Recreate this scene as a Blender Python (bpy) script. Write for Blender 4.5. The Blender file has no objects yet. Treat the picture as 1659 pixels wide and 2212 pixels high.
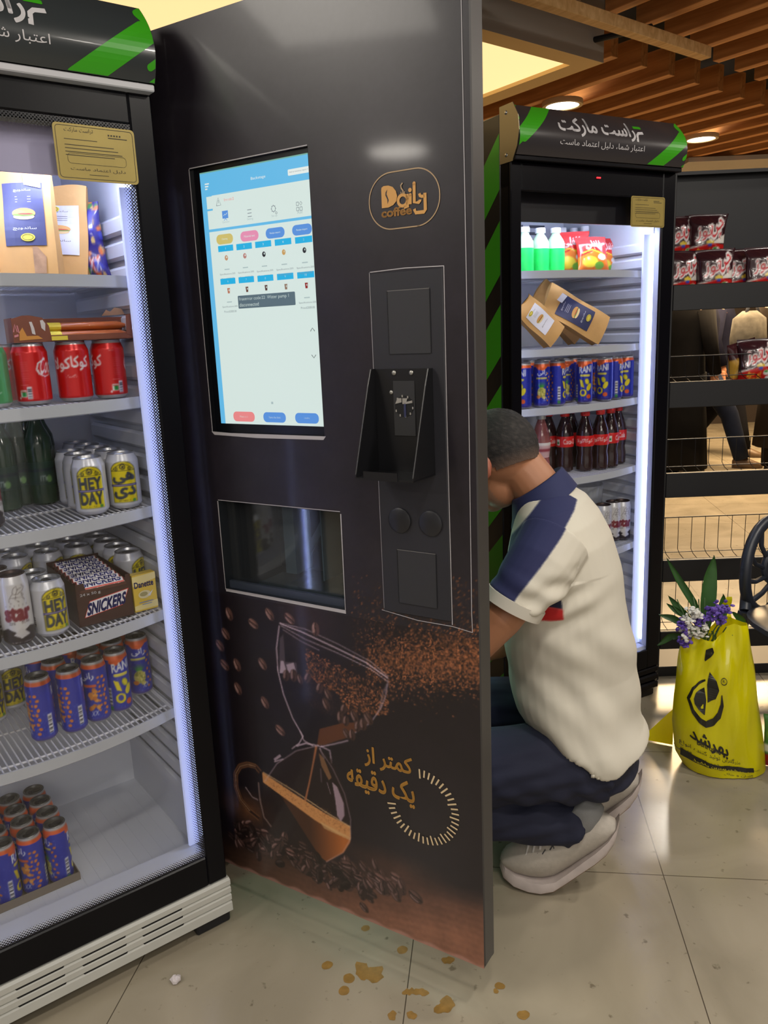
import bpy, math, random
import numpy as np
from mathutils import Vector, Matrix

random.seed(7)
rng = np.random.default_rng(11)
SC = bpy.context.scene
COL = SC.collection
PI = math.pi

# ------------------------------------------------------------------ camera
CXP, CYP, FPX = 829.5, 1106.0, 1720.0
PITCH, ROLL, CAM_H = math.radians(12.85), math.radians(2.45), 1.35
_f = np.array([0, math.cos(PITCH), -math.sin(PITCH)])
_d = np.array([0, -math.sin(PITCH), -math.cos(PITCH)])
_x = np.array([1.0, 0, 0])
CAM_M = np.array([math.cos(ROLL) * _x + math.sin(ROLL) * _d, -math.sin(ROLL) * _x + math.cos(ROLL) * _d, _f])
cam = bpy.data.cameras.new('camera')
cam_o = bpy.data.objects.new('camera', cam)
COL.objects.link(cam_o)
R = np.array([CAM_M[0], -CAM_M[1], -CAM_M[2]]).T
mw = Matrix.Identity(4)
for i in range(3):
    for j in range(3):
        mw[i][j] = R[i, j]
mw[2][3] = CAM_H
cam_o.matrix_world = mw
cam.sensor_fit = 'VERTICAL'
cam.sensor_height = 24.0
cam.lens = FPX / 2212.0 * 24.0
cam.clip_start = 0.05
SC.camera = cam_o

# ------------------------------------------------------------------ exposure, world, lights
SC.view_settings.view_transform = 'Standard'
SC.view_settings.look = 'None'
SC.view_settings.gamma = 1.0
SC.view_settings.use_curve_mapping = False
SC.view_settings.exposure = 0.0
SC.cycles.max_bounces = 8
SC.cycles.transparent_max_bounces = 24
SC.cycles.caustics_reflective = False
SC.cycles.caustics_refractive = False
SC.cycles.sample_clamp_indirect = 3.0
W = bpy.data.worlds.new('world')
SC.world = W
W.use_nodes = True
W.node_tree.nodes['Background'].inputs[0].default_value = (1.0, 0.95, 0.90, 1)
W.node_tree.nodes['Background'].inputs[1].default_value = 0.55


def lamp(name, loc, size, power, col, rot=(0, 0, 0), size_y=None):
    l = bpy.data.lights.new(name, 'AREA')
    l.energy = power
    l.color = col
    l.size = size
    if size_y:
        l.shape = 'RECTANGLE'
        l.size_y = size_y
    else:
        l.shape = 'DISK'
    o = bpy.data.objects.new(name, l)
    o.location = loc
    o.rotation_euler = rot
    COL.objects.link(o)
    return o


WARM = (1.0, 0.80, 0.55)
NEUT = (1.0, 0.93, 0.83)
# ceiling downlights of the shop (the two in view get a fitting of their own below)
DOWN = [(1.0, 4.42, 13), (2.08, 5.35, 13), (0.15, 0.35, 10), (0.95, 0.9, 13), (1.75, 1.6, 15), (2.6, 2.6, 14), (-0.9, -0.6, 7), (0.6, -0.8, 9), (1.6, 0.1, 10)]
for x, y, p in DOWN:
    lamp('downlight_lamp', (x, y, 2.425), 0.17, p, NEUT)
# ceiling lights out of view; the front and rear panels are added fill
lamp('side_panel_lamp', (-1.75, .75, 2.6), 1.1, 30, NEUT, (0, 0, math.radians(37)), .7)
lamp('downlight_lamp', (-3.12, -.24, 2.36), .34, 20, NEUT)
lamp('front_fill_lamp', (0.9, -2.6, 2.72), 2.4, 70, NEUT, (math.radians(28), 0, math.radians(8)), 1.4)  # added fill to brighten the upright faces of the door
lamp('rear_fill_lamp', (3.2, 7.15, 2.40), 1.8, 420, (1.0, 0.70, 0.38), (0, 0, 0), 2.2)  # added to brighten the floor seen through the shelving


# ------------------------------------------------------------------ pixel -> plane helper (as measured from the photograph)
def ray(x, y):
    return CAM_M.T @ np.array([(x - CXP) / FPX, (y - CYP) / FPX, 1.0])


CC = np.array([0, 0, CAM_H])


class Plane:
    """vertical plane: origin on the floor, horizontal direction in degrees; local = (u, depth, z)"""

    def __init__(s, ox, oy, deg):
        a = math.radians(deg)
        s.a = a
        s.O = np.array([ox, oy, 0.0])
        s.u = np.array([math.cos(a), math.sin(a), 0])
        s.v = np.array([-math.sin(a), math.cos(a), 0])

    def at(s, x, y, depth=0.0):
        d = ray(x, y)
        t = ((s.O + s.v * depth - CC) @ s.v) / (d @ s.v)
        p = CC + t * d - s.O
        return float(p @ s.u), float(p[2])

    def on(s, x, y, z):
        d = ray(x, y)
        p = CC + d * ((z - CAM_H) / d[2]) - s.O
        return float(p @ s.u), float(p @ s.v)

    def w(s, u, dep, z):
        p = s.O + s.u * u + s.v * dep
        return (float(p[0]), float(p[1]), float(z))


LF = Plane(-0.4034, 1.6316, 37)       # front of the near fridge, origin at its right corner
F2 = Plane(0.9765, 2.7025, 28.5)      # front of the far fridge, origin at its right corner
DR = Plane(0.16086, 1.3448, -32.2)    # open door of the coffee machine, origin at its free edge

# ------------------------------------------------------------------ materials


def lin1(c):
    c = c / 255.0
    return c / 12.92 if c <= 0.04045 else ((c + 0.055) / 1.055) ** 2.4


def lin(c):
    return tuple(lin1(v) for v in c[:3])


def lin_np(a):
    a = np.clip(a, 0, 255) / 255.0
    return np.where(a <= 0.04045, a / 12.92, ((a + 0.055) / 1.055) ** 2.4)


_mats = {}


def mat(name, c=(128, 128, 128), rough=0.5, metal=0.0, emit=0.0, ec=None, noise=0.0, nscale=30.0, bump=0.0, bscale=200.0, alpha=1.0, coat=0.0, trans=0.0, attr=False, spec=0.5):
    if name in _mats:
        return _mats[name]
    m = bpy.data.materials.new(name)
    m.use_nodes = True
    nt = m.node_tree
    b = nt.nodes['Principled BSDF']
    b.inputs['Base Color'].default_value = (*lin(c), 1)
    b.inputs['Roughness'].default_value = rough
    b.inputs['Metallic'].default_value = metal
    b.inputs['Alpha'].default_value = alpha
    b.inputs['Specular IOR Level'].default_value = spec
    b.inputs['Coat Weight'].default_value = coat
    b.inputs['Coat Roughness'].default_value = 0.08
    b.inputs['Transmission Weight'].default_value = trans
    if emit:
        b.inputs['Emission Color'].default_value = (*lin(ec or c), 1)
        b.inputs['Emission Strength'].default_value = emit
    src = None
    if attr:
        v = nt.nodes.new('ShaderNodeVertexColor')
        v.layer_name = 'Col'
        src = v.outputs['Color']
        nt.links.new(src, b.inputs['Base Color'])
        if emit:
            nt.links.new(src, b.inputs['Emission Color'])
    if noise or bump:
        tc = nt.nodes.new('ShaderNodeTexCoord')
    if noise:
        n = nt.nodes.new('ShaderNodeTexNoise')
        n.inputs['Scale'].default_value = nscale
        n.inputs['Detail'].default_value = 6
        nt.links.new(tc.outputs['Object'], n.inputs['Vector'])
        mr = nt.nodes.new('ShaderNodeMapRange')
        mr.inputs[1].default_value = 0.25
        mr.inputs[2].default_value = 0.75
        mr.inputs[3].default_value = 1 - noise
        mr.inputs[4].default_value = 1 + noise
        nt.links.new(n.outputs['Fac'], mr.inputs[0])
        mx = nt.nodes.new('ShaderNodeMix')
        mx.data_type = 'RGBA'
        mx.blend_type = 'MULTIPLY'
        mx.inputs[0].default_value = 1
        if src:
            nt.links.new(src, mx.inputs[6])
        else:
            mx.inputs[6].default_value = (*lin(c), 1)
        nt.links.new(mr.outputs[0], mx.inputs[7])
        nt.links.new(mx.outputs[2], b.inputs['Base Color'])
    if bump:
        n2 = nt.nodes.new('ShaderNodeTexNoise')
        n2.inputs['Scale'].default_value = bscale
        n2.inputs['Detail'].default_value = 4
        nt.links.new(tc.outputs['Object'], n2.inputs['Vector'])
        bp = nt.nodes.new('ShaderNodeBump')
        bp.inputs['Strength'].default_value = bump
        bp.inputs['Distance'].default_value = 0.002
        nt.links.new(n2.outputs['Fac'], bp.inputs['Height'])
        nt.links.new(bp.outputs['Normal'], b.inputs['Normal'])
    _mats[name] = m
    return m


def glass_mat(name, refl=0.06, tint=(1, 1, 1), rough=0.02, haze=0.0):
    """thin pane: see-through with a fresnel reflection and a little haze"""
    if name in _mats:
        return _mats[name]
    m = bpy.data.materials.new(name)
    m.use_nodes = True
    nt = m.node_tree
    nt.nodes.clear()
    out = nt.nodes.new('ShaderNodeOutputMaterial')
    tr = nt.nodes.new('ShaderNodeBsdfTransparent')
    tr.inputs[0].default_value = (*tint, 1)
    gl = nt.nodes.new('ShaderNodeBsdfGlossy')
    gl.inputs['Roughness'].default_value = rough
    lw = nt.nodes.new('ShaderNodeLayerWeight')
    lw.inputs['Blend'].default_value = 0.5
    pw = nt.nodes.new('ShaderNodeMath')
    pw.operation = 'POWER'
    pw.inputs[1].default_value = 4.0
    nt.links.new(lw.outputs['Facing'], pw.inputs[0])
    mr = nt.nodes.new('ShaderNodeMath')
    mr.operation = 'MULTIPLY_ADD'
    mr.inputs[1].default_value = 0.8
    mr.inputs[2].default_value = refl
    nt.links.new(pw.outputs[0], mr.inputs[0])
    mx = nt.nodes.new('ShaderNodeMixShader')
    nt.links.new(mr.outputs[0], mx.inputs[0])
    nt.links.new(tr.outputs[0], mx.inputs[1])
    nt.links.new(gl.outputs[0], mx.inputs[2])
    last = mx
    if haze:
        df = nt.nodes.new('ShaderNodeBsdfDiffuse')
        df.inputs[0].default_value = (0.8, 0.8, 0.85, 1)
        m2 = nt.nodes.new('ShaderNodeMixShader')
        m2.inputs[0].default_value = haze
        nt.links.new(mx.outputs[0], m2.inputs[1])
        nt.links.new(df.outputs[0], m2.inputs[2])
        last = m2
    nt.links.new(last.outputs[0], out.inputs[0])
    _mats[name] = m
    return m


# ------------------------------------------------------------------ mesh builder
class MB:
    def __init__(s):
        s.v, s.f, s.m = [], [], []
        s.k = 0

    def mi(s, k):
        s.k = k
        return s

    def add(s, vs, fs):
        o = len(s.v)
        s.v += [tuple(map(float, p)) for p in vs]
        s.f += [tuple(i + o for i in f) for f in fs]
        s.m += [s.k] * len(fs)
        return s

    def box(s, x0, x1, y0, y1, z0, z1, bev=0.0, T=None):
        if x0 > x1: x0, x1 = x1, x0
        if y0 > y1: y0, y1 = y1, y0
        if z0 > z1: z0, z1 = z1, z0
        b = min(bev, (x1 - x0) * .45, (y1 - y0) * .45, (z1 - z0) * .45)
        if b <= 0:
            vs = [(x, y, z) for x in (x0, x1) for y in (y0, y1) for z in (z0, z1)]
            fs = [(0, 1, 3, 2), (4, 6, 7, 5), (0, 4, 5, 1), (2, 3, 7, 6), (0, 2, 6, 4), (1, 5, 7, 3)]
        else:
            X, Y, Z = (x0, x1), (y0, y1), (z0, z1)
            vs, idx = [], {}
            for i in (0, 1):
                for j in (0, 1):
                    for k in (0, 1):
                        for ax in range(3):
                            p = [X[i] + (b if i == 0 else -b), Y[j] + (b if j == 0 else -b), Z[k] + (b if k == 0 else -b)]
                            p[ax] = (X, Y, Z)[ax][(i, j, k)[ax]]
                            idx[i, j, k, ax] = len(vs)
                            vs.append(p)
            fs = []
            for ax in range(3):
                o1, o2 = [(1, 2), (0, 2), (0, 1)][ax]
                for sd in (0, 1):
                    q = []
                    for a_, b_ in ((0, 0), (1, 0), (1, 1), (0, 1)):
                        c = [0, 0, 0]
                        c[ax] = sd
                        c[o1] = a_
                        c[o2] = b_
                        q.append(idx[c[0], c[1], c[2], ax])
                    flip = (sd == 0) ^ (ax == 1)
                    fs.append(tuple(q[::-1] if flip else q))
                for a_ in (0, 1):
                    for b_ in (0, 1):
                        c0 = [0, 0, 0]
                        c1 = [0, 0, 0]
                        c0[o1] = c1[o1] = a_
                        c0[o2] = c1[o2] = b_
                        c1[ax] = 1
                        fs.append((idx[(*c0, o1)], idx[(*c1, o1)], idx[(*c1, o2)], idx[(*c0, o2)]))
            for i in (0, 1):
                for j in (0, 1):
                    for k in (0, 1):
                        fs.append(tuple(idx[i, j, k, ax] for ax in range(3)))
        if T is not None:
            vs = [tuple(T @ Vector(p)) for p in vs]
        return s.add(vs, fs)

    def prism(s, poly, axis, a, b):
        """extrude a 2d polygon along axis (0,1,2) from a to b; poly coords are the two other axes in order"""
        n = len(poly)

        def P(p, t):
            q = [p[0], p[1]]
            q.insert(axis, t)
            return tuple(q)
        vs = [P(p, a) for p in poly] + [P(p, b) for p in poly]
        fs = [(i, (i + 1) % n, (i + 1) % n + n, i + n) for i in range(n)]
        fs += [tuple(range(n - 1, -1, -1)), tuple(range(n, 2 * n))]
        return s.add(vs, fs)

    def tube(s, pts, r, seg=8, cap=True, closed=False):
        pts = [Vector(p) for p in pts]
        n = len(pts)
        rr = r if isinstance(r, (list, tuple)) else [r] * n
        vs, fs = [], []
        up = None
        for i, p in enumerate(pts):
            if closed:
                t = (pts[(i + 1) % n] - pts[i - 1]).normalized()
            else:
                t = (pts[min(i + 1, n - 1)] - pts[max(i - 1, 0)]).normalized()
            if up is None:
                up = Vector((0, 0, 1)) if abs(t.z) < 0.9 else Vector((1, 0, 0))
            x = t.cross(up).normalized()
            up = x.cross(t).normalized()
            for k in range(seg):
                a = 2 * PI * k / seg
                vs.append(p + (x * math.cos(a) + up * math.sin(a)) * rr[i])
        m = n if closed else n - 1
        for i in range(m):
            for k in range(seg):
                a, b = i * seg + k, i * seg + (k + 1) % seg
                c, d = ((i + 1) % n) * seg + (k + 1) % seg, ((i + 1) % n) * seg + k
                fs.append((a, b, c, d))
        if cap and not closed:
            fs += [tuple(range(seg - 1, -1, -1)), tuple(range((n - 1) * seg, n * seg))]
        return s.add(vs, fs)

    def lathe(s, prof, seg=32, c=(0, 0, 0), cap=True):
        vs, fs = [], []
        for r, z in prof:
            for k in range(seg):
                a = 2 * PI * k / seg
                vs.append((c[0] + r * math.cos(a), c[1] + r * math.sin(a), c[2] + z))
        n = len(prof)
        for i in range(n - 1):
            for k in range(seg):
                fs.append((i * seg + k, i * seg + (k + 1) % seg, (i + 1) * seg + (k + 1) % seg, (i + 1) * seg + k))
        if cap:
            fs += [tuple(range(seg - 1, -1, -1)), tuple(range((n - 1) * seg, n * seg))]
        return s.add(vs, fs)

    def loft(s, rings, cap=True):
        n = len(rings[0])
        vs, fs = [], []
        for r in rings:
            vs += list(r)
        for i in range(len(rings) - 1):
            for k in range(n):
                fs.append((i * n + k, i * n + (k + 1) % n, (i + 1) * n + (k + 1) % n, (i + 1) * n + k))
        if cap:
            fs += [tuple(range(n - 1, -1, -1)), tuple(range((len(rings) - 1) * n, len(rings) * n))]
        return s.add(vs, fs)

    def grid(s, fn, nu, nv):
        vs = [fn(i / nu, j / nv) for j in range(nv + 1) for i in range(nu + 1)]
        fs = [(j * (nu + 1) + i, j * (nu + 1) + i + 1, (j + 1) * (nu + 1) + i + 1, (j + 1) * (nu + 1) + i) for j in range(nv) for i in range(nu)]
        return s.add(vs, fs)

    def ball(s, c, r, sx=1, sy=1, sz=1, nu=12, nv=8, rot=None):
        vs, fs = [], []
        for j in range(nv + 1):
            th = PI * j / nv
            for i in range(nu):
                ph = 2 * PI * i / nu
                p = Vector((r * sx * math.sin(th) * math.cos(ph), r * sy * math.sin(th) * math.sin(ph), r * sz * math.cos(th)))
                if rot is not None:
                    p = rot @ p
                vs.append((p.x + c[0], p.y + c[1], p.z + c[2]))
        for j in range(nv):
            for i in range(nu):
                fs.append((j * nu + i, (j + 1) * nu + i, (j + 1) * nu + (i + 1) % nu, j * nu + (i + 1) % nu))
        return s.add(vs, fs)

    def build(s, name, mats, parent=None, smooth=False, loc=None, rot=None):
        me = bpy.data.meshes.new(name)
        me.from_pydata(s.v, [], s.f)
        ml = mats if isinstance(mats, (list, tuple)) else [mats]
        for m in ml:
            me.materials.append(m)
        me.polygons.foreach_set('material_index', s.m)
        if smooth:
            me.polygons.foreach_set('use_smooth', [True] * len(s.f))
            if smooth != 'all':
                try:
                    me.set_sharp_from_angle(angle=math.radians(40))
                except Exception:
                    pass
        me.update()
        o = bpy.data.objects.new(name, me)
        COL.objects.link(o)
        if parent is not None:
            o.parent = parent
        if loc is not None:
            o.location = loc
        if rot is not None:
            o.rotation_euler = rot
        return o


def empty(name, loc, rz=0.0, label=None, cat=None, group=None, rot=None):
    o = bpy.data.objects.new(name, None)
    o.empty_display_size = 0.05
    o.location = loc
    o.rotation_euler = rot if rot else (0, 0, rz)
    COL.objects.link(o)
    return tag(o, label, cat, group)


def tag(o, label=None, cat=None, group=None, kind=None):
    if label: o['label'] = label
    if cat: o['category'] = cat
    if group: o['group'] = group
    if kind: o['kind'] = kind
    return o


def copy_tree(o, parent=None):
    c = o.copy()
    COL.objects.link(c)
    if parent is not None:
        c.parent = parent
    for ch in list(o.children):
        copy_tree(ch, c)
    return c


# ------------------------------------------------------------------ lettering
_AR = {'ا': (0xFE8D, 0xFE8E), 'آ': (0xFE81, 0xFE82), 'ب': 0xFE8F, 'پ': 0xFB56, 'ت': 0xFE95, 'ج': 0xFE9D, 'چ': 0xFB7A, 'خ': 0xFEA5, 'د': (0xFEA9, 0xFEAA), 'ر': (0xFEAD, 0xFEAE),
       'ز': (0xFEAF, 0xFEB0), 'س': 0xFEB1, 'ش': 0xFEB5, 'ع': 0xFEC9, 'ف': 0xFED1, 'ق': 0xFED5, 'ک': 0xFB8E, 'گ': 0xFB92, 'ل': 0xFEDD, 'م': 0xFEE1, 'ن': 0xFEE5, 'ه': 0xFEE9,
       'و': (0xFEED, 0xFEEE), 'ی': 0xFBFC}


def shape_fa(t):
    t = t.replace('لا', '\u0001')
    out = []
    n = len(t)

    def two(ch):
        return ch == '\u0001' or (ch in _AR and isinstance(_AR[ch], tuple))

    def joins(ch):
        return ch == '\u0001' or ch in _AR
    for i, ch in enumerate(t):
        if not joins(ch):
            out.append(ch)
            continue
        prev = i > 0 and joins(t[i - 1]) and not two(t[i - 1])
        nxt = i < n - 1 and joins(t[i + 1]) and not two(ch)
        if ch == '\u0001':
            out.append(chr(0xFEFC if prev else 0xFEFB))
        elif two(ch):
            out.append(chr(_AR[ch][1 if prev else 0]))
        else:
            out.append(chr(_AR[ch] + (3 if prev and nxt else 1 if prev else 2 if nxt else 0)))
    return ''.join(reversed(out))


_tt = {}


def text_tris(s, fa=False, bold=0.0, res=3):
    key = (s, fa, bold)
    if key in _tt:
        return _tt[key]
    c = bpy.data.curves.new('lettering', 'FONT')
    c.body = shape_fa(s) if fa else s
    c.resolution_u = res
    c.offset = bold
    o = bpy.data.objects.new('lettering', c)
    COL.objects.link(o)
    dg = bpy.context.evaluated_depsgraph_get()
    dg.update()
    ev = o.evaluated_get(dg)
    me = ev.to_mesh()
    me.calc_loop_triangles()
    V = np.array([(v.co.x, v.co.y) for v in me.vertices]).reshape(-1, 2)
    T = np.array([t.vertices[:] for t in me.loop_triangles]).reshape(-1, 3)
    ev.to_mesh_clear()
    bpy.data.objects.remove(o)
    bpy.data.curves.remove(c)
    if len(V):
        V = V - np.array([V[:, 0].min(), V[:, 1].min()])
    _tt[key] = (V, T)
    return V, T


def place_text(s, x0, y0, x1, y1, fa=False, bold=0.0, slant=0.0, rise=0.0, keep=False):
    """lettering stretched into the box x0..x1, y0..y1; slant shears it, rise lifts it along its length"""
    V, T = text_tris(s, fa, 0.0)
    w, h = V[:, 0].max(), V[:, 1].max()
    kx, ky = (x1 - x0) / w, (y1 - y0) / h
    if keep:
        k = min(kx, ky)
        x0 += ((x1 - x0) - k * w) / 2
        y0 += ((y1 - y0) - k * h) / 2
        kx = ky = k
    P = np.empty_like(V)
    P[:, 0] = x0 + V[:, 0] * kx + V[:, 1] * ky * slant
    P[:, 1] = y0 + V[:, 1] * ky + V[:, 0] * kx * rise
    if bold:
        n = len(P)
        sh = [(0, 0), (-bold, 0), (bold, 0), (0, bold), (0, -bold), (.7 * bold, .7 * bold), (-.7 * bold, .7 * bold), (.7 * bold, -.7 * bold), (-.7 * bold, -.7 * bold)]
        P = np.concatenate([P + np.array([a * kx, b * ky]) for a, b in sh])
        T = np.concatenate([T + n * i for i in range(len(sh))])
    return P, T


# ------------------------------------------------------------------ flat print: polygons laid on a surface in thin layers
def rrect(x0, y0, x1, y1, r=0.0, seg=5):
    if r <= 0:
        return [(x0, y0), (x1, y0), (x1, y1), (x0, y1)]
    r = min(r, abs(x1 - x0) / 2, abs(y1 - y0) / 2)
    P = []
    for cx, cy, a0 in ((x1 - r, y0 + r, -90), (x1 - r, y1 - r, 0), (x0 + r, y1 - r, 90), (x0 + r, y0 + r, 180)):
        for k in range(seg + 1):
            a = math.radians(a0 + 90 * k / seg)
            P.append((cx + r * math.cos(a), cy + r * math.sin(a)))
    return P


def ell(cx, cy, rx, ry=None, rot=0.0, n=20):
    ry = rx if ry is None else ry
    c, s_ = math.cos(rot), math.sin(rot)
    return [(cx + rx * math.cos(2 * PI * k / n) * c - ry * math.sin(2 * PI * k / n) * s_, cy + rx * math.cos(2 * PI * k / n) * s_ + ry * math.sin(2 * PI * k / n) * c) for k in range(n)]


def ribbon(pts, w):
    """outline quads of a stroked polyline"""
    P = [np.array(p, float) for p in pts]
    n = len(P)
    L, Rr = [], []
    for i in range(n):
        t = P[min(i + 1, n - 1)] - P[max(i - 1, 0)]
        t = t / (np.hypot(*t) + 1e-12)
        nn = np.array([-t[1], t[0]])
        ww = (w[i] if isinstance(w, (list, tuple)) else w) / 2
        L.append(P[i] + nn * ww)
        Rr.append(P[i] - nn * ww)
    return [[tuple(L[i]), tuple(Rr[i]), tuple(Rr[i + 1]), tuple(L[i + 1])] for i in range(n - 1)]


def clip_band(poly, lo, hi, ax):
    def cut(P, val, keep_ge):
        out = []
        for i in range(len(P)):
            a, b = P[i], P[(i + 1) % len(P)]
            ia = (a[ax] >= val) if keep_ge else (a[ax] <= val)
            ib = (b[ax] >= val) if keep_ge else (b[ax] <= val)
            if ia: out.append(a)
            if ia != ib:
                t = (val - a[ax]) / (b[ax] - a[ax])
                out.append((a[0] + t * (b[0] - a[0]), a[1] + t * (b[1] - a[1])))
        return out
    P = cut(poly, lo, True)
    return cut(P, hi, False) if len(P) > 2 else P


class Flat:
    def __init__(s, eps=0.00025, off=0.0006, fn=None):
        s.mb = MB()
        s.eps, s.off, s.layer = eps, off, 0
        s.fn = fn or (lambda x, z, h: (x, -h, z))
        s.mats = []

    def use(s, m):
        if m not in s.mats:
            s.mats.append(m)
        s.mb.k = s.mats.index(m)
        s.layer += 1
        return s

    def h(s):
        return s.off + s.eps * min(s.layer, 40)

    def poly(s, P):
        P = list(P)
        A = sum(P[i][0] * P[(i + 1) % len(P)][1] - P[(i + 1) % len(P)][0] * P[i][1] for i in range(len(P)))
        if A < 0: P = P[::-1]
        s.mb.add([s.fn(x, z, s.h()) for x, z in P], [tuple(range(len(P)))])
        return s

    def rect(s, x0, z0, x1, z1, r=0.0):
        return s.poly(rrect(min(x0, x1), min(z0, z1), max(x0, x1), max(z0, z1), r))

    def stroke(s, pts, w, closed=False):
        if closed: pts = list(pts) + [pts[0], pts[1]]
        for q in ribbon(pts, w):
            s.poly(q)
        return s

    def text(s, t, x0, z0, x1, z1, cell=None, **k):
        P, T = place_text(t, x0, z0, x1, z1, **k)
        if cell:          # follow a curved surface: cut the letters into small cells
            for q in T:
                for a in s.cells([tuple(P[i]) for i in q], cell[0], 0):
                    for b in s.cells(a, cell[1], 1):
                        s.poly(b)
            return s
        s.mb.add([s.fn(x, z, s.h()) for x, z in P], [tuple(q) for q in T])
        return s

    @staticmethod
    def cells(poly, c, ax):
        lo, hi = min(p[ax] for p in poly), max(p[ax] for p in poly)
        i0, i1 = math.floor(lo / c), math.floor(hi / c)
        if i0 == i1: return [poly]
        out = [clip_band(poly, c * i, c * (i + 1), ax) for i in range(i0, i1 + 1)]
        return [q for q in out if len(q) > 2]

    def bands(s, poly, n, ax=1):
        lo, hi = min(p[ax] for p in poly), max(p[ax] for p in poly)
        for i in range(n):
            q = clip_band(poly, lo + (hi - lo) * i / n, lo + (hi - lo) * (i + 1) / n, ax)
            if len(q) > 2: s.poly(q)
        return s

    def build(s, name, parent):
        return s.mb.build(name, s.mats, parent)


# ------------------------------------------------------------------ printed artwork: a painted grid of colours on a mesh
class Canvas:
    def __init__(s, x0, x1, y0, y1, res, base):
        s.x0, s.y0, s.x1, s.y1, s.res = x0, y0, x1, y1, res
        s.W, s.H = max(2, int(round((x1 - x0) / res))), max(2, int(round((y1 - y0) / res)))
        s.a = np.empty((s.H, s.W, 3))
        s.a[:] = base

    def xy(s):
        X = s.x0 + (np.arange(s.W) + .5) * (s.x1 - s.x0) / s.W
        Y = s.y0 + (np.arange(s.H) + .5) * (s.y1 - s.y0) / s.H
        return np.meshgrid(X, Y)

    def _bb(s, xs, ys):
        kx, ky = s.W / (s.x1 - s.x0), s.H / (s.y1 - s.y0)
        i0, i1 = int((min(xs) - s.x0) * kx), int((max(xs) - s.x0) * kx) + 1
        j0, j1 = int((min(ys) - s.y0) * ky), int((max(ys) - s.y0) * ky) + 1
        return max(i0, 0), min(i1, s.W), max(j0, 0), min(j1, s.H)

    def poly(s, P, col, al=1.0):
        xs, ys = [p[0] for p in P], [p[1] for p in P]
        i0, i1, j0, j1 = s._bb(xs, ys)
        if i0 >= i1 or j0 >= j1: return s
        X = s.x0 + (np.arange(i0, i1) + .5) * (s.x1 - s.x0) / s.W
        Y = (s.y0 + (np.arange(j0, j1) + .5) * (s.y1 - s.y0) / s.H)[:, None]
        ins = np.zeros((j1 - j0, i1 - i0), bool)
        for k in range(len(P)):
            (ax, ay), (bx, by) = P[k], P[(k + 1) % len(P)]
            if ay == by: continue
            c = (ay > Y) != (by > Y)
            xi = ax + (Y - ay) * (bx - ax) / (by - ay)
            ins ^= c & (X < xi)
        if callable(col):
            cc = col(*np.meshgrid(X, Y[:, 0]))[ins]
        else:
            cc = np.array(col, float)
        sub = s.a[j0:j1, i0:i1]
        sub[ins] = sub[ins] * (1 - al) + cc * al
        return s

    def ell(s, cx, cy, rx, ry, col, rot=0.0, al=1.0):
        return s.poly(ell(cx, cy, rx, ry, rot, 14), col, al)

    def stroke(s, pts, w, col, al=1.0):
        for q in ribbon(pts, w):
            s.poly(q, col, al)
        return s

    def rect(s, x0, y0, x1, y1, col, al=1.0, r=0.0):
        return s.poly(rrect(x0, y0, x1, y1, r), col, al)

    def text(s, t, x0, y0, x1, y1, col, al=1.0, **k):
        P, T = place_text(t, x0, y0, x1, y1, **k)
        for q in T:
            s.poly([tuple(P[i]) for i in q], col, al)
        return s

    def noise(s, amp, cell):
        """mottle with a smooth random field"""
        gw, gh = max(3, int((s.x1 - s.x0) / cell)), max(3, int((s.y1 - s.y0) / cell))
        g = rng.random((gh + 2, gw + 2))
        yy = np.linspace(0, gh, s.H)
        xx = np.linspace(0, gw, s.W)
        y0, x0 = yy.astype(int), xx.astype(int)
        fy, fx = (yy - y0)[:, None], (xx - x0)[None]
        n = (g[y0][:, x0] * (1 - fy) * (1 - fx) + g[y0][:, x0 + 1] * (1 - fy) * fx + g[y0 + 1][:, x0] * fy * (1 - fx) + g[y0 + 1][:, x0 + 1] * fy * fx)
        s.a *= (1 + amp * (n - .5) * 2)[..., None]
        return s

    def sample(s, X, Y):
        i = np.clip(((X - s.x0) / (s.x1 - s.x0) * s.W - .5), 0, s.W - 1.001)
        j = np.clip(((Y - s.y0) / (s.y1 - s.y0) * s.H - .5), 0, s.H - 1.001)
        i0, j0 = i.astype(int), j.astype(int)
        fi, fj = (i - i0)[..., None], (j - j0)[..., None]
        A = s.a
        i1, j1 = np.minimum(i0 + 1, s.W - 1), np.minimum(j0 + 1, s.H - 1)
        return A[j0, i0] * (1 - fi) * (1 - fj) + A[j0, i1] * fi * (1 - fj) + A[j1, i0] * (1 - fi) * fj + A[j1, i1] * fi * fj

    def half(s):
        """average down 2x (smooth edges)"""
        H, Wd = s.H // 2 * 2, s.W // 2 * 2
        s.a = s.a[:H, :Wd].reshape(H // 2, 2, Wd // 2, 2, 3).mean((1, 3))
        s.H, s.W = H // 2, Wd // 2
        return s


def paint(o, canvas, uv):
    """store the canvas colours on the mesh vertices; uv = N x 2 canvas coordinates per vertex"""
    me = o.data
    uv = np.asarray(uv, float)
    c = lin_np(canvas.sample(uv[:, 0], uv[:, 1]))
    ca = me.color_attributes.new('Col', 'FLOAT_COLOR', 'POINT')
    ca.data.foreach_set('color', np.concatenate([c, np.ones((len(c), 1))], 1).astype(np.float32).ravel())
    return o


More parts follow.
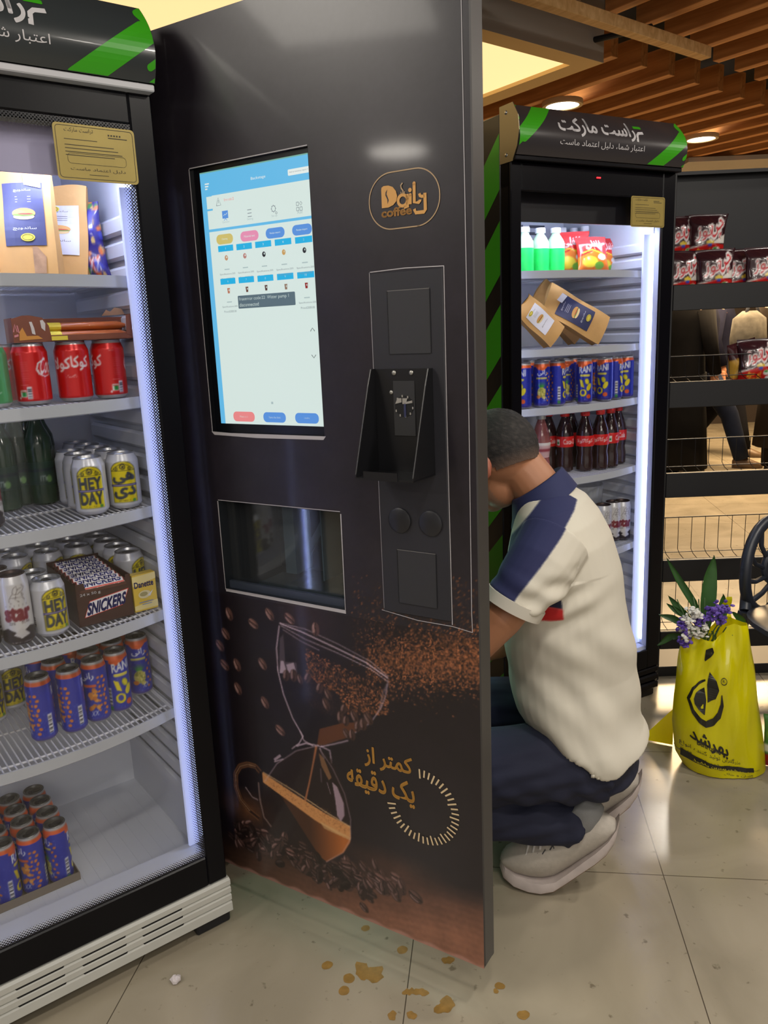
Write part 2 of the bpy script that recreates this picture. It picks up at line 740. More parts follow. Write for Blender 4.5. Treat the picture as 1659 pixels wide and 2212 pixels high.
def painted_grid(name, canvas, fn, nu, nv, m, parent, smooth=True, skip=None):
    """grid over the canvas; fn(x, y) -> local point (arrays)"""
    X, Y = np.meshgrid(np.linspace(canvas.x0, canvas.x1, nu + 1), np.linspace(canvas.y0, canvas.y1, nv + 1))
    X, Y = X.ravel(), Y.ravel()
    P = np.stack(fn(X, Y), 1)
    j, i = np.meshgrid(np.arange(nv), np.arange(nu), indexing='ij')
    a = (j * (nu + 1) + i).ravel()
    F = np.stack([a, a + 1, a + nu + 2, a + nu + 1], 1)
    if skip is not None:
        cx, cy = X[F].mean(1), Y[F].mean(1)
        F = F[~skip(cx, cy)]
    me = bpy.data.meshes.new(name)
    me.vertices.add(len(P))
    me.vertices.foreach_set('co', P.astype(np.float32).ravel())
    me.loops.add(len(F) * 4)
    me.polygons.add(len(F))
    me.polygons.foreach_set('loop_start', np.arange(0, len(F) * 4, 4))
    me.polygons.foreach_set('loop_total', np.full(len(F), 4))
    me.loops.foreach_set('vertex_index', F.ravel())
    me.update(calc_edges=True)
    me.validate()
    if smooth:
        me.polygons.foreach_set('use_smooth', [True] * len(me.polygons))
    me.materials.append(m)
    o = bpy.data.objects.new(name, me)
    COL.objects.link(o)
    if parent is not None: o.parent = parent
    return paint(o, canvas, np.stack([X, Y], 1))


# shared materials
M_BLACK = mat('black_gloss', (9, 9, 15), 0.3, spec=.22)
M_BLACKM = mat('black_matt', (24, 24, 28), 0.55)
M_WHITEPL = mat('white_plastic', (212, 214, 222), 0.45)
M_LINER = mat('fridge_liner', (206, 210, 220), 0.5)
M_WIRE = mat('white_wire', (215, 217, 225), 0.4)
M_ALU = mat('aluminium', (190, 192, 196), 0.3, 0.9)
M_ALUD = mat('dark_aluminium', (120, 120, 122), 0.35, 0.9)
M_PRINT = mat('printed_surface', attr=True, rough=0.42)
M_PRINTG = mat('glossy_print', attr=True, rough=0.28)
M_GREEN = mat('green_stripe', (64, 170, 30), 0.35)
M_WHITEINK = mat('white_ink', (215, 212, 215), 0.5)
M_GOLD = mat('brass_plate', (168, 148, 80), 0.38, 0.25, noise=0.08, nscale=14)
M_INK = mat('dark_ink', (60, 52, 34), 0.5)
M_STEEL = mat('brushed_steel', (150, 142, 120), 0.38, 0.85)
M_GLASS = glass_mat('door_glass', 0.045)

# ================================================================== the setting
# ---- floor: large polished cream tiles
def floor_mat():
    m = bpy.data.materials.new('polished_tile')
    m.use_nodes = True
    nt = m.node_tree
    N = nt.nodes
    L = nt.links
    b = N['Principled BSDF']
    tc = N.new('ShaderNodeTexCoord')
    sep = N.new('ShaderNodeSeparateXYZ')
    L.new(tc.outputs['Object'], sep.inputs[0])

    def math_(op, a, bb=None, v=None):
        n = N.new('ShaderNodeMath')
        n.operation = op
        L.new(a, n.inputs[0])
        if bb is not None: L.new(bb, n.inputs[1])
        if v is not None: n.inputs[1].default_value = v
        return n.outputs[0]

    def line(sock, off):
        t = math_('ADD', sock, v=-off + 60.0 + 0.3)
        t = math_('MODULO', t, v=0.6)
        t = math_('SUBTRACT', t, v=0.3)
        t = math_('ABSOLUTE', t)
        return math_('LESS_THAN', t, v=0.0012)
    g = math_('MAXIMUM', line(sep.outputs[0], 0.4125), line(sep.outputs[1], 1.798))
    n1 = N.new('ShaderNodeTexNoise')
    n1.inputs['Scale'].default_value = 3.0
    n1.inputs['Detail'].default_value = 8
    n1.inputs['Distortion'].default_value = 1.2
    L.new(tc.outputs['Object'], n1.inputs['Vector'])
    r1 = N.new('ShaderNodeValToRGB')
    r1.color_ramp.elements[0].position = 0.3
    r1.color_ramp.elements[0].color = (*lin((140, 131, 113)), 1)
    r1.color_ramp.elements[1].position = 0.7
    r1.color_ramp.elements[1].color = (*lin((162, 152, 133)), 1)
    L.new(n1.outputs['Fac'], r1.inputs[0])
    # scattered dark specks and scuffs
    n2 = N.new('ShaderNodeTexNoise')
    n2.inputs['Scale'].default_value = 38.0
    n2.inputs['Detail'].default_value = 3
    L.new(tc.outputs['Object'], n2.inputs['Vector'])
    r2 = N.new('ShaderNodeValToRGB')
    r2.color_ramp.elements[0].position = 0.26
    r2.color_ramp.elements[0].color = (0.45, 0.42, 0.38, 1)
    r2.color_ramp.elements[1].position = 0.34
    r2.color_ramp.elements[1].color = (1, 1, 1, 1)
    L.new(n2.outputs['Fac'], r2.inputs[0])
    mx = N.new('ShaderNodeMix')
    mx.data_type = 'RGBA'
    mx.blend_type = 'MULTIPLY'
    mx.inputs[0].default_value = 0.8
    L.new(r1.outputs[0], mx.inputs[6])
    L.new(r2.outputs[0], mx.inputs[7])
    m2 = N.new('ShaderNodeMix')
    m2.data_type = 'RGBA'
    L.new(g, m2.inputs[0])
    L.new(mx.outputs[2], m2.inputs[6])
    m2.inputs[7].default_value = (*lin((78, 70, 58)), 1)
    L.new(m2.outputs[2], b.inputs['Base Color'])
    n3 = N.new('ShaderNodeMapRange')
    n3.inputs[3].default_value = 0.16
    n3.inputs[4].default_value = 0.3
    L.new(n1.outputs['Fac'], n3.inputs[0])
    L.new(n3.outputs[0], b.inputs['Roughness'])
    return m


fl = MB().box(-7, 9, -7, 11, -0.05, 0).build('floor', floor_mat(), rot=(0, 0, math.radians(-7.9)))
tag(fl, 'polished cream floor tiles with thin dark joints', 'floor', kind='structure')
fa = math.radians(-7.9)
# dried coffee drips on the tiles (flat marks of the floor itself)
M_STAIN = mat('dried_coffee', (142, 110, 58), 0.3, noise=0.25, nscale=60)
fs = Flat(eps=0.00002, off=0.0004, fn=lambda x, y, h: (x * math.cos(fa) + y * math.sin(fa), -x * math.sin(fa) + y * math.cos(fa), h)).use(M_STAIN)


def blob(cx, cy, r, k=0.2, asp=1.0):
    n = 18
    ph = [rng.random() * 6.28 for _ in range(3)]
    return [(cx + r * asp * (1 + k * .5 * math.sin(2 * a + ph[0]) + k * .4 * math.sin(3 * a + ph[1])) * math.cos(a), cy + r * (1 + k * .5 * math.sin(2 * a + ph[0]) + k * .4 * math.sin(5 * a + ph[2])) * math.sin(a)) for a in [2 * PI * i / n for i in range(n)]]


for x, y, r, k, a in [(-.084, 1.587, .010, .1, 1), (-.001, 1.516, .012, .1, 1), (-.167, 1.481, .012, .15, 1), (-.088, 1.462, .021, .5, 1), (-.118, 1.442, .013, .1, 1), (-.063, 1.451, .018, .5, 1.4), (-.127, 1.410, .012, .1, 1),
                      (.010, 1.400, .011, .6, 1), (.034, 1.398, .011, .5, 1.3), (-.027, 1.342, .010, .4, 1), (.012, 1.341, .010, .3, 1), (.082, 1.362, .017, .6, 1.3), (.068, 1.352, .009, .4, 1), (.098, 1.480, .012, .4, 1), (.2, 1.405, .010, .2, 1), (.19, 1.392, .006, .3, 1), (.236, 1.330, .012, .2, 1)]:
    fs.layer += 1
    fs.poly(blob(x, y, r, k, a))
o = fs.build('coffee_stain', fl)
o['label'] = 'dried brown coffee drips'

# ---- outer walls and dark ceiling void
M_WALL = mat('dark_wall', (46, 36, 30), 0.7)
for nm, b in (('wall_back', (-7, 9, 10.2, 10.3, 0, 2.9)), ('wall_left', (-5.1, -5, -5, 10.2, 0, 2.9)), ('wall_right', (7, 7.1, -5, 10.2, 0, 2.9))):
    tag(MB().box(*b).build(nm, mat('plain_wall', (168, 158, 142), 0.8, noise=.05, nscale=3) if nm not in ('wall_back', 'wall_right') else M_WALL), kind='structure')
tag(MB().box(-5, 7, -5, 10.2, 2.8, 2.9).build('ceiling', mat('black_ceiling_void', (14, 13, 13), 0.9)), kind='structure')

# ---- wooden slat ceiling
def wood_mat(name, a, b_):
    m = bpy.data.materials.new(name)
    m.use_nodes = True
    nt = m.node_tree
    N, L = nt.nodes, nt.links
    tc = N.new('ShaderNodeTexCoord')
    mp = N.new('ShaderNodeMapping')
    mp.inputs['Scale'].default_value = (30, 1.6, 18)
    L.new(tc.outputs['Object'], mp.inputs[0])
    n = N.new('ShaderNodeTexNoise')
    n.inputs['Scale'].default_value = 1.5
    n.inputs['Detail'].default_value = 7
    n.inputs['Distortion'].default_value = 0.6
    L.new(mp.outputs[0], n.inputs['Vector'])
    r = N.new('ShaderNodeValToRGB')
    r.color_ramp.elements[0].position = 0.32
    r.color_ramp.elements[0].color = (*lin(a), 1)
    r.color_ramp.elements[1].position = 0.7
    r.color_ramp.elements[1].color = (*lin(b_), 1)
    L.new(n.outputs['Fac'], r.inputs[0])
    L.new(r.outputs[0], N['Principled BSDF'].inputs['Base Color'])
    N['Principled BSDF'].inputs['Roughness'].default_value = 0.5
    return m


M_SLAT = wood_mat('slat_wood', (184, 120, 64), (238, 172, 106))
SA = math.radians(125.5)
sd = np.array([math.cos(SA), math.sin(SA)])


def slat_mesh(length):
    return MB().box(-0.024, 0.024, 0, length, 0, 0.125, 0.002)


far = slat_mesh(4.6).build('ceiling_slat', M_SLAT)
first = True
for k in range(-6, 19):
    e = np.array([1.09, 3.77]) + k * np.array([.177, .15]) + np.array([-.018, -.015])
    o = far if first else far.copy()
    if not first: COL.objects.link(o)
    first = False
    o.location = (e[0], e[1], 2.45)
    o.rotation_euler = (0, 0, SA - PI / 2)
    tag(o, 'brown wooden ceiling slat of the rear rank running away over the shelving', 'slat', 'rear rank of wooden ceiling slats')
near = slat_mesh(3.4).build('ceiling_slat', M_SLAT)
first = True
for k in range(-3, 14):
    e = np.array([.89, 3.25]) + k * np.array([.163, .155]) + np.array([.018, .015])
    o = near if first else near.copy()
    if not first: COL.objects.link(o)
    first = False
    o.location = (e[0], e[1], 2.45)
    o.rotation_euler = (0, 0, SA + PI / 2)
    tag(o, 'brown wooden ceiling slat of the front rank with its cut end at the dark gap', 'slat', 'front rank of wooden ceiling slats')

# ---- bulkhead with its warm light panel over the machine
UA = math.radians(38.5)
ub = np.array([math.cos(UA), math.sin(UA)])
A = np.array([.95, 3.48])


def bk(a, b):
    p = A - ub * a + sd * b
    return (float(p[0]), float(p[1]))


bulk = empty('ceiling_bulkhead', (0, 0, 0), label='grey boxed ceiling bulkhead with a glowing cream underside above the coffee machine', cat='bulkhead')
mb = MB()
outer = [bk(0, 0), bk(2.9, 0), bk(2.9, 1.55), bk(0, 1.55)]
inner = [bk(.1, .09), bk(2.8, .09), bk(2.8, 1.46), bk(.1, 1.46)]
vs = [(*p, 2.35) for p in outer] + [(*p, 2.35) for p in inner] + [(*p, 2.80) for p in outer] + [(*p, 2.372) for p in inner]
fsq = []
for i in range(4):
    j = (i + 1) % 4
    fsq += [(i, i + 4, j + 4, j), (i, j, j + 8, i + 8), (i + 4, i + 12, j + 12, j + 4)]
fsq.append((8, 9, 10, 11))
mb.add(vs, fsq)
for i in range(4):  # underside rim and recess take the cream, outer sides the grey
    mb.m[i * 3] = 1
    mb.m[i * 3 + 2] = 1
mb.build('casing', [mat('grey_paint', (186, 180, 172), 0.7), mat('cream_underside', (238, 206, 150), .7)], bulk)
pn = MB().add([(*p, 2.365) for p in inner], [(0, 3, 2, 1)]).build('light_panel', mat('warm_light_panel', (255, 220, 158), 0.6, emit=1.1), bulk)
pn['label'] = 'glowing cream light panel'
# wooden batten hanging under the bulkhead on black rods
bt = empty('hanging_batten', (0.93, 3.15, 2.35), math.radians(38.2), 'thin pale wooden batten hung on black rods below the bulkhead', 'batten')
MB().box(-2.2, 0.55, -0.022, 0.022, 0, 0.042, 0.002).build('wooden_strip', wood_mat('pale_batten', (212, 162, 100), (242, 200, 140)), bt)
MB().box(0.55, 0.553, -0.02, 0.02, 0.002, 0.04).build('end_cap', mat('pale_end', (196, 180, 160), .6), bt)['label'] = 'pale cut end'
for x in (0.17, -0.55, -1.4):
    MB().tube([(x, 0.0, 0.05), (x - 0.01, 0.26, 0.075)], 0.011, 10).build('rod', M_BLACKM, bt)

# ---- round downlights
for (x, y), lb in (((1.0, 4.42), 'round ceiling downlight right above the far fridge sign'), ((2.08, 5.35), 'round ceiling downlight above the dark snack shelving')):
    dl = empty('downlight', (x, y, 2.43), 0, lb, 'ceiling light')
    MB().lathe([(.082, 0.004), (.084, -.004), (.102, -.004), (.104, .004), (.102, .02), (.082, .02)], 32, cap=False).build('trim_ring', mat('cream_ring', (214, 190, 150), .5), dl, smooth=True)
    MB().lathe([(.083, 0.001), (.083, .006)], 32).build('diffuser', mat('downlight_diffuser', (255, 246, 230), .5, emit=6), dl)
# added unseen panel, goes with the fill lamp for the floor behind the shelving
rp = empty('rear_fill_panel', (3.2, 7.15, 2.415), 0, 'added unseen warm light panel brightening the floor behind the shelving', 'ceiling light')
MB().box(-.95, .95, -1.15, 1.15, 0, 0.03).build('panel_frame', mat('grey_paint'), rp)

# ================================================================== display fridges
def frit_mat(name, axis_w):
    """white dot print on the glass border: small bright dots between dark ones, see-through further in"""
    m = bpy.data.materials.new(name)
    m.use_nodes = True
    nt = m.node_tree
    N, L = nt.nodes, nt.links
    N.clear()
    out = N.new('ShaderNodeOutputMaterial')
    tc = N.new('ShaderNodeTexCoord')
    sp = N.new('ShaderNodeSeparateXYZ')
    L.new(tc.outputs['Object'], sp.inputs[0])

    def mth(op, a, b=None):
        n = N.new('ShaderNodeMath')
        n.operation = op
        for k, q in enumerate((a, b)):
            if q is None: continue
            if isinstance(q, float): n.inputs[k].default_value = q
            else: L.new(q, n.inputs[k])
        return n.outputs[0]
    P = 2 * PI / 0.0062
    cx = mth('COSINE', mth('MULTIPLY', sp.outputs[0], P))
    cz = mth('COSINE', mth('MULTIPLY', sp.outputs[2], P))
    d = mth('MULTIPLY', cx, cz)          # checker of dots
    at = N.new('ShaderNodeVertexColor')
    at.layer_name = 'Col'
    se = N.new('ShaderNodeSeparateColor')
    L.new(at.outputs[0], se.inputs[0])
    thr = mth('SUBTRACT', mth('MULTIPLY', se.outputs[0], 2.0), 1.0)   # 1 at the frame, 0 inwards
    mask = mth('LESS_THAN', d, thr)
    tr = N.new('ShaderNodeBsdfTransparent')
    bl = N.new('ShaderNodeBsdfPrincipled')
    bl.inputs['Base Color'].default_value = (*lin((14, 15, 24)), 1)
    bl.inputs['Roughness'].default_value = 0.3
    mx = N.new('ShaderNodeMixShader')
    L.new(mask, mx.inputs[0])
    L.new(tr.outputs[0], mx.inputs[1])
    L.new(bl.outputs[0], mx.inputs[2])
    L.new(mx.outputs[0], out.inputs[0])
    return m


M_FRIT = frit_mat('dotted_frit', 0.02)
M_SIGN = mat('sign_face', (58, 55, 58), 0.28, coat=0.25)
M_SIGNL = mat('sign_face_grey', (56, 60, 62), 0.28, coat=0.25)
WIDTH = 0.66
DEPTH = 0.56


def bow(u, amp=0.055, d0=0.085):
    """depth of a shelf's bowed front edge"""
    return d0 - amp * (1 - ((u + 0.33) / 0.29) ** 2)


def shelf(parent, z, h=0.021, back=0.47):
    ur, ul = -0.052, -0.608
    pts = [ul + (ur - ul) * i / 24 for i in range(25)]
    w = MB()
    n = 46
    for i in range(n):
        u = ul + (ur - ul) * (i + .5) / n
        w.tube([(u, bow(u) + .004, z - .003), (u, back, z - .003)], 0.0017, 6, cap=False)
    for dd in (.035, .19, .36):
        w.tube([(u, max(bow(u) + dd, 0.0), z - .0065) for u in pts], 0.0026, 6)
    w.tube([(ul, back, z - .006), (ur, back, z - .006)], .003, 6)
    for u in (ul, ur):
        w.tube([(u, bow(u), z - .006), (u, back, z - .006)], .0036, 8)
    r = MB()
    rings = []
    for u in pts:
        y = bow(u)
        rings.append([(u, y - .004, z + .001), (u, y - .0055, z - h), (u, y - .003, z - h - .002), (u, y, z - h), (u, y + .003, z - .004), (u, y, z + .001)])
    r.loft(rings)
    # wire brackets hooking into the side walls
    for u, s_ in ((ul, -1), (ur, 1)):
        w.tube([(u, bow(u) + .004, z - .006), (u + s_ * .016, bow(u) + .012, z - .004), (u + s_ * .017, bow(u) + .03, z - .03), (u + s_ * .014, bow(u) + .08, z - .035)], .0032, 8)
    a = w.build('wire_rack', M_WIRE, parent, smooth=True)
    b = r.build('front_rail', mat('rail_plastic', (182, 187, 198), 0.42), parent, smooth=True)
    return a, b


def sign_xyz(u, t, h=0.0, z0=1.81, z1=1.947):
    """bulging sign face: u along the front, t = 0..1 bottom to top"""
    y = -0.012 - 0.034 * math.sin(PI * (0.12 + 0.80 * t)) + 0.035 * t * t
    return (u, y - h, z0 + (z1 - z0) * t)


def make_fridge(P, label, shelves, frame, header_c, sign_m, sign_len, led, led_side):
    root = empty('display_fridge', P.w(0, 0, 0), P.a, label, 'fridge')
    W0, WL = 0.0, -WIDTH
    fr, fl_, fb, ft = frame          # glass opening: right u, left u, bottom z, top z
    # cabinet shell
    c = MB()
    c.box(WL, WL + .028, .05, DEPTH + .05, .03, 1.93, .003).box(-.028, 0, .05, DEPTH + .05, .03, 1.93, .003)
    c.box(WL + .028, -.028, DEPTH + .01, DEPTH + .05, .03, 1.93).box(WL + .028, -.028, .05, DEPTH + .01, 1.745, 1.93).box(WL + .028, -.028, .05, DEPTH + .01, .03, .135)
    c.build('cabinet', mat('cabinet_black', (22, 21, 24), .35, coat=.2), root)
    # moulded white liner with ribbed side walls
    l = MB()
    l.box(WL + .028, WL + .034, .055, DEPTH + .005, .16, 1.742).box(-.034, -.028, .055, DEPTH + .005, .16, 1.742)
    l.box(WL + .034, -.034, DEPTH - .07, DEPTH, .16, 1.742).box(WL + .034, -.034, .055, DEPTH - .07, .14, .165).box(WL + .034, -.034, .05, DEPTH - .07, 1.735, 1.743)
    l.box(WL + .034, -.034, .02, .085, .150, .192, .008)
    for k in range(20):                 # mould lines of the base pan
        u = WL + .05 + .03 * k
        l.box(u, u + .0015, .10, .44, .165, .1656)
    l.build('liner', M_LINER, root)
    for u0, u1 in ((-.034, -.0475), (WL + .034, WL + .0475)):
        rb = MB()
        z = .30
        while z < 1.60:
            rb.box(u0, u1, .085, .45, z, z + .036, .008)
            z += .0485
        rb.build('shelf_support', M_LINER, root)
    gr = MB().box(WL + .12, -.12, DEPTH - .075, DEPTH - .07, 1.50, 1.72, .002)
    gr.k = 1
    for k in range(4):
        for j in range(8):
            gr.box(WL + .16 + k * .1, WL + .23 + k * .1, DEPTH - .0765, DEPTH - .0745, 1.52 + j * .024, 1.53 + j * .024)
    gr.build('fan_grille', [M_LINER, mat('vent_dark', (70, 74, 84), .6)], root)
    hd = MB().box(WL + .036, -.036, .05, .056, ft - (.09 if led_side < 10 else .076), 1.735)
    hd.build('header_panel', mat('header_%d' % header_c[0], header_c, .5), root)
    # lights
    lt = MB().box(WL + .06, -.06, .062, .082, ft - .072, ft - .058, .003)
    lt.build('light_tube', mat('cool_tube_%d' % led, (214, 224, 255), .5, emit=led), root)['label'] = 'cool white light tube'
    for u0, u1 in ((fl_ - .010, fl_), (fr + .017, fr + .027)):
        lt = MB().box(u0, u1, .047, .056, .21, ft - .1, .002)
        lt.build('light_tube', mat('cool_strip_%d' % int(led_side * 10), (192, 206, 255), .5, emit=led_side * .75), root)['label'] = 'upright cool white light strip'
    for u0, u1 in ((WL + .036, WL + .064), (-.060 if led_side < 10 else -.074, -.0345)):  # emission added to the strips for the brightness of the lit liner
        MB().box(u0, u1, .058, .066, .195, ft - .1, .002).build('liner_glow_strip', mat('liner_glow_%d' % int(led_side), (196, 206, 250), .5, emit=.38 if led_side < 10 else .55), root)['label'] = 'upright white plastic strip glowing in place of light on the liner'
    # door
    d = MB()
    zb, zt = .118, 1.797
    FD = .012
    d.box(W0, fr, 0, FD, zb, zt, .003).box(WL, fl_, 0, FD, zb, zt, .003).box(fl_, fr, 0, FD, zb, fb, .003).box(fl_, fr, 0, FD, ft, zt, .003)
    d.box(W0 - .005, W0, FD, .045, zb, zt).box(WL, WL + .005, FD, .045, zb, zt).box(WL, W0, FD, .045, zb, zb + .005).box(WL, W0, FD, .045, ft + .012, zt)
    dr = d.build('door_frame', M_BLACK, root)
    dl_ = MB()
    dl_.box(fr + .016, W0 - .005, FD, .045, zb + .005, ft + .012).box(WL + .005, fl_ - .012, FD, .045, zb + .005, ft + .012).box(fl_ - .012, fr + .016, FD, .045, zb + .005, fb - .006)
    dl_.build('inner_frame', M_WHITEPL, dr)
    g = MB().box(fl_ - .004, fr + .004, .0045, .0085, fb - .004, ft + .004)
    g.build('glass_pane', M_GLASS, dr)
    # sign
    s = MB()
    s.grid(lambda a, b: sign_xyz(WL + (0 - WL) * a, b), 24, 14)
    s.k = 1
    for u in (WL, 0):
        n0 = [sign_xyz(u, i / 14) for i in range(15)] + [(u, .05, 1.947), (u, .05, 1.81)]
        s.add(n0, [tuple(range(len(n0)))] if u == 0 else [tuple(range(len(n0)))[::-1]])
    s.add([sign_xyz(WL, 1), sign_xyz(0, 1), (0, .05, 1.947), (WL, .05, 1.947)], [(0, 1, 2, 3)])
    so = s.build('sign_box', [sign_m, M_BLACK], root, smooth=True)
    MB().box(WL, 0, -.022, .05, 1.797, 1.8095, .002).build('sign_rail', mat('rail_grey', (206, 206, 212), .4) if led_side < 10 else M_BLACK, root)
    f = Flat(eps=0, off=.0007, fn=lambda x, zz, h: sign_xyz(x, (zz - 1.81) / .137, h))

    def bar(cx, cz, ln, wd, ang, r=.012):
        c_, s_ = math.cos(ang), math.sin(ang)
        q = [(cx + x * c_ - y * s_, cz + x * s_ + y * c_) for x, y in rrect(-ln / 2, -wd / 2, ln / 2, wd / 2, r)]
        for lo, hi, ax in ((WL + .001, -.001, 0), (1.811, 1.9465, 1)):
            q = clip_band(q, lo, hi, ax)
            if len(q) < 3: return
        f.bands(q, 12)
    f.use(M_GREEN)
    for sx, cx0 in ((1, 0.0), (-1, WL)):
        m_ = (lambda x: x) if sx == 1 else (lambda x: WL - x)
        if sx == 1:
            for a in ((-.075, 1.846, .19, .042, 36), (-.001, 1.80, .10, .03, 36), (.012, 1.915, .07, .042, -54), (-.004, 1.838, .028, .012, 36)):
                bar(a[0], a[1], a[2], a[3], math.radians(a[4]))
        else:
            for a in ((.075, 1.912, .19, .042, 40), (.004, 1.945, .08, .03, 40), (-.006, 1.845, .05, .03, 40), (.002, 1.905, .02, .016, 40)):
                bar(WL + a[0], a[1], a[2], a[3], math.radians(a[4]))
    tx = -.33 - .02
    f.use(M_WHITEINK).text('راست مارکت', tx - .165, 1.868, tx + .13, 1.922, fa=True, bold=.025, cell=(1, .008))
    f.stroke([(tx + .137, 1.868), (tx + .139, 1.888), (tx + .146, 1.894), (tx + .166, 1.896)], .0085)
    f.text('اعتبار شما، دلیل اعتماد ماست', tx - .165, 1.838, tx + .165, 1.858, fa=True, cell=(1, .008))
    f.use(M_GREEN).poly(rrect(tx + .133, 1.908, tx + .165, 1.916, .002))
    f.build('sign_lettering', so)
    for z in shelves:
        shelf(root, z)
    return root


# ---- near fridge
LFR = make_fridge(LF, 'tall display fridge nearest the camera with dotted glass edge, cut by the left frame', (1.476, 1.237, 1.006, .773, .539), (-.045, -.615, .192, 1.742), (190, 186, 222), M_SIGNL, 1, 50, 8)
# ribbed white grille and black feet
g = MB()
prof = [(0.0, .116), (-.006, .112), (-.006, .100), (0, .096), (-.006, .092), (-.006, .080), (0, .076), (-.006, .072), (-.006, .060), (0, .056), (-.006, .052), (-.007, .032), (0, .028), (.04, .028), (.04, .116)]
g.loft([[(u, y, z) for y, z in prof] for u in (-WIDTH, 0.004)])
gb = g.build('base_grille', mat('grille_white', (196, 196, 190), .45, noise=.06, nscale=9), LFR)
sl = MB()
for u0, u1 in ((-.21, -.115), (-.34, -.245), (-.47, -.375), (-.60, -.505)):
    for z in (.096, .076, .056):
        sl.box(u0, u1, -.0035, .002, z - .0045, z + .0045, .002)
sl.build('slot', mat('slot_dark', (20, 20, 20), .8), gb)
for u in (-.05, -.62):
    MB().box(u - .035, u + .05, .002, .06, 0, .03, .004).build('foot', M_BLACKM, LFR)
    MB().box(u - .035, u + .05, .50, .56, 0, .03, .004).build('foot', M_BLACKM, LFR)
# dotted frit border on the glass
fc = Canvas(-.615, -.045, .192, 1.742, .003, (0, 0, 0))
X, Y = fc.xy()
dist = np.minimum(np.minimum(-.045 - X, X + .615) / .023, np.minimum(Y - .192, 1.742 - Y) / .022)
val = np.clip(.80 - .62 * dist, .0, 1) * (dist < 1)
srgb = np.where(val <= .0031308, val * 12.92, 1.055 * val ** (1 / 2.4) - .055) * 255
fc.a = np.repeat(srgb[..., None], 3, 2)
fg = painted_grid('dot_print', fc, lambda x, z: (x, np.full_like(x, .0038), z), 190, 516, M_FRIT, LFR, smooth=False,
                  skip=lambda x, z: np.minimum(np.minimum(-.045 - x, x + .615), np.minimum(z - .192, 1.742 - z)) > .024)


def plate(root, x0, z0, x1, z1, label, y=-.0005):
    b = MB().prism(rrect(x0, z0, x1, z1, .007), 1, y, y - .0012)
    o = b.build('notice_sticker', M_GOLD, root)
    o['label'] = 'gold notice plate'
    f = Flat(fn=lambda x, z, h: (x, y - .0012 - h, z), off=.0002)
    f.use(M_INK)
    w, h = x1 - x0, z1 - z0
    q = rrect(x0 + .004, z0 + .004, x1 - .004, z1 - .004, .006)
    f.stroke(q, .0009, closed=True)
    f.text('تراست مارکت', x0 + w * .13, z0 + h * .84, x0 + w * .48, z0 + h * .93, fa=True)
    f.rect(x0 + w * .66, z0 + h * .8, x0 + w * .9, z0 + h * .815)
    for k in range(5):
        f.rect(x0 + w * (.66 + .035 * k), z0 + h * .84, x0 + w * (.68 + .035 * k), z0 + h * .87)
    f.rect(x0 + w * .12, z0 + h * .72, x0 + w * .52, z0 + h * .73)
    for k in range(4):
        f.rect(x0 + w * .12, z0 + h * (.62 - .06 * k), x0 + w * (.72 + .05 * (k % 3)), z0 + h * (.632 - .06 * k))
    f.stroke(rrect(x0 + w * .14, z0 + h * .30, x0 + w * .86, z0 + h * .48, .006), .0006, closed=True)
    f.text('دلیل اعتماد ماست', x0 + w * .16, z0 + h * .17, x0 + w * .84, z0 + h * .24, fa=True)
    f.rect(x0 + w * .38, z0 + h * .11, x0 + w * .62, z0 + h * .12)
    f.build('notice_print', o)


plate(LFR, -.188, 1.636, -.041, 1.731, '')

# ---- far fridge
F2R = make_fridge(F2, 'tall display fridge at the back between the open machine door and the snack shelving', (1.505, 1.271, 1.09, .855, .58), (-.056, -.622, .19, 1.72), (12, 12, 20), M_SIGN, 1, 50, 10.5)
plate(F2R, -.196, 1.632, -.049, 1.723, '')
MB().box(-.34, -.325, -.0035, -.001, 1.766, 1.770).build('indicator_light', mat('red_led', (255, 40, 50), .4, emit=2.0), F2R)['label'] = 'tiny red indicator light'
sp = MB().prism([(-.008, 1.795), (-.03, 1.83), (-.04, 1.87), (-.035, 1.91), (-.012, 1.946), (.048, 1.946), (.048, 1.795)], 0, -WIDTH - .002, -WIDTH)
ec = sp.build('sign_end_plate', M_STEEL, F2R)
for z in (1.815, 1.925):
    MB().ball((-WIDTH - .002, .018, z), .0055, .5, 1, 1).build('bolt', M_ALU, ec, smooth=True)
# black plinth with ridges
pl = MB()
for k in range(3):
    pl.box(-WIDTH, .004, -.004 + .002 * k, .05, .030 + .030 * k, .057 + .030 * k, .006)
pl.build('plinth', M_BLACK, F2R)
for u in (-.05, -.62):
    MB().box(u - .03, u + .045, .01, .06, 0, .03, .004).build('foot', M_BLACKM, F2R)
    MB().box(u - .03, u + .045, .50, .56, 0, .03, .004).build('foot', M_BLACKM, F2R)
# green chevrons wrapped on the left flank
f = Flat(eps=0, off=.0006, fn=lambda d_, z, h: (-WIDTH - h, d_, z)).use(M_GREEN)
for k in range(9):
    z0 = 1.88 - k * .235
    for p in ([(.052, z0), (.052, z0 - .15), (.24, z0 - .34), (.24, z0 - .19)], [(.29, z0 - .19), (.29, z0 - .34), (.48, z0 - .15), (.48, z0)]):
        q = clip_band(p, .12, 1.92, 1)
        if len(q) > 2: f.poly(q)
f.build('side_stripes', F2R)

# ================================================================== coffee vending machine: cabinet and its open door
DW, DB, DT, DTH = 0.725, 0.10, 1.93, 0.047
mach = empty('coffee_machine', DR.w(0, 0, 0), DR.a, 'tall dark coffee vending machine with its printed front door swung wide open', 'vending machine')


def D(x, y):
    return DR.at(x, y)


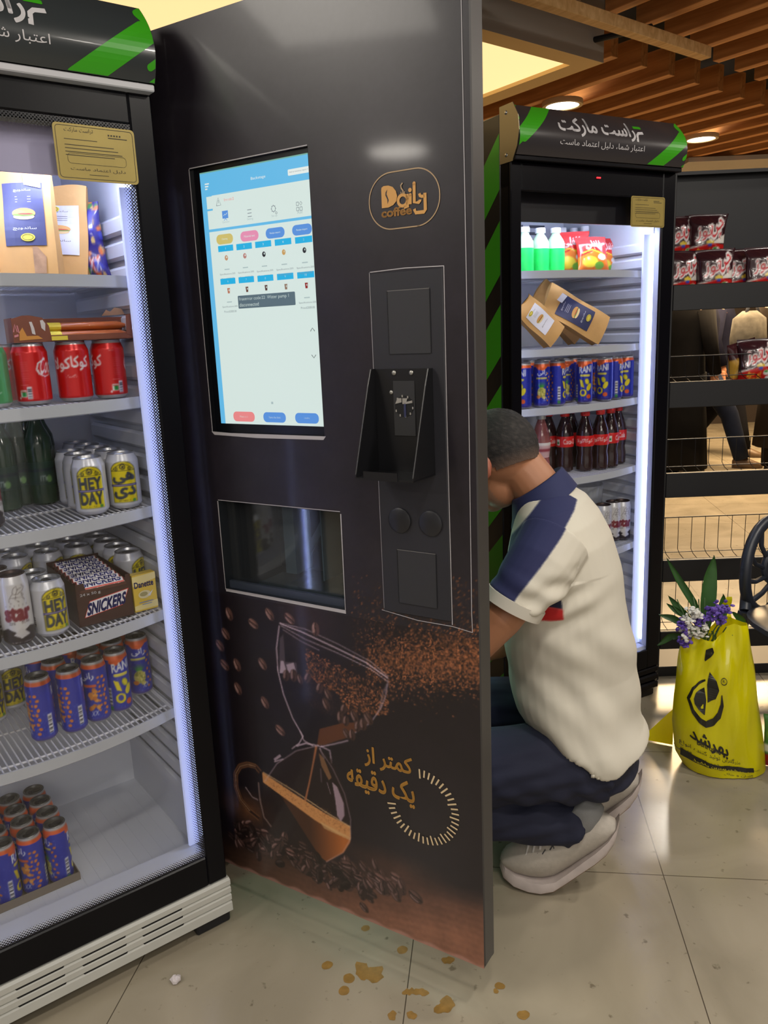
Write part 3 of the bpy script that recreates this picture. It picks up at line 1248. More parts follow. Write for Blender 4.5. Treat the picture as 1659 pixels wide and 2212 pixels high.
# ---- printed vinyl of the door, painted as flat artwork
def art(cv):
    X, Y = cv.xy()
    base = np.array([28, 22, 27.0]) if cv.y0 < .5 else np.array([35, 31, 38.0])
    cv.a[:] = base
    # wooden table at the foot of the picture
    ln = lambda x: .165 + .085 * (x + .66) / .66
    t = np.clip((ln(X) - Y) / .09, 0, 1)
    wood = np.stack([86 + 52 * t, 58 + 34 * t, 48 + 24 * t], 2)
    grain = np.sin((Y * 1.0 - X * .12) * 420 + 3 * np.sin(X * 14)) * 3 + np.sin((Y - X * .1) * 1300 + 2 * np.sin(X * 31)) * 2
    wood += grain[..., None] * np.array([1, .7, .5])
    shade = np.clip(.55 + .5 * (X + .66) / .66, .5, 1)[..., None]
    wood *= shade
    k = np.clip((ln(X) + .03 - Y) / .05, 0, 1)[..., None]
    cv.a[:] = cv.a * (1 - k) + wood * k
    k = np.clip(1 - np.hypot((X + .20) / .16, (Y - .255) / .05), 0, 1)[..., None]
    cv.a[:] = cv.a * (1 - .5 * k) + np.array([112, 70, 48]) * .5 * k
    k = np.clip(1 - np.hypot((X + .60) / .10, (Y - .27) / .06), 0, 1)[..., None]
    cv.a[:] = cv.a * (1 - .7 * k) + np.array([120, 76, 46]) * .7 * k
    k = np.clip(1 - np.hypot((X + .40) / .10, (Y - .80) / .13), 0, 1)[..., None]
    cv.a[:] = cv.a * (1 - .4 * k) + np.array([78, 50, 36]) * .4 * k
    cv.noise(.08, .03).noise(.06, .006)
    if cv.y0 > .6:
        cv.noise(.10, .15)
    q = lambda *pp: [D(*p) for p in pp]
    # coffee powder cloud
    for i in range(9000):
        s = rng.random()
        if i < 4000:
            px, py = 790 + 250 * rng.random() ** .8, 0
            c = 1440 - (px - 800) * .06
            py = c + rng.normal(0, 34)
            if px < 840 and py > 1475: continue
        elif i < 7200:
            px = 660 + 180 * rng.random()
            py = 1400 + (px - 660) * .52 + rng.random() ** .8 * (150 - abs(px - 760) * .35)
            if py > 1545 or px > 838: continue
        else:
            px, py = 760 + 270 * rng.random(), 1240 + 200 * rng.random()
            if rng.random() > np.exp(-((py - 1400) / 90) ** 2) + .12: continue
        x, z = D(px, py)
        r = .0008 + .0009 * rng.random()
        b = .35 + .85 * rng.random()
        if i >= 7200: b *= .7
        cv.ell(x, z, r * 1.5, r * .8, np.clip(np.array([176, 108, 70]) * b, 0, 255), rng.random() * 3, .85)
    # upper glass bowl
    lav = (206, 182, 198)
    bowl = q((603, 1350), (597, 1400), (600, 1450), (612, 1500), (632, 1552), (660, 1600), (683, 1612), (710, 1608), (750, 1594), (800, 1562), (825, 1525), (836, 1470))
    cv.poly(q((600, 1455), (660, 1455), (690, 1480), (730, 1500), (750, 1545), (700, 1590), (660, 1598), (632, 1552), (612, 1500)), (26, 21, 28), .85)
    cv.poly(q((690, 1575), (740, 1562), (800, 1560), (750, 1594), (700, 1610), (684, 1611)), (110, 62, 38), .75)
    cv.poly(q((604, 1380), (612, 1370), (616, 1430), (640, 1432), (642, 1455), (602, 1455)), (120, 104, 118), .45)
    cv.poly(q((606, 1428), (612, 1428), (620, 1455), (604, 1455)), (190, 168, 186), .8)
    cv.poly(q((618, 1436), (634, 1432), (640, 1455), (622, 1454)), (186, 164, 182), .75)
    for pts, w_, al in (((603, 1347, 650, 1365, 720, 1398, 790, 1432, 838, 1466), .0028, .9), ((606, 1352, 660, 1382, 730, 1412, 800, 1446, 836, 1472), .002, .7), ((604, 1346, 660, 1360, 730, 1392, 800, 1430, 838, 1462), .002, .6),
                        ((610, 1360, 650, 1386, 690, 1406), .002, .6), ((603, 1352, 597, 1400, 600, 1450, 612, 1500, 632, 1552, 655, 1592), .0035, .75), ((838, 1470, 832, 1505, 822, 1530, 800, 1562, 752, 1592), .003, .5), ((836, 1478, 826, 1500, 820, 1530), .005, .25),
                        ((655, 1590, 646, 1606, 630, 1618), .003, .7), ((648, 1580, 656, 1600, 676, 1612), .004, .6), ((640, 1612, 660, 1606, 690, 1612), .004, .7), ((690, 1614, 720, 1608, 752, 1600), .003, .7), ((692, 1612, 712, 1622, 716, 1650), .005, .55), ((690, 1616, 700, 1640), .005, .6)):
        P = [D(pts[i], pts[i + 1]) for i in range(0, len(pts), 2)]
        cv.stroke(P, w_, lav, al)

    def bean(px, py, L, rot, lit=1.0):
        x, z = D(px, py)
        W_ = L * .66
        cv.ell(x, z, L, W_, np.array([66, 46, 42]) * lit, rot)
        cv.ell(x - .2 * L * math.sin(rot), z + W_ * .3, L * .72, W_ * .45, np.array([112, 82, 76]) * lit, rot, .8)
        cs, sn = math.cos(rot), math.sin(rot)
        cv.stroke([(x + (t * L * cs - (.12 * math.sin(3 * t)) * W_ * sn), z + (t * L * sn + (.12 * math.sin(3 * t)) * W_ * cs)) for t in (-.9, -.4, 0, .4, .9)], W_ * .22, (26, 16, 16))
        cv.stroke([(x + t * L * cs - .62 * W_ * math.sqrt(max(0, 1 - t * t)) * sn, z + t * L * sn + .62 * W_ * math.sqrt(max(0, 1 - t * t)) * cs) for t in (-.6, -.2, .2, .6)], W_ * .26, np.array([186, 154, 154]) * min(1, lit * .85), .7)
    for px, py in ((618, 1460), (634, 1460), (648, 1468), (664, 1465), (690, 1487), (708, 1500), (704, 1522), (735, 1550), (747, 1558), (765, 1548), (772, 1570), (784, 1565), (748, 1585), (760, 1588), (742, 1532), (795, 1552)):
        bean(px, py, .0115 + .004 * rng.random(), 1.0 + 1.2 * rng.random(), .95)
    for px, py, rot in ((495, 1327, 1.9), (547, 1348, 2.6), (582, 1328, 2.2), (625, 1337, 2.5), (681, 1360, 1.5), (487, 1370, 2.2), (475, 1395, 2.3), (485, 1437, 2.4), (512, 1437, 1.9), (567, 1435, 2.2), (514, 1488, 2.0), (572, 1518, 2.1), (605, 1578, 2.5)):
        bean(px, py, .0155, rot, 1.25)
    # lower cup
    cv.poly(q((683, 1612), (640, 1622), (598, 1650), (570, 1690), (562, 1740), (570, 1790), (600, 1838), (660, 1858), (700, 1858), (740, 1838), (757, 1800), (756, 1745), (738, 1690), (715, 1640)), (40, 27, 25), .6)
    liq = lambda x, z: np.stack([70 + 110 * np.clip((x + .42) / .09, 0, 1), 42 + 60 * np.clip((x + .42) / .09, 0, 1), 28 + 18 * np.clip((x + .42) / .09, 0, 1)], -1)
    cv.poly(q((600, 1710), (680, 1765), (757, 1808), (756, 1820), (742, 1842), (706, 1862), (690, 1850), (672, 1822)), liq, .95)
    cv.poly(q((566, 1668), (578, 1676), (640, 1718), (700, 1756), (756, 1786), (758, 1812), (730, 1802), (680, 1772), (620, 1728), (568, 1690)), (200, 140, 86), 1)
    for i in range(700):
        px = 568 + 188 * rng.random()
        x, z = D(px, 1680 + (px - 568) * .62 + rng.normal(0, 7))
        cv.ell(x, z, .0012, .0009, (np.array([206, 150, 92]) if rng.random() > .45 else np.array([118, 70, 38])), 0, .55)
    cv.stroke(q((568, 1668), (640, 1712), (700, 1752), (756, 1786)), .003, (226, 190, 140), .7)
    cv.poly(q((690, 1774), (757, 1810), (757, 1816), (700, 1790)), (206, 170, 120), .6)
    cv.stroke(q((683, 1612), (676, 1650), (668, 1690), (659, 1730)), [.006, .004, .004, .005], (160, 100, 66), .95)
    cv.poly(q((717, 1690), (728, 1700), (742, 1735), (744, 1762), (736, 1775), (728, 1762), (724, 1730)), (166, 142, 156), .9)
    cv.poly(q((688, 1626), (700, 1640), (716, 1680), (710, 1686), (694, 1655)), (170, 122, 80), .6)
    for pts, w_, al in (((683, 1612, 640, 1622, 598, 1650, 572, 1688), .0028, .45), ((592, 1642, 606, 1632), .006, .7), ((592, 1646, 612, 1640), .003, .7), ((690, 1618, 718, 1660, 744, 1715, 757, 1770, 757, 1812, 740, 1842, 704, 1862), .003, .35), ((692, 1660, 694, 1690), .002, .5), ((706, 1690, 714, 1716), .002, .5)):
        P = [D(pts[i], pts[i + 1]) for i in range(0, len(pts), 2)]
        cv.stroke(P, w_, lav, al)
    hnd = q((562, 1668), (552, 1656), (535, 1651), (518, 1656), (509, 1672), (510, 1700), (520, 1728), (540, 1752), (560, 1768))
    cv.stroke(hnd, .014, (104, 70, 48))
    cv.stroke(hnd, .007, (48, 32, 28))
    cv.stroke(hnd[1:-1], .0022, (196, 150, 110), .8)
    cv.stroke(q((558, 1690), (562, 1730), (570, 1765), (586, 1786)), .005, (120, 100, 96), .8)
    cv.stroke(q((530, 1700), (545, 1722), (557, 1728)), .003, (190, 168, 176), .7)
    # heaps of beans
    for i in range(150):
        s = rng.random()
        px = 500 + 300 * s + rng.normal(0, 8)
        cy = 1795 + (px - 500) * .36
        py = cy + rng.normal(0, 16) + 18 * (s > .5)
        bean(px, py, .0125 + .004 * rng.random(), rng.random() * 3.1, .35 + .75 * rng.random())
    for i in range(46):
        px = 740 + 130 * rng.random()
        py = 1868 + (px - 740) * .44 + rng.normal(0, 13)
        bean(px, py, .0150 + .003 * rng.random(), 1.6 + rng.random() * 1.6, .7 + .4 * rng.random())
    bean(897, 1937, .019, 2.6, .9)
    bean(786, 1960, .014, 2.4, .9)
    # worn light foot of the vinyl
    k = np.clip((.109 + .003 * np.sin(X * 90) - Y) / .006, 0, 1)[..., None] * .5
    cv.a[:] = cv.a * (1 - k) + np.array([196, 150, 140]) * k


BAY = (-.607, -.291, .813, 1.011)       # cup bay opening  u0 u1 z0 z1
SCR = (-.6045, -.318, 1.158, 1.672)     # display recess
M_VINYL = mat('door_vinyl', attr=True, rough=0.34, coat=0.18, bump=0.06, bscale=60)
lo = Canvas(-DW, 0, DB, .80, .00095, (38, 30, 32))
art(lo)
hi = Canvas(-DW, 0, .80, DT, .0016, (38, 30, 32))
art(hi)
lo.half()
painted_grid('printed_vinyl', lo, lambda x, z: (x, np.zeros_like(x), z), 370, 358, M_VINYL, mach, smooth=False)['label'] = 'coffee cup and beans picture on the lower door'


def snap(v, a, b, n):
    return a + round((v - a) / (b - a) * n) / n * (b - a)


nu_, nv_ = 240, 376
BAY = (snap(BAY[0], -DW, 0, nu_), snap(BAY[1], -DW, 0, nu_), snap(BAY[2], .8, DT, nv_), snap(BAY[3], .8, DT, nv_))
SCR = (snap(SCR[0], -DW, 0, nu_), snap(SCR[1], -DW, 0, nu_), snap(SCR[2], .8, DT, nv_), snap(SCR[3], .8, DT, nv_))
inside = lambda x, z, r: (x > r[0]) & (x < r[1]) & (z > r[2]) & (z < r[3])
painted_grid('printed_vinyl', hi, lambda x, z: (x, np.zeros_like(x), z), nu_, nv_, M_VINYL, mach, smooth=False, skip=lambda x, z: inside(x, z, BAY) | inside(x, z, SCR))['label'] = 'plain dark brown upper door face'
# door core: edges and back, with the two openings left free
M_EDGE = mat('door_edge', (58, 56, 56), .42, coat=.1)
dc = MB()
dc.box(-.012, 0.0016, .0006, DTH, DB + .002, DT - .001, .003)
dc.box(-DW, -DW + .012, .0006, DTH, DB + .002, DT - .001, .003)
dc.box(-DW, 0, .0006, DTH, DB + .001, DB + .02).box(-DW, 0, .0006, DTH, DT - .02, DT)
dc.box(-DW, 0, .040, DTH, 1.02, 1.15).box(-DW, 0, .04, DTH, DB, .80).box(-DW, 0, .04, DTH, 1.70, DT).box(-DW, BAY[0], .04, DTH, .8, 1.02).box(BAY[1], 0, .04, DTH, .8, 1.02).box(-DW, SCR[0], .04, DTH, 1.15, 1.70).box(SCR[1], 0, .04, DTH, 1.15, 1.70)
dc.build('door_panel', M_EDGE, mach)
# pale cut edges of the vinyl round the openings
ve = Flat(eps=0, off=.0008).use(mat('cut_vinyl_edge', (176, 172, 176), .5))
ve.stroke([(BAY[0] - .001, 1.009), (BAY[0] - .001, .812), (BAY[1], .8105), (BAY[1] + .0015, 1.008)], .0026)
ve.stroke([(BAY[0], .8095), (BAY[1] + .001, .807)], .0055)
ve.stroke([(BAY[0], 1.0115), (BAY[1], 1.0125)], .0014)
ve.stroke([(SCR[0], SCR[3] + .001), (SCR[1], SCR[3] + .002)], .0018)
ve.stroke([(SCR[0] - .001, SCR[3]), (SCR[0] - .001, SCR[2])], .0018)
ve.poly([(SCR[0] - .004, SCR[2] + .001), (SCR[0] + .05, SCR[2] - .001), (SCR[1] + .004, SCR[2]), (SCR[1] - .002, SCR[2] - .007), (SCR[0] + .12, SCR[2] - .009), (SCR[0] + .004, SCR[2] - .006)])
ve.stroke([(-.012, DT - .004), (-.0115, 1.2), (-.013, .85), (-.012, .812)], .0014)
ve.stroke([(-.1975, 1.4495), (-.127, 1.4515), (-.052, 1.4495)], .0016)
ve.stroke([(-.0525, 1.449), (-.0535, 1.2), (-.0525, .82)], .0018)
ve.stroke([(-.199, 1.449), (-.1985, .83)], .001)
ve.stroke([(-.204, .826), (-.125, .817), (-.0525, .817), (-.012, .812)], .0013)
ve.build('vinyl_edge', mach)

# ---- display
scr = MB().box(SCR[0] - .01, SCR[1] + .01, .005, .06, SCR[2] - .01, SCR[3] + .01).box(SCR[0] - .001, SCR[0], 0, .006, SCR[2], SCR[3]).box(SCR[1], SCR[1] + .001, 0, .006, SCR[2], SCR[3]).box(SCR[0], SCR[1], 0, .006, SCR[3], SCR[3] + .001).box(SCR[0], SCR[1], 0, .006, SCR[2] - .001, SCR[2]).build('touch_screen', mat('screen_bezel', (10, 12, 16), .25), mach)
f = Flat(fn=lambda x, z, h: (x, .005 - h, z), eps=.00008, off=.0003)


def E_(n, c, e=0.9):
    return mat('screen_' + n, (8, 8, 8), .3, emit=e, ec=c, spec=.3)


K = 290 / 1659.0
SX0, SX1, SZ0, SZ1 = -.5835, -.3195, 1.1755, 1.6600


def sp(X_, Y_):
    """crop pixel of the display -> door coordinates"""
    return D(430 + X_ * K, 320 + Y_ * K)


def srect(m, x0, y0, x1, y1, r=0.0):
    (a, b), (c, d) = sp(x0, y0), sp(x1, y1)
    f.use(m).rect(max(a, SX0), max(d, SZ0), min(c, SX1), b, r)


WHT, SKY, BLU = E_('pale', (222, 238, 232)), E_('sky', (104, 192, 238)), E_('blue', (92, 150, 226))
CYA, PNK, YEL, GRY = E_('cyan', (34, 180, 232)), E_('pink', (236, 148, 182)), E_('yellow', (214, 196, 112)), E_('grey', (128, 140, 146))
LGR, RED, DRK, TOAST = E_('lightgrey', (176, 196, 196)), E_('red', (240, 140, 140)), E_('dark', (50, 60, 66)), E_('toast', (92, 112, 122))
f.use(SKY).rect(SX0, SZ0, SX1, SZ1)
f.use(E_('topline', (120, 176, 160))).rect(SX0, SZ1, SX1, SZ1 + .0022)
x0s = SX0 + .0125
srect(WHT, 135, 585, 1372, 580)
_, zA = sp(135, 590)
zz = lambda X_, Y_: sp(X_, Y_)[1]
f.use(WHT).rect(x0s, zz(150, 745), SX1, zz(135, 592)).rect(x0s, zz(165, 998), SX1, zz(152, 768)).rect(x0s, SZ0, SX1, zz(172, 1030))
f.use(E_('white', (236, 244, 240)))
for k, w in enumerate((.011, .009, .006)):
    z = zz(125, 432 + 32 * k)
    f.rect(SX0 + .0115, z - .0012, SX0 + .0115 + w, z + .0012)
a, b = sp(1075, 255), sp(1350, 345)
f.rect(a[0], zz(1075, 340), b[0], zz(1075, 262), .002)
P0, P1 = sp(622, 400), sp(800, 345)
f.text('Backstage', P0[0], P0[1], P1[0], P1[1] + .003)
f.use(GRY).text('Add to inventory report >', a[0] + .003, zz(1075, 312), b[0] - .003, zz(1075, 288))
c = sp(220, 665)
f.use(GRY).stroke([(c[0] - .006, c[1] - .006), (c[0] + .006, c[1] - .006), (c[0], c[1] + .008), (c[0] - .006, c[1] - .006)], .0011)
f.rect(c[0] - .0005, c[1] - .002, c[0] + .0005, c[1] + .004)
c = sp(290, 640)
f.use(RED).text('Error code 22', c[0], c[1] - .002, c[0] + .025, c[1] + .003)
c = sp(305, 825)
f.use(BLU).rect(c[0] - .0075, c[1] - .006, c[0] + .0075, c[1] + .008).stroke([(c[0], c[1] - .006), (c[0] - .004, c[1] - .010)], .001).stroke([(c[0], c[1] - .006), (c[0] + .004, c[1] - .010)], .001)
f.use(WHT).stroke([(c[0] - .004, c[1] - .001), (c[0] - .001, c[1] + .002), (c[0] + .001, c[1]), (c[0] + .005, c[1] + .004)], .001)
f.use(GRY)
c = sp(607, 800)
for k in (-1, 0, 1):
    f.rect(c[0] - .005, c[1] + .006 * k - .0006, c[0] + .005, c[1] + .006 * k + .0006)
c = sp(903, 745)
f.stroke(ell(c[0], c[1], .0045, .0052, 0, 14), .0011, closed=True).stroke(ell(c[0] + .006, c[1] - .008, .002, .002, 0, 10), .0009, closed=True)
for k in range(8):
    a_ = k * PI / 4
    f.stroke([(c[0] + .0045 * math.cos(a_), c[1] + .0052 * math.sin(a_)), (c[0] + .0062 * math.cos(a_), c[1] + .0068 * math.sin(a_))], .0012)
c = sp(1222, 715)
for dx in (-.0038, .0038):
    for dz in (-.0045, .0045):
        q_ = ell(c[0] + dx, c[1] + dz, .0028, .0034, 0, 4 if dx > 0 and dz > 0 else 16)
        f.stroke(q_ if dx > 0 and dz > 0 else rrect(c[0] + dx - .0026, c[1] + dz - .003, c[0] + dx + .0026, c[1] + dz + .003, .0006), .0009, closed=True)
f.use(LGR)
for X_, Y_, t in ((315, 915, 'Operation'), (615, 878, 'Setting'), (915, 838, 'Set up'), (1228, 792, 'Add')):
    c = sp(X_, Y_)
    f.text(t, c[0] - .009, c[1] - .002, c[0] + .009, c[1] + .003, keep=True)
for X_, Y_, w, m, t in ((300, 1122, .043, YEL, 'Cleaning'), (607, 1083, .045, PNK, 'Material test'), (925, 1045, .045, BLU, 'Recipe export'), (1258, 1005, .045, BLU, 'Recipe import')):
    c = sp(X_, Y_)
    f.use(m).rect(c[0] - w / 2, c[1] - .0092, c[0] + w / 2, c[1] + .0092, .0088)
    f.use(WHT).text(t, c[0] - w * .3, c[1] - .002, c[0] + w * .3, c[1] + .002, keep=True)
colx = (315, 545, 783, 1030, 1285)
for r_, (ys, yp) in enumerate((((1237, 1213, 1185, 1157, 1130), ((1355, (200, 150, 110)), (1330, (190, 130, 120)), (1310, (40, 40, 44)), (1285, (206, 160, 90)), (1260, (40, 40, 44)))), ((1645, 1625, 1607, 1585, 1565), ((1762, (190, 120, 90)), (1745, (110, 74, 60)), (1725, (90, 60, 50)), (1712, (150, 120, 100)), (1697, (150, 40, 40)))))):
    for k in range(5):
        dx = (35, 32, 30, 28, 26)[k] * r_
        c = sp(colx[k] + dx, ys[k])
        f.use(CYA).rect(c[0] - .0195, c[1] - .0056, c[0] + .0195, c[1] + .0056)
        f.use(WHT).text(str(r_ * 5 + k + 1), c[0] - .003, c[1] - .002, c[0] + .003, c[1] + .002, keep=True)
        c = sp(colx[k] + dx + 10, yp[k][0])
        f.use(E_('cup%d%d' % (r_, k), yp[k][1])).poly([(c[0] - .0035, c[1] + .005), (c[0] + .0035, c[1] + .005), (c[0] + .0025, c[1] - .005), (c[0] - .0025, c[1] - .005)] if r_ else ell(c[0], c[1], .0042, .005))
        f.use(WHT).poly(ell(c[0] + .001, c[1] + .001, .0014, .0018))
        if r_ == 1 and k in (1, 2, 3): continue
        f.use(LGR).rect(c[0] - .007, c[1] - .0225, c[0] + .006, c[1] - .0205)
        f.use(GRY).text('Specifications:205', c[0] - .020, c[1] - .0325, c[0] + .020, c[1] - .0285).text('Price:62000.00', c[0] - .016, c[1] - .0415, c[0] + .016, c[1] - .0375)
(a, b), (c, d) = sp(483, 1985), sp(1178, 1782)
f.use(TOAST).rect(a, zz(483, 1985), c, zz(483, 1825), .002)
f.use(WHT).text('freeerror code:22  Water pump 1', a + .003, zz(483, 1898), c - .015, zz(483, 1845)).text('disconnected', a + .003, zz(483, 1962), a + .052, zz(483, 1918))
f.use(DRK)
for px, py, s_ in ((674, 712, 1), (677, 770, -1)):
    c = D(px, py)
    f.stroke([(c[0] - .005, c[1] - .003 * s_), (c[0], c[1] + .003 * s_), (c[0] + .005, c[1] - .003 * s_)], .0012)
for px, m, t in ((525, RED, 'Main test'), (591, BLU, 'Tare the bins'), (661, BLU, 'Loading')):
    c = D(px, 889)
    f.use(m).rect(c[0] - .0285, SZ0 + .0055, c[0] + .0285, SZ0 + .0255, .009)
    f.use(WHT).text(t, c[0] - .015, SZ0 + .0135, c[0] + .015, SZ0 + .0175, keep=True)
f.use(LGR).rect(*D(585, 873), *D(589, 868))
f.build('display_content', scr)['label'] = 'lit blue and white menu'

# ---- brand mark
GOLD = mat('gold_print', (204, 152, 82), .42)
GOLDR = mat('gold_ring', (176, 148, 112), .4)
lg = Flat(off=.0008)
lg.use(GOLDR).stroke(rrect(-.1925, 1.5165, -.0565, 1.6065, .044, 12), .0019, closed=True)
lp = lambda X_, Y_: D(780 + X_ * 210 / 1659, 340 + Y_ * 210 / 1659)
lg.use(GOLD)
lg.poly([lp(*p) for p in ((362, 870), (350, 560), (355, 520), (390, 492), (470, 482), (545, 505), (600, 575), (622, 660), (608, 745), (555, 815), (470, 858))])
ac = lp(716, 735)
lg.stroke(ell(ac[0], ac[1], .0088, .0088, 0, 20), .0052, closed=True).stroke([(ac[0] + .0088, ac[1] + .009), (ac[0] + .0092, ac[1] - .0112), (ac[0] + .002, ac[1] - .0112)], .0056).stroke([lp(845, 640), lp(845, 800)], .0055)
lg.poly(ell(*lp(840, 557), .0034, .0034)).poly(ell(*lp(845, 640), .0027, .0027)).poly(ell(*lp(910, 445), .003, .003))
lg.stroke([lp(910, 445), lp(915, 770), lp(990, 768), lp(1010, 735), lp(1010, 720)], .0056)
lg.stroke([lp(1000, 615), lp(1012, 655), lp(1045, 668), lp(1085, 655)], .0050).stroke([lp(1095, 605), lp(1103, 890), lp(1080, 930), lp(940, 945), lp(915, 880)], .0058)
lg.text('coffee', lp(362, 1030)[0], lp(362, 1030)[1], lp(868, 975)[0], lp(640, 850)[1], bold=.03)
lg.use(mat('logo_hole', (36, 30, 36), .4)).poly([lp(*p) for p in ((455, 545), (425, 600), (422, 650), (455, 720), (462, 800), (480, 730), (465, 690), (442, 630))])
lg.use(GOLDR).stroke([lp(715, 435), lp(685, 480), lp(695, 530), lp(725, 570), lp(725, 620)], .0022).stroke([lp(690, 590), lp(690, 625)], .0015).stroke([lp(752, 580), lp(745, 625)], .0015)
lg.build('brand_mark', mach)
# ---- slogan with its clock ring
YGOLD = mat('yellow_gold_print', (226, 172, 84), .42)
tk = mat('cream_print', (214, 190, 150), .42)
sl = Flat(off=.0008)
sl.use(YGOLD).text('کمتر از', -.262, .478, -.150, .524, fa=True, bold=.022).text('یک دقیقه', -.309, .414, -.147, .470, fa=True, bold=.022)
sl.use(tk)
cx, cz = -.1300, .4235
for k in range(36):
    a_ = math.radians(92 - k * 7.9)
    if k > 33: break
    r0, r1 = (.0665, .0825) if k % 3 else (.062, .0825)
    w = .0034
    sl.poly([(cx + r * math.cos(a_) + s_ * w / 2 * math.sin(a_), cz + r * math.sin(a_) - s_ * w / 2 * math.cos(a_)) for r, s_ in ((r0, -1), (r1, -1), (r1, 1), (r0, 1))])
sl.build('slogan_print', mach)

# ---- payment panel with card tray and buttons
M_PAY = mat('payment_plate', (40, 40, 46), .42, bump=.05, bscale=400)
pp = MB().box(-.1975, -.054, -.0035, .0, .826, 1.4475, .0015)
pay = pp.build('payment_panel', M_PAY, mach)
for (x0, z0, x1, z1) in ((-.162, 1.3085, -.0788, 1.4155), (-.162, .848, -.081, .952)):
    MB().prism(rrect(x0, z0, x1, z1, .002), 1, -.0045, -.003).build('blanking_plate', mat('blank_plate', (46, 46, 50), .5), pay)
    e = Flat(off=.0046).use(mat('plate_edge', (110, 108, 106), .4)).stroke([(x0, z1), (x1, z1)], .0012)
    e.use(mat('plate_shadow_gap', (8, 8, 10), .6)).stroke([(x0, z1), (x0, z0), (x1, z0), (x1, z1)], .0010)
    e.build('plate_gap', pay)
for u in (-.154, -.0895):
    MB().lathe([(.0235, 0), (.0235, .003), (.0205, .0045), (.0, .0045)], 36, cap=False).build('round_button', mat('button_black', (34, 34, 38), .35), pay, smooth=True, loc=(u, -.0035, 1.0085), rot=(PI / 2, 0, 0))
tr = MB()
tr.box(-.1935, -.08, -.006, -.0036, 1.10, 1.283)
for u, th in ((-.195, .0022), (-.0795, .0022)):
    tr.prism([(-.0036, 1.2835), (-.018, 1.2835), (-.030, 1.255), (-.082, 1.105), (-.082, 1.099), (-.0036, 1.099)], 0, u, u + th)
tr.box(-.195, -.0773, -.082, -.0036, 1.097, 1.100).box(-.177, -.108, -.0835, -.0815, 1.097, 1.112)
tray = tr.build('card_reader_tray', mat('tray_black', (18, 18, 21), .38), pay)
MB().box(-.156, -.112, -.0075, -.006, 1.165, 1.262, .001).build('back_plate', mat('tray_plate', (42, 42, 44), .5), tray)
rg = MB()
rg.prism(ell(-.1335, 1.218, .0185, .0185, 0, 24), 1, -.0085, -.0074)
rg.k = 1
for k in range(9):
    a_ = PI * .15 + k * PI * 1.6 / 8 + PI
    rg.box(-.1335 + .018 * math.cos(a_) - .0012, -.1335 + .018 * math.cos(a_) + .0012, -.0095, -.0084, 1.218 + .018 * math.sin(a_) - .002, 1.218 + .018 * math.sin(a_) + .002)
rg.prism([(-.151, 1.222), (-.146, 1.232), (-.138, 1.232), (-.138, 1.225)], 1, -.0098, -.0084).prism([(-.136, 1.222), (-.136, 1.232), (-.126, 1.232), (-.128, 1.226), (-.118, 1.228), (-.116, 1.224), (-.130, 1.222)], 1, -.0098, -.0084)
rg.k = 2
rg.box(-.1335, -.1295, -.0098, -.0085, 1.199, 1.224)
rg.build('reader_opening', [mat('hole_black', (6, 6, 8), .6), mat('reader_grey', (150, 146, 140), .45), mat('reader_blue', (50, 54, 86), .4)], tray)
for u, z, r in ((-.153, 1.276, .0045), (-.118, 1.276, .0042), (-.160, 1.242, .0038)):
    MB().ball((u, -.0068, z), r, 1, .5, 1).build('screw', mat('screw_steel', (168, 166, 160), .35, .7), tray, smooth=True)

# ---- cup bay behind the door face
bx0, bx1, bz0, bz1 = BAY
by = MB()
by.box(bx0 - .006, bx0, 0.0005, .20, bz0 - .006, bz1 + .006).box(bx1, bx1 + .006, .0005, .20, bz0 - .006, bz1 + .006)
by.box(bx0, bx1, .0005, .20, bz0 - .006, bz0).box(bx0, bx1, .0005, .20, bz1, bz1 + .006).box(bx0, bx1, .194, .20, bz0, bz1)
bay = by.build('cup_bay', mat('bay_black', (24, 28, 34), .3, coat=.3), mach)
MB().box(bx0, bx1, .012, .020, bz0, bz0 + .016).build('bay_sill', mat('bay_sill_grey', (52, 58, 70), .3), bay)
MB().box(bx0, bx1, .024, .027, bz0 + .014, bz1).build('bay_window', glass_mat('bay_glass', .08, (.82, .88, .9), .04, .012), bay)
MB().box(bx1 - .095, bx1 - .092, .06, .19, bz0 + .03, bz1).build('cup_guide', mat('guide_grey', (84, 94, 102), .35), bay)
MB().box(bx0 + .09, bx0 + .12, .10, .16, bz0 + .02, bz1).build('cup_guide', mat('guide_grey', (84, 94, 102), .35), bay)
MB().prism([(bx0 + .10, bz0 + .05), (bx0 + .11, bz0 + .035), (bx0 + .20, bz1 - .03), (bx0 + .19, bz1 - .015)], 1, .15, .156).build('chute', mat('chute_grey', (92, 98, 108), .3), bay)
MB().box(bx1 - .058, bx1 - .012, .185, .1935, bz0 + .06, bz1 - .05, .002).build('orange_reflection', mat('amber', (190, 92, 34), .4), bay)  # amber block put in for the orange glow reflected in the bay
MB().box(bx0 + .05, bx1 - .02, .05, .18, bz0 + .002, bz0 + .006).build('drip_tray', mat('drip_steel', (92, 102, 108), .25, .6), bay)

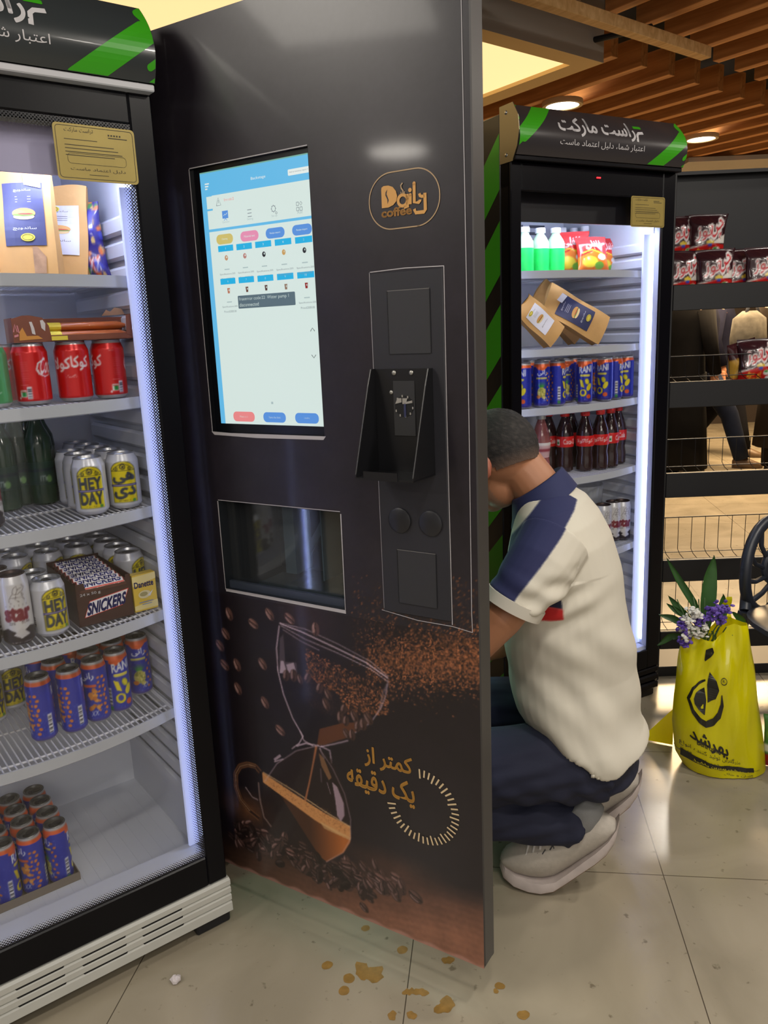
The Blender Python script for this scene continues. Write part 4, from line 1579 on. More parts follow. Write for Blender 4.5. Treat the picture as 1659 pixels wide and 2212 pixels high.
# ---- machine cabinet standing behind the door
CA = math.radians(33)
hx, hy, _ = DR.w(-DW - .004, DTH + .012, 0)
cabp = empty('cabinet_frame', (0, 0, 0))
cabp.parent = mach
cab = MB()
T = Matrix.Rotation(CA - DR.a, 4, 'Z')
T.translation = Vector((-DW - .004, DTH + .012, 0))
for b in ((0, .72, .60, .62, .09, 1.93), (0, .02, .0, .60, .09, 1.93), (.70, .72, 0, .60, .09, 1.93), (.02, .70, 0, .60, 1.91, 1.93), (.02, .70, 0, .60, .09, .12)):
    cab.box(*b, .002, T=T)
cb = cab.build('cabinet', mat('cabinet_grey', (60, 60, 62), .4), mach)
bpy.data.objects.remove(cabp)
for b in ((.04, .68, .25, .58, .13, .45), (.06, .40, .22, .58, .55, .95), (.42, .67, .30, .58, .55, 1.2), (.05, .66, .28, .58, 1.28, 1.70)):
    MB().box(*b, .012, T=T).build('inner_unit', mat('machine_inner', (176, 180, 178), .45), mach)
MB().box(.10, .62, .02, .045, 1.86, 1.885, T=T).build('inner_light', mat('machine_lamp', (190, 255, 228), .5, emit=16), mach)['label'] = 'greenish white light tube inside the machine'
MB().box(.685, .698, .05, .075, .25, 1.5, T=T).build('inner_light', mat('machine_lamp'), mach)['label'] = 'upright greenish white light tube inside the machine'
ft = MB()
for u in (.06, .66):
    for v in (.06, .56):
        ft.lathe([(.03, 0), (.034, .012), (.02, .03), (.014, .092)], 20, c=tuple(T @ Vector((u, v, 0))))
        ft.build('foot', mat('foot_grey', (140, 140, 134), .5), mach, smooth=True)
        ft = MB()

# ================================================================== goods in the fridges
ORD = ['first', 'second', 'third', 'fourth', 'fifth', 'sixth', 'seventh', 'eighth', 'ninth', 'tenth', 'eleventh', 'twelfth']
M_CANP = mat('can_print', attr=True, rough=.28, metal=.25, coat=.2)


def can_proto(name, R_, H_, canvas, lid, tabm, neck=.82):
    root = empty(name, (0, 0, -5))
    C = 2 * PI * R_
    # profile height along canvas y -> radius
    ys = np.array([0, .004, .008, H_ - .016, H_ - .006, H_])
    rs = np.array([R_ * .78, R_ * .9, R_, R_, R_ * (neck + .06), R_ * neck])

    def fn(x, y):
        r = np.interp(y, ys, rs)
        th = -PI / 2 + (x - C / 2) / R_
        return (r * np.cos(th), r * np.sin(th), y)
    painted_grid('can_body', canvas, fn, 110, 64, M_CANP, root)
    MB().lathe([(R_ * neck, H_ - .001), (R_ * neck + .0012, H_ + .0008), (R_ * neck, H_ + .002), (R_ * neck - .002, H_ + .001), (R_ * neck - .0035, H_ - .004), (0, H_ - .0035)], 32, cap=False).lathe([(0, .003), (R_ * .7, .002), (R_ * .78, 0)], 32, cap=False).build('lid', lid, root, smooth=True)
    MB().prism(ell(.006, 0, .011, .0075, 0, 16), 2, H_ - .0032, H_ - .0018).prism(ell(-.007, 0, .006, .008, 0, 14), 2, H_ - .0034, H_ - .0026).build('pull_tab', tabm, root, smooth=True)
    root['R'], root['C'] = R_, C
    return root


used = set()


def put(proto, P, u, dep, z, label, cat, group=None, face=None, tilt=None):
    """stand a thing (or a copy of it) at a spot of fridge P; face = canvas x turned to the camera"""
    o = proto if proto.name not in used else copy_tree(proto)
    used.add(proto.name)
    loc = P.w(u, dep, z)
    o.location = loc
    a = math.atan2(-loc[1], -loc[0]) + PI / 2
    C = o.get('C', 1.0)
    if face is not None and 'R' in o:
        a -= (face - .5) * C / o['R']
    o.rotation_euler = tilt if tilt else (0, 0, a)
    for k in ('group', 'label', 'category'):
        if k in o: del o[k]
    return tag(o, label, cat, group)


def done(proto):
    for k in ('R', 'C'):
        for o in list(bpy.data.objects):
            if k in o.keys(): del o[k]


def bars(cv, x0, y0, x1, y1):
    cv.rect(x0, y0, x1, y1, (232, 232, 236))
    n = 14
    for k in range(n):
        if (k * 7) % 3 != 1:
            cv.rect(x0 + .001, y0 + .001 + (y1 - y0 - .002) * k / n, x1 - .001, y0 + .001 + (y1 - y0 - .002) * (k + .55) / n, (30, 30, 40))


# ---- cola can
R1, H1 = .033, .115
C1 = 2 * PI * R1
cv = Canvas(0, C1, 0, H1, .0008, (206, 28, 26))
cv.rect(0, 0, C1, .006, (190, 190, 194)).rect(0, H1 - .005, C1, H1, (190, 192, 196))
wt = (236, 226, 230)
cv.text('Coca', .138, .058, .170, .088, wt, slant=.28, bold=.02, rise=.03).text('Cola', .172, .060, .200, .088, wt, slant=.28, bold=.02, rise=.03)
cv.stroke([(.136, .066), (.140, .056), (.150, .052), (.165, .056), (.180, .055), (.192, .060)], .0022, wt)
cv.stroke([(.146, .082), (.138, .078), (.134, .066), (.138, .057), (.146, .058)], .003, wt)
cv.text('کوکا', .046, .060, .082, .088, wt, fa=True, bold=.03).text('کولا', .008, .058, .044, .086, wt, fa=True, bold=.03)
cv.text('کلاسیک', .034, .045, .054, .053, wt, fa=True)
bars(cv, .112, .010, .121, .034)
cv.rect(.098, .014, .111, .028, (226, 232, 226)).rect(.102, .016, .110, .024, (40, 140, 60)).rect(.102, .018, .110, .0186, (20, 60, 30)).rect(.099, .024, .110, .0255, (196, 60, 50))
for k in range(11):
    cv.rect(.104, .046 + .0035 * k, .119, .0468 + .0035 * k, (226, 150, 150), .55)
cv.text('Coke', .098, .094, .108, .099, wt).ell(.0955, .013, .002, .003, wt)
cv.rect(.100, .037, .116, .0378, (230, 190, 190), .8)
cv.half()
cola = can_proto('cola_can', R1, H1, cv, M_ALU, M_ALUD)
# ---- lemon-lime can
cv = Canvas(0, C1, 0, H1, .0008, (24, 140, 60))
cv.rect(0, 0, C1, .006, (190, 190, 194)).rect(0, H1 - .005, C1, H1, (190, 192, 196))
for c0 in (.05, .155):
    cv.poly([(c0 - .03, .03), (c0 + .03, .062), (c0 + .03, .068), (c0 - .03, .036)], (30, 60, 130), .8)
    cv.text('Sprite', c0 - .024, .030, c0 + .024, .062, wt, slant=.2, rise=.45, bold=.03)
    cv.ell(c0 - .004, .078, .009, .010, (236, 214, 40)).ell(c0 + .006, .083, .006, .007, (120, 200, 70))
    cv.stroke([(c0 - .028, .020), (c0, .012), (c0 + .028, .028)], .0015, wt)
cv.half()
lime = can_proto('lemon_lime_can', R1, H1, cv, M_ALU, M_ALUD)
# ---- yellow and white lemon malt can
cv = Canvas(0, C1, 0, H1, .0008, (206, 208, 216))
for c0, w1, w2, fa_ in ((C1 * .25, 'هی', 'دی', True), (C1 * .75, 'HEY', 'DAY', False)):
    ye, ol = (226, 208, 24), (40, 40, 44)
    arch = [(c0 - .026, .014), (c0 + .026, .014), (c0 + .026, .080)] + [(c0 + .026 * math.cos(a), .080 + .020 * math.sin(a)) for a in np.linspace(0.1, PI - .1, 12)] + [(c0 - .026, .080)]
    cv.poly(arch, ye).stroke(arch + arch[:1], .0012, (60, 56, 30))
    cv.ell(c0, .089, .0062, .0062, ol).ell(c0, .089, .0042, .0042, ye).ell(c0, .089, .0025, .0025, (30, 30, 60))
    for s_ in (-1, 1):
        cv.ell(c0 + s_ * .014, .085, .0042, .0042, ol).ell(c0 + s_ * .014, .085, .003, .003, ye).ell(c0 + s_ * .014, .085, .0014, .0014, ol)
        cv.stroke([(c0 + s_ * .024, .081), (c0 + s_ * .012, .091), (c0, .0965)], .0009, ol)
    cv.rect(c0 - .026, .0795, c0 + .026, .0803, ol)
    g_ = (62, 66, 78)
    cv.text(w1, c0 - .022, .0545, c0 + .022, .077, g_, fa=fa_, bold=.05).text(w2, c0 - .022, .0225, c0 + .022, .046, g_, fa=fa_, bold=.05)
    cv.rect(c0 - .0275, .048, c0 + .0275, .0525, (70, 64, 120))
    cv.rect(c0 - .024, .0497, c0 + .024, .0508, (200, 190, 220), .6)
    cv.text('LEMON FLAVOR', c0 - .014, .0165, c0 + .010, .0195, (60, 56, 20)).ell(c0 + .018, .0175, .004, .003, (80, 150, 50))
cv.rect(C1 * .5 - .006, .02, C1 * .5 + .006, .05, (226, 226, 230))
bars(cv, C1 * .5 - .005, .02, C1 * .5 + .005, .045)
cv.half()
hey = can_proto('lemon_malt_can', R1, H1, cv, M_ALU, M_ALUD)
# ---- slim fruit drink can
R2, H2 = .0265, .140
C2 = 2 * PI * R2
cv = Canvas(0, C2, 0, H2, .0008, (40, 52, 172))
cv.rect(0, .125, C2, .134, (216, 92, 40)).rect(0, .134, C2, H2, (170, 172, 176)).rect(0, 0, C2, .004, (160, 162, 170)).rect(0, .004, C2, .012, (66, 60, 160))
for k in range(120):
    cv.ell(C2 * rng.random(), .012 + .11 * rng.random() ** 1.5, .0007, .0016, (96, 130, 224), al=.7)
# face one: latin
c0 = C2 * .72
cv.poly([(c0 - .026, .125), (c0 + .012, .125), (c0 - .010, .112), (c0 - .026, .118)], (226, 96, 38))
cv.text('RANI', c0 - .020, .096, c0 + .021, .116, (232, 236, 244), rise=.12, bold=.03)
cv.rect(c0 - .018, .086, c0 + .016, .0925, (226, 214, 90), r=.003)
yl = (232, 216, 40)
cv.poly([(c0 - .020, .078), (c0 - .009, .074), (c0 - .003, .050), (c0 - .014, .054)], yl).ell(c0 + .006, .070, .007, .010, (190, 190, 40), .4).ell(c0 + .006, .070, .0045, .007, yl, .4)
cv.ell(c0 + .013, .052, .0075, .013, yl, -.5).ell(c0 - .007, .034, .0115, .012, yl).ell(c0 - .007, .035, .006, .007, (50, 60, 170)).ell(c0 + .012, .022, .008, .007, (224, 92, 40))
# face two: persian with pineapple and orange pieces
c0 = C2 * .24
cv.poly([(c0 - .02, .125), (c0 + .02, .125), (c0 + .006, .113), (c0 - .012, .117)], (226, 96, 38))
cv.text('رانی', c0 - .014, .098, c0 + .018, .116, (232, 236, 244), fa=True, bold=.03)
cv.rect(c0 - .018, .087, c0 + .018, .0925, (214, 206, 110), r=.002)
for k in range(9):
    a_ = PI * (.2 + .6 * k / 8)
    cv.poly([(c0 - .002, .058), (c0 + .002, .058), (c0 + .022 * math.cos(a_), .060 + .023 * math.sin(a_))], (50, 140 + 8 * (k % 3), 60))
cv.ell(c0, .046, .014, .016, (198, 190, 90))
for k in range(24):
    cv.ell(c0 + .012 * (rng.random() * 2 - 1), .046 + .012 * (rng.random() * 2 - 1), .003, .002, (224, 214, 130) if k % 2 else (150, 150, 60), rng.random() * 3)
cv.ell(c0 - .010, .032, .007, .006, (214, 130, 50)).ell(c0 + .008, .030, .006, .005, (206, 190, 90))
cv.text('XX', c0 + .004, .018, c0 + .018, .030, (232, 236, 244), slant=.2, rise=.2)
# side with orange pieces and bar code
c0 = C2 * .48
bars(cv, c0 + .004, .018, c0 + .014, .060)
cv.rect(c0 + .004, .006, c0 + .014, .016, (60, 140, 80))
for k in range(9):
    cv.ell(c0 - .020 + .006 * (k % 2), .104 - .0105 * k, .0036, .0028, (222, 128, 52), .4 * k)
cv.half()
rani = can_proto('fruit_drink_can', R2, H2, cv, mat('lid_grey', (112, 112, 112), .35, .8), mat('tab_dark', (46, 46, 50), .4, .6), .84)
# same can with an orange face
cv2 = Canvas(0, C2, 0, H2, .0008, (40, 52, 172))
cv2.rect(0, .125, C2, .134, (216, 92, 40)).rect(0, .134, C2, H2, (170, 172, 176)).rect(0, 0, C2, .004, (160, 162, 170)).rect(0, .004, C2, .012, (66, 60, 160))
for k in range(260):
    cv2.ell(C2 * rng.random(), .012 + .06 * rng.random() ** 1.5, .0007, .0016, (96, 130, 224), al=.7)
for c0, fa_, t in ((C2 * .24, True, 'رانی'), (C2 * .76, False, 'RANI')):
    cv2.text(t, c0 - .022, .098, c0 + .008, .116, (232, 236, 244), fa=fa_, bold=.03, rise=.08)
    cv2.rect(c0 - .018, .084, c0 + .012, .090, (222, 96, 44), r=.002)
    for k in range(16):
        cv2.ell(c0 - .012 + .026 * rng.random(), .030 + .05 * rng.random(), .0055, .0045, [(214, 140, 60), (226, 158, 76), (196, 112, 44)][k % 3], rng.random() * 3)
    for k in range(8):
        cv2.ell(c0 + .014 + .006 * rng.random(), .03 + .085 * k / 8, .0035, .0025, (222, 128, 52), rng.random() * 3)
    cv2.text('XX', c0 - .006, .016, c0 + .010, .028, (232, 236, 244), slant=.2, rise=.2)
bars(cv2, C2 * .52, .018, C2 * .52 + .010, .060)
for k in range(9):
    cv2.ell(C2 * .40 + .004 * (k % 2), .104 - .0105 * k, .0042, .0034, (222, 128, 52), .4 * k)
cv2.half()
rani2 = can_proto('fruit_drink_can', R2, H2, cv2, mat('lid_grey'), mat('tab_dark'), .84)
# ---- white energy drink can
R3, H3 = .0295, .140
C3 = 2 * PI * R3
cv = Canvas(0, C3, 0, H3, .0008, (214, 214, 218))
cv.rect(0, 0, C3, .012, (44, 34, 38))
for c0 in (C3 * .25, C3 * .75):
    cv.poly([(c0 - .046, .012), (c0 + .046, .012), (c0 + .046, .030), (c0 + .020, .036), (c0 + .008, .030), (c0, .022), (c0 - .010, .028), (c0 - .024, .036), (c0 - .046, .028)], (46, 38, 42))
    cv.poly([(c0 - .014, .022), (c0 + .002, .036), (c0 + .018, .020), (c0, .014)], (206, 204, 208))
    cv.text('star', c0 - .025, .052, c0 + .024, .076, (126, 40, 54), bold=.06)
    cv.text('zero', c0 - .020, .043, c0 - .008, .048, (70, 60, 66)).text('BCAA', c0 + .004, .044, c0 + .020, .050, (90, 70, 76))
    cv.text('ENERGY DRINK', c0 - .020, .0035, c0 + .020, .007, (210, 205, 205))
    gk = (120, 112, 116)
    for pts in ([(-.012, .098), (-.006, .106), (.002, .104), (.010, .108), (.014, .100)], [(-.012, .098), (-.014, .090), (-.010, .086)], [(.0, .103), (-.002, .094), (.004, .088)], [(.010, .106), (.012, .096), (.016, .090)], [(-.006, .106), (-.004, .116), (.002, .120), (.004, .113), (.0, .105)], [(.002, .112), (.012, .116)], [(.012, .122), (.017, .116), (.012, .108)], [(-.010, .098), (.010, .097)]):
        cv.stroke([(c0 + a, b) for a, b in pts], .0012, gk)
    for k in range(6):
        cv.rect(c0 - .022 + .008 * k, .079, c0 - .0212 + .008 * k, .083, gk)
cv.half()
star = can_proto('energy_drink_can', R3, H3, cv, mat('lid_brown', (66, 50, 48), .35, .6), mat('tab_brown', (60, 46, 44), .35, .6), .85)

S = 'on the near fridge'
# second shelf: cola cans
Z2, Z3, Z4, Z5 = 1.238, 1.007, .774, .540
for u, d_, f_, lb in ((-.2465, .128, .60, 'red cola can with its bar code in front, next to the green can'), (-.1665, .128, .235, 'middle red cola can with white persian script under the open carton'), (-.0945, .128, .46, 'red cola can at the right end of its shelf beside the ribbed wall')):
    put(cola, LF, u, d_, Z2, lb, 'can', 'cola cans on the second shelf', f_)
put(cola, LF, -.283, .205, Z2, 'red cola can peeping out behind the green lemon-lime can', 'can', 'cola cans on the second shelf', .3)
put(lime, LF, -.3205, .130, Z2, 'green lemon-lime can cut by the left frame of the photo', 'can', None, .30)
# third shelf: lemon malt cans
for i, (u, d_, f_, lb) in enumerate([(-.167, .110, .75, 'lemon malt can with latin lettering at the front of the third shelf'), (-.094, .118, .25, 'lemon malt can with persian lettering at the right front of the third shelf'), (-.163, .182, .72, 'lemon malt can second in the left file of the third shelf'), (-.160, .250, .72, 'lemon malt can third in the left file of the third shelf'),
                                     (-.096, .190, .6, 'lemon malt can second in the right file of the third shelf'), (-.098, .258, .6, 'lemon malt can third in the right file of the third shelf'), (-.100, .326, .6, 'lemon malt can fourth in the right file of the third shelf'), (-.104, .394, .6, 'lemon malt can last in the right file of the third shelf')]):
    put(hey, LF, u, d_, Z3, lb, 'can', 'lemon malt cans on the third shelf', f_)
# fourth shelf
for i, (u, d_) in enumerate([(-.078, .195), (-.079, .263), (-.080, .331), (-.148, .336), (-.150, .404), (-.082, .400), (-.216, .336), (-.218, .404), (-.284, .340), (-.286, .408), (-.352, .345), (-.354, .413)]):
    put(hey, LF, u, d_, Z4, 'lemon malt can behind the chocolate box, %s from the front right' % ORD[i], 'can', 'lemon malt cans at the back of the fourth shelf', .75 if i % 2 else .6)
put(hey, LF, -.279, .106, Z4, 'lemon malt can standing between the white energy can and the chocolate box', 'can', 'lemon malt cans at the front of the fourth shelf', .69)
put(hey, LF, -.289, .176, Z4, 'lemon malt can showing its lid behind the front one, left of the chocolate box', 'can', 'lemon malt cans at the front of the fourth shelf', .5)
for u, d_, f_, lb in ((-.3435, .102, .73, 'white energy drink can facing forward with dark lid'), (-.405, .114, .76, 'white energy drink can cut by the left frame'), (-.362, .166, .7, 'white energy drink can behind the forward facing one')):
    put(star, LF, u, d_, Z4, lb, 'can', 'white energy drink cans', f_)
# fifth shelf
for i, (pr, u, d_, f_, lb) in enumerate([(rani2, -.318, .133, .46, 'blue fruit drink can at the left front of the fifth shelf'), (rani2, -.2565, .128, .46, 'blue fruit drink can second from the left front of the fifth shelf'), (rani2, -.2005, .142, .30, 'blue fruit drink can with orange pieces facing, third from the left front'), (rani, -.1465, .158, .66, 'blue fruit drink can with latin name and yellow fruit, fourth from the left'),
                                         (rani, -.0775, .212, .24, 'blue fruit drink can with pineapple alone at the right of the fifth shelf'), (rani2, -.268, .198, .5, 'blue fruit drink can behind the two left front ones'), (rani, -.190, .205, .6, 'blue fruit drink can behind the third front one'), (rani, -.214, .262, .6, 'blue fruit drink can two rows behind the third front one'),
                                         (rani, -.131, .222, .6, 'blue fruit drink can behind the one with yellow fruit'), (rani, -.152, .278, .6, 'blue fruit drink can two rows behind the one with yellow fruit'), (rani, -.200, .320, .6, 'blue fruit drink can near the back wall on the left'), (rani, -.098, .282, .6, 'blue fruit drink can near the back on the right'), (rani2, -.286, .262, .4, 'blue fruit drink can at the back left beside the lemon malt cans')]):
    put(pr, LF, u, d_, Z5, lb, 'can', 'blue fruit drink cans on the fifth shelf', f_)
for u, d_, lb in ((-.335, .345, 'lemon malt can standing behind the blue cans of the fifth shelf'), (-.389, .296, 'lemon malt can of the fifth shelf at the left edge of the photo')):
    put(hey, LF, u, d_, Z5, lb, 'can', 'lemon malt cans on the fifth shelf', .7)
# shrink-wrapped tray of cans on the fridge floor
trb = MB()
trb.box(-.475, -.286, .155, .405, .1655, .167).box(-.475, -.286, .153, .155, .1655, .185).box(-.286, -.284, .153, .405, .1655, .183)
tray_o = trb.build('can_tray', mat('grey_card', (122, 112, 100), .8), None, loc=LF.w(0, 0, 0), rot=(0, 0, LF.a))
tag(tray_o, 'low cardboard tray under the pack of blue cans on the fridge floor', 'tray')
for r_ in range(4):
    for c_ in range(3):
        put(rani2 if (r_ + c_) % 2 else rani, LF, -.316 - .0555 * c_, .186 + .0575 * r_, .1672, 'blue can of the tray pack, %s row from the front, %s from the right' % (ORD[r_], ORD[c_]), 'can', 'blue fruit drink cans of the tray pack', (.44, .36, .5)[c_])

# ---- paper sandwich bags
M_KRAFT = mat('kraft_paper', (206, 160, 98), .75, noise=.10, nscale=22, bump=.25, bscale=70)


mat('white_label', (226, 226, 236), .5)


def paper_bag(w, d, h, seed, dark=True, sticker=False, window=False):
    r_ = np.random.default_rng(seed)
    root = empty('paper_bag', (0, 0, -5))
    ph = r_.random(6) * 6

    def wr(x, t):
        return .004 * math.sin(9 * t + 40 * x + ph[0]) * t + .003 * math.sin(60 * x + ph[1]) * t

    def yf(x, t):
        return -(d / 2) * (1 - .85 * t ** 1.5) * (1 - .25 * (2 * x / w) ** 2) + wr(x, t)
    mb = MB()
    rings = []
    n = 14
    for j in range(n + 1):
        t = j / n
        ww = w / 2 * (1 + .02 * math.sin(7 * t + ph[2]))
        zt = h * t
        ring = []
        for i in range(13):
            x = -ww + 2 * ww * i / 12
            ring.append((x, yf(x, t), zt + (.006 * math.sin(30 * x + ph[3]) if j == n else 0)))
        g_ = .35 * d * (1 - t * .9)
        ring.append((ww - .22 * g_, 0, zt))
        for i in range(13):
            x = ww - 2 * ww * i / 12
            ring.append((x, -yf(x, t) * .9 + .001, zt + (.006 * math.sin(30 * x + ph[3]) if j == n else 0)))
        ring.append((-ww + .22 * g_, 0, zt))
        rings.append(ring)
    mb.loft(rings)
    bg = mb.build('paper', M_KRAFT, root, smooth=True)
    f = Flat(off=.0015, fn=lambda x, z, hh: (x, yf(x, min(max(z / h, 0), 1)) - hh, z), eps=.0003)
    lc = mat('navy_label', (52, 56, 92), .45) if dark else mat('white_label', (226, 226, 236), .5)
    ink = mat('label_white_ink', (220, 222, 232), .5) if dark else mat('label_grey_ink', (70, 66, 72), .5)
    x0, x1, z0, z1 = -w * .34, w * .36, h * .26, h * .80
    f.use(lc)
    for k in range(8):
        for m_ in range(8):
            f.rect(x0 + (x1 - x0) * m_ / 8, z0 + (z1 - z0) * k / 8, x0 + (x1 - x0) * (m_ + 1) / 8, z0 + (z1 - z0) * (k + 1) / 8)
    cx = (x0 + x1) / 2
    f.use(ink).text('ساندویچ', cx - w * .15, z0 + h * .46, cx + w * .15, z0 + h * .49, fa=True)
    for k in range(3):
        f.rect(cx - w * .13, z0 + h * (.42 - .022 * k), cx + w * .14, z0 + h * (.424 - .022 * k))
    f.text('ساندویچ', cx - w * .2, z0 + h * .13, cx + w * .2, z0 + h * .165, fa=True)
    f.use(mat('bun', (214, 160, 88), .5)).poly(ell(cx, z0 + h * .28, w * .20, h * .045)).use(mat('bun_light', (236, 206, 150), .5)).poly(ell(cx, z0 + h * .25, w * .18, h * .025))
    f.use(mat('lettuce', (110, 150, 60), .5)).poly(ell(cx, z0 + h * .266, w * .19, h * .010)).use(mat('tomato', (196, 74, 50), .5)).poly(ell(cx + w * .03, z0 + h * .274, w * .13, h * .007))
    f.use(mat('brand_yellow', (226, 206, 70), .45)).poly(ell(cx + w * (.05 if dark else -.12), z0 + h * (.07 if dark else .50), w * .12, h * .035))
    f.use(mat('brand_ring', (90, 84, 40), .5)).stroke(ell(cx + w * (.05 if dark else -.12), z0 + h * (.07 if dark else .50), w * .09, h * .024), .001, closed=True)
    if sticker:
        f.use(mat('white_label')).poly([(x1 - w * .30, z1 - h * .02), (x1 - w * .02, z1 - h * .05), (x1 - w * .02, z1 + h * .04), (x1 - w * .30, z1 + h * .07)])
    lo_ = f.build('label', root)
    if window:
        f = Flat(off=.0018, fn=lambda x, z, hh: (x, yf(x, min(max(z / h, 0), 1)) - hh, z)).use(mat('clear_window', (176, 140, 110), .18, noise=.3, nscale=60, coat=.5))
        f.poly([(w * .12, h * .02), (w * .32, h * .02), (w * .34, h * .16), (w * .20, h * .25), (w * .12, h * .25)])
        f.build('clear_window', root)
    return root


Z1 = 1.477
ub_, _ = LF.at(68, 560, .14)
b1 = paper_bag(.105, .06, .215, 1, True, True, True)
put(b1, LF, ub_, .14, Z1, 'kraft paper sandwich bag with a navy label and a small white sticker', 'paper bag', 'kraft sandwich bags of the near fridge', tilt=(-.06, 0, LF.a - .55))
uc_, _ = LF.at(132, 560, .21)
b2 = paper_bag(.11, .055, .185, 2, False)
put(b2, LF, uc_, .215, Z1, 'kraft paper sandwich bag with a white label leaning behind the navy one', 'paper bag', 'kraft sandwich bags of the near fridge', tilt=(-.10, .06, LF.a - .5))
ua_, _ = LF.at(-8, 560, .16)
b3 = paper_bag(.095, .06, .205, 3, True)
put(b3, LF, ua_ - .026, .17, Z1, 'kraft paper sandwich bag cut by the left frame', 'paper bag', 'kraft sandwich bags of the near fridge', tilt=(-.03, .0, LF.a + .35))


# ---- foil pouches
def pouch(name, w, h, th, canvas, m, seed=0, nu=34, nv=40, crimp=.04):
    r_ = np.random.default_rng(seed)
    ph = r_.random(8) * 6.28

    def fn(x, y):
        s, t = (x - canvas.x0) / (canvas.x1 - canvas.x0), (y - canvas.y0) / (canvas.y1 - canvas.y0)
        front = s < .5
        a = np.where(front, s * 2, 2 - s * 2)
        e = np.clip(np.minimum(t, 1 - t) / crimp - 1, 0, None)
        body = np.clip(1 - np.exp(-e * .28), 0, 1)
        prof = np.sqrt(np.clip(1 - (2 * a - 1) ** 2, 0, 1))
        yy = th / 2 * prof * body * (1 + .10 * np.sin(9 * a + ph[0] + 7 * t) + .08 * np.sin(13 * t + ph[1]))
        wob = .012 * w * np.sin(17 * t + ph[2]) * (1 - body * .5) + .02 * w * np.sin(5 * a + ph[3]) * np.exp(-((t - .97) / .1) ** 2)
        X = (a - .5) * w * (1 - .10 * body * 1.0)
        return (X, np.where(front, -yy - .0004, yy + .0004) + wob, t * h)
    return painted_grid(name, canvas, fn, nu * 2, nv, m, None)


M_FOIL = mat('printed_foil', attr=True, rough=.22, coat=.5)
cv = Canvas(0, .4, 0, .2, .0016, (206, 40, 36))
for x0 in (0, .2):
    cv.poly([(x0, .0), (x0 + .2, 0), (x0 + .2, .07), (x0 + .1, .11), (x0, .08)], (226, 120, 40))
    cv.ell(x0 + .07, .05, .05, .03, (232, 206, 60)).ell(x0 + .13, .03, .03, .02, (110, 170, 60)).ell(x0 + .15, .075, .03, .018, (232, 232, 232))
    cv.text('فلفلی', x0 + .05, .12, x0 + .15, .17, (240, 220, 215), fa=True, bold=.03)
    cv.stroke([(x0 + .02, .1), (x0 + .08, .115), (x0 + .18, .085)], .006, (240, 220, 60))
candy = pouch('candy_bag', .12, .135, .045, cv.half(), M_FOIL, 5)
cv = Canvas(0, .4, 0, .2, .0016, (46, 40, 120))
for k in range(130):
    cv.ell(.4 * rng.random(), .2 * rng.random() ** 1.2, .010 + .008 * rng.random(), .006 + .004 * rng.random(), [(196, 66, 50), (206, 176, 110), (220, 120, 60), (70, 80, 190), (70, 140, 80)][k % 5], rng.random() * 3)
for x0 in (0, .2):
    cv.rect(x0 + .03, .12, x0 + .17, .18, (56, 50, 150)).text('XX', x0 + .11, .02, x0 + .17, .06, (220, 220, 236), slant=.2)
nutbag = pouch('nut_bag', .085, .155, .045, cv.half(), M_FOIL, 8)
un_, _ = LF.at(186, 560, .20)
nutbag.location = LF.w(un_ + .008, .205, Z1)
nutbag.rotation_euler = (-.05, -.08, LF.a - .6)
tag(nutbag, 'purple and orange printed foil bag behind the white labelled paper bag', 'snack bag')

# ---- open carton of wafer bars on the cola cans
ZC = Z2 + H1 + .0024
ct = empty('wafer_carton', LF.w(-.158, .128, ZC), LF.a - .05, 'torn open brown carton of wafer bars lying on the cola cans', 'carton')
M_BRN = mat('brown_card', (122, 66, 44), .5, noise=.12, nscale=40)
t_ = MB()
t_.box(-.118, .118, -.036, .036, 0, .0015).box(-.118, .118, .0345, .036, 0, .045).box(-.118, .118, -.036, -.0345, 0, .012)
t_.box(-.118, -.1165, -.036, .036, 0, .046).box(.1165, .118, -.036, .036, 0, .050)
t_.prism([(-.118, 0), (-.118, .044), (-.098, .050), (-.085, .050), (-.062, .045), (-.052, .030), (-.050, .012), (-.060, 0)], 1, -.037, -.036)
t_.prism([(.118, 0), (.118, .047), (.110, .050), (.098, .046), (.0955, .010), (.105, .006)], 1, -.037, -.036)
t_.build('tray', M_BRN, ct)
t_ = MB().prism([(.07, .048), (.080, .060), (.088, .056), (.098, .064), (.112, .062), (.118, .050)], 1, .033, .0345)
t_.build('torn_flap', mat('raw_card', (176, 140, 112), .8), ct)
f = Flat(off=.0006, fn=lambda x, z, h: (x, -.037 - h, z))
f.use(mat('torn_white', (206, 200, 198), .8)).poly([(-.084, .016), (-.078, .014), (-.079, .026), (-.082, .038), (-.087, .038), (-.085, .028)]).poly([(-.066, .026), (-.060, .020), (-.058, .034), (-.062, .041), (-.067, .040)]).poly([(.107, .018), (.113, .012), (.114, .032), (.109, .034)])
f.use(mat('caramel', (206, 140, 58), .5)).poly([(-.108, .004), (-.066, .006), (-.074, .012), (-.094, .012), (-.100, .028), (-.106, .020)])
f.use(mat('pink_print', (206, 130, 136), .5)).poly([(-.116, .010), (-.1085, .012), (-.1085, .016), (-.116, .014)]).stroke([(-.1165, .020), (-.113, .034), (-.110, .020)], .002).stroke([(-.109, .032), (-.107, .018)], .002)
f.use(mat('brand_yellow')).poly([(-.050, .002), (-.02, .002), (-.02, .010), (-.05, .010)])
f.build('carton_print', ct)
wm = MB()
wm.loft([[(x, .0115 * math.cos(a) * k, .0085 + .0085 * math.sin(a) * k) for a in [2 * PI * i / 12 for i in range(12)]] for x, k in ((-.098, .55), (-.092, 1), (.086, 1), (.094, .7), (.104, .35))])
wf = wm.build('wafer_bar', mat('wafer_wrap', (176, 92, 40), .3, coat=.4, noise=.15, nscale=30), None, smooth=True)
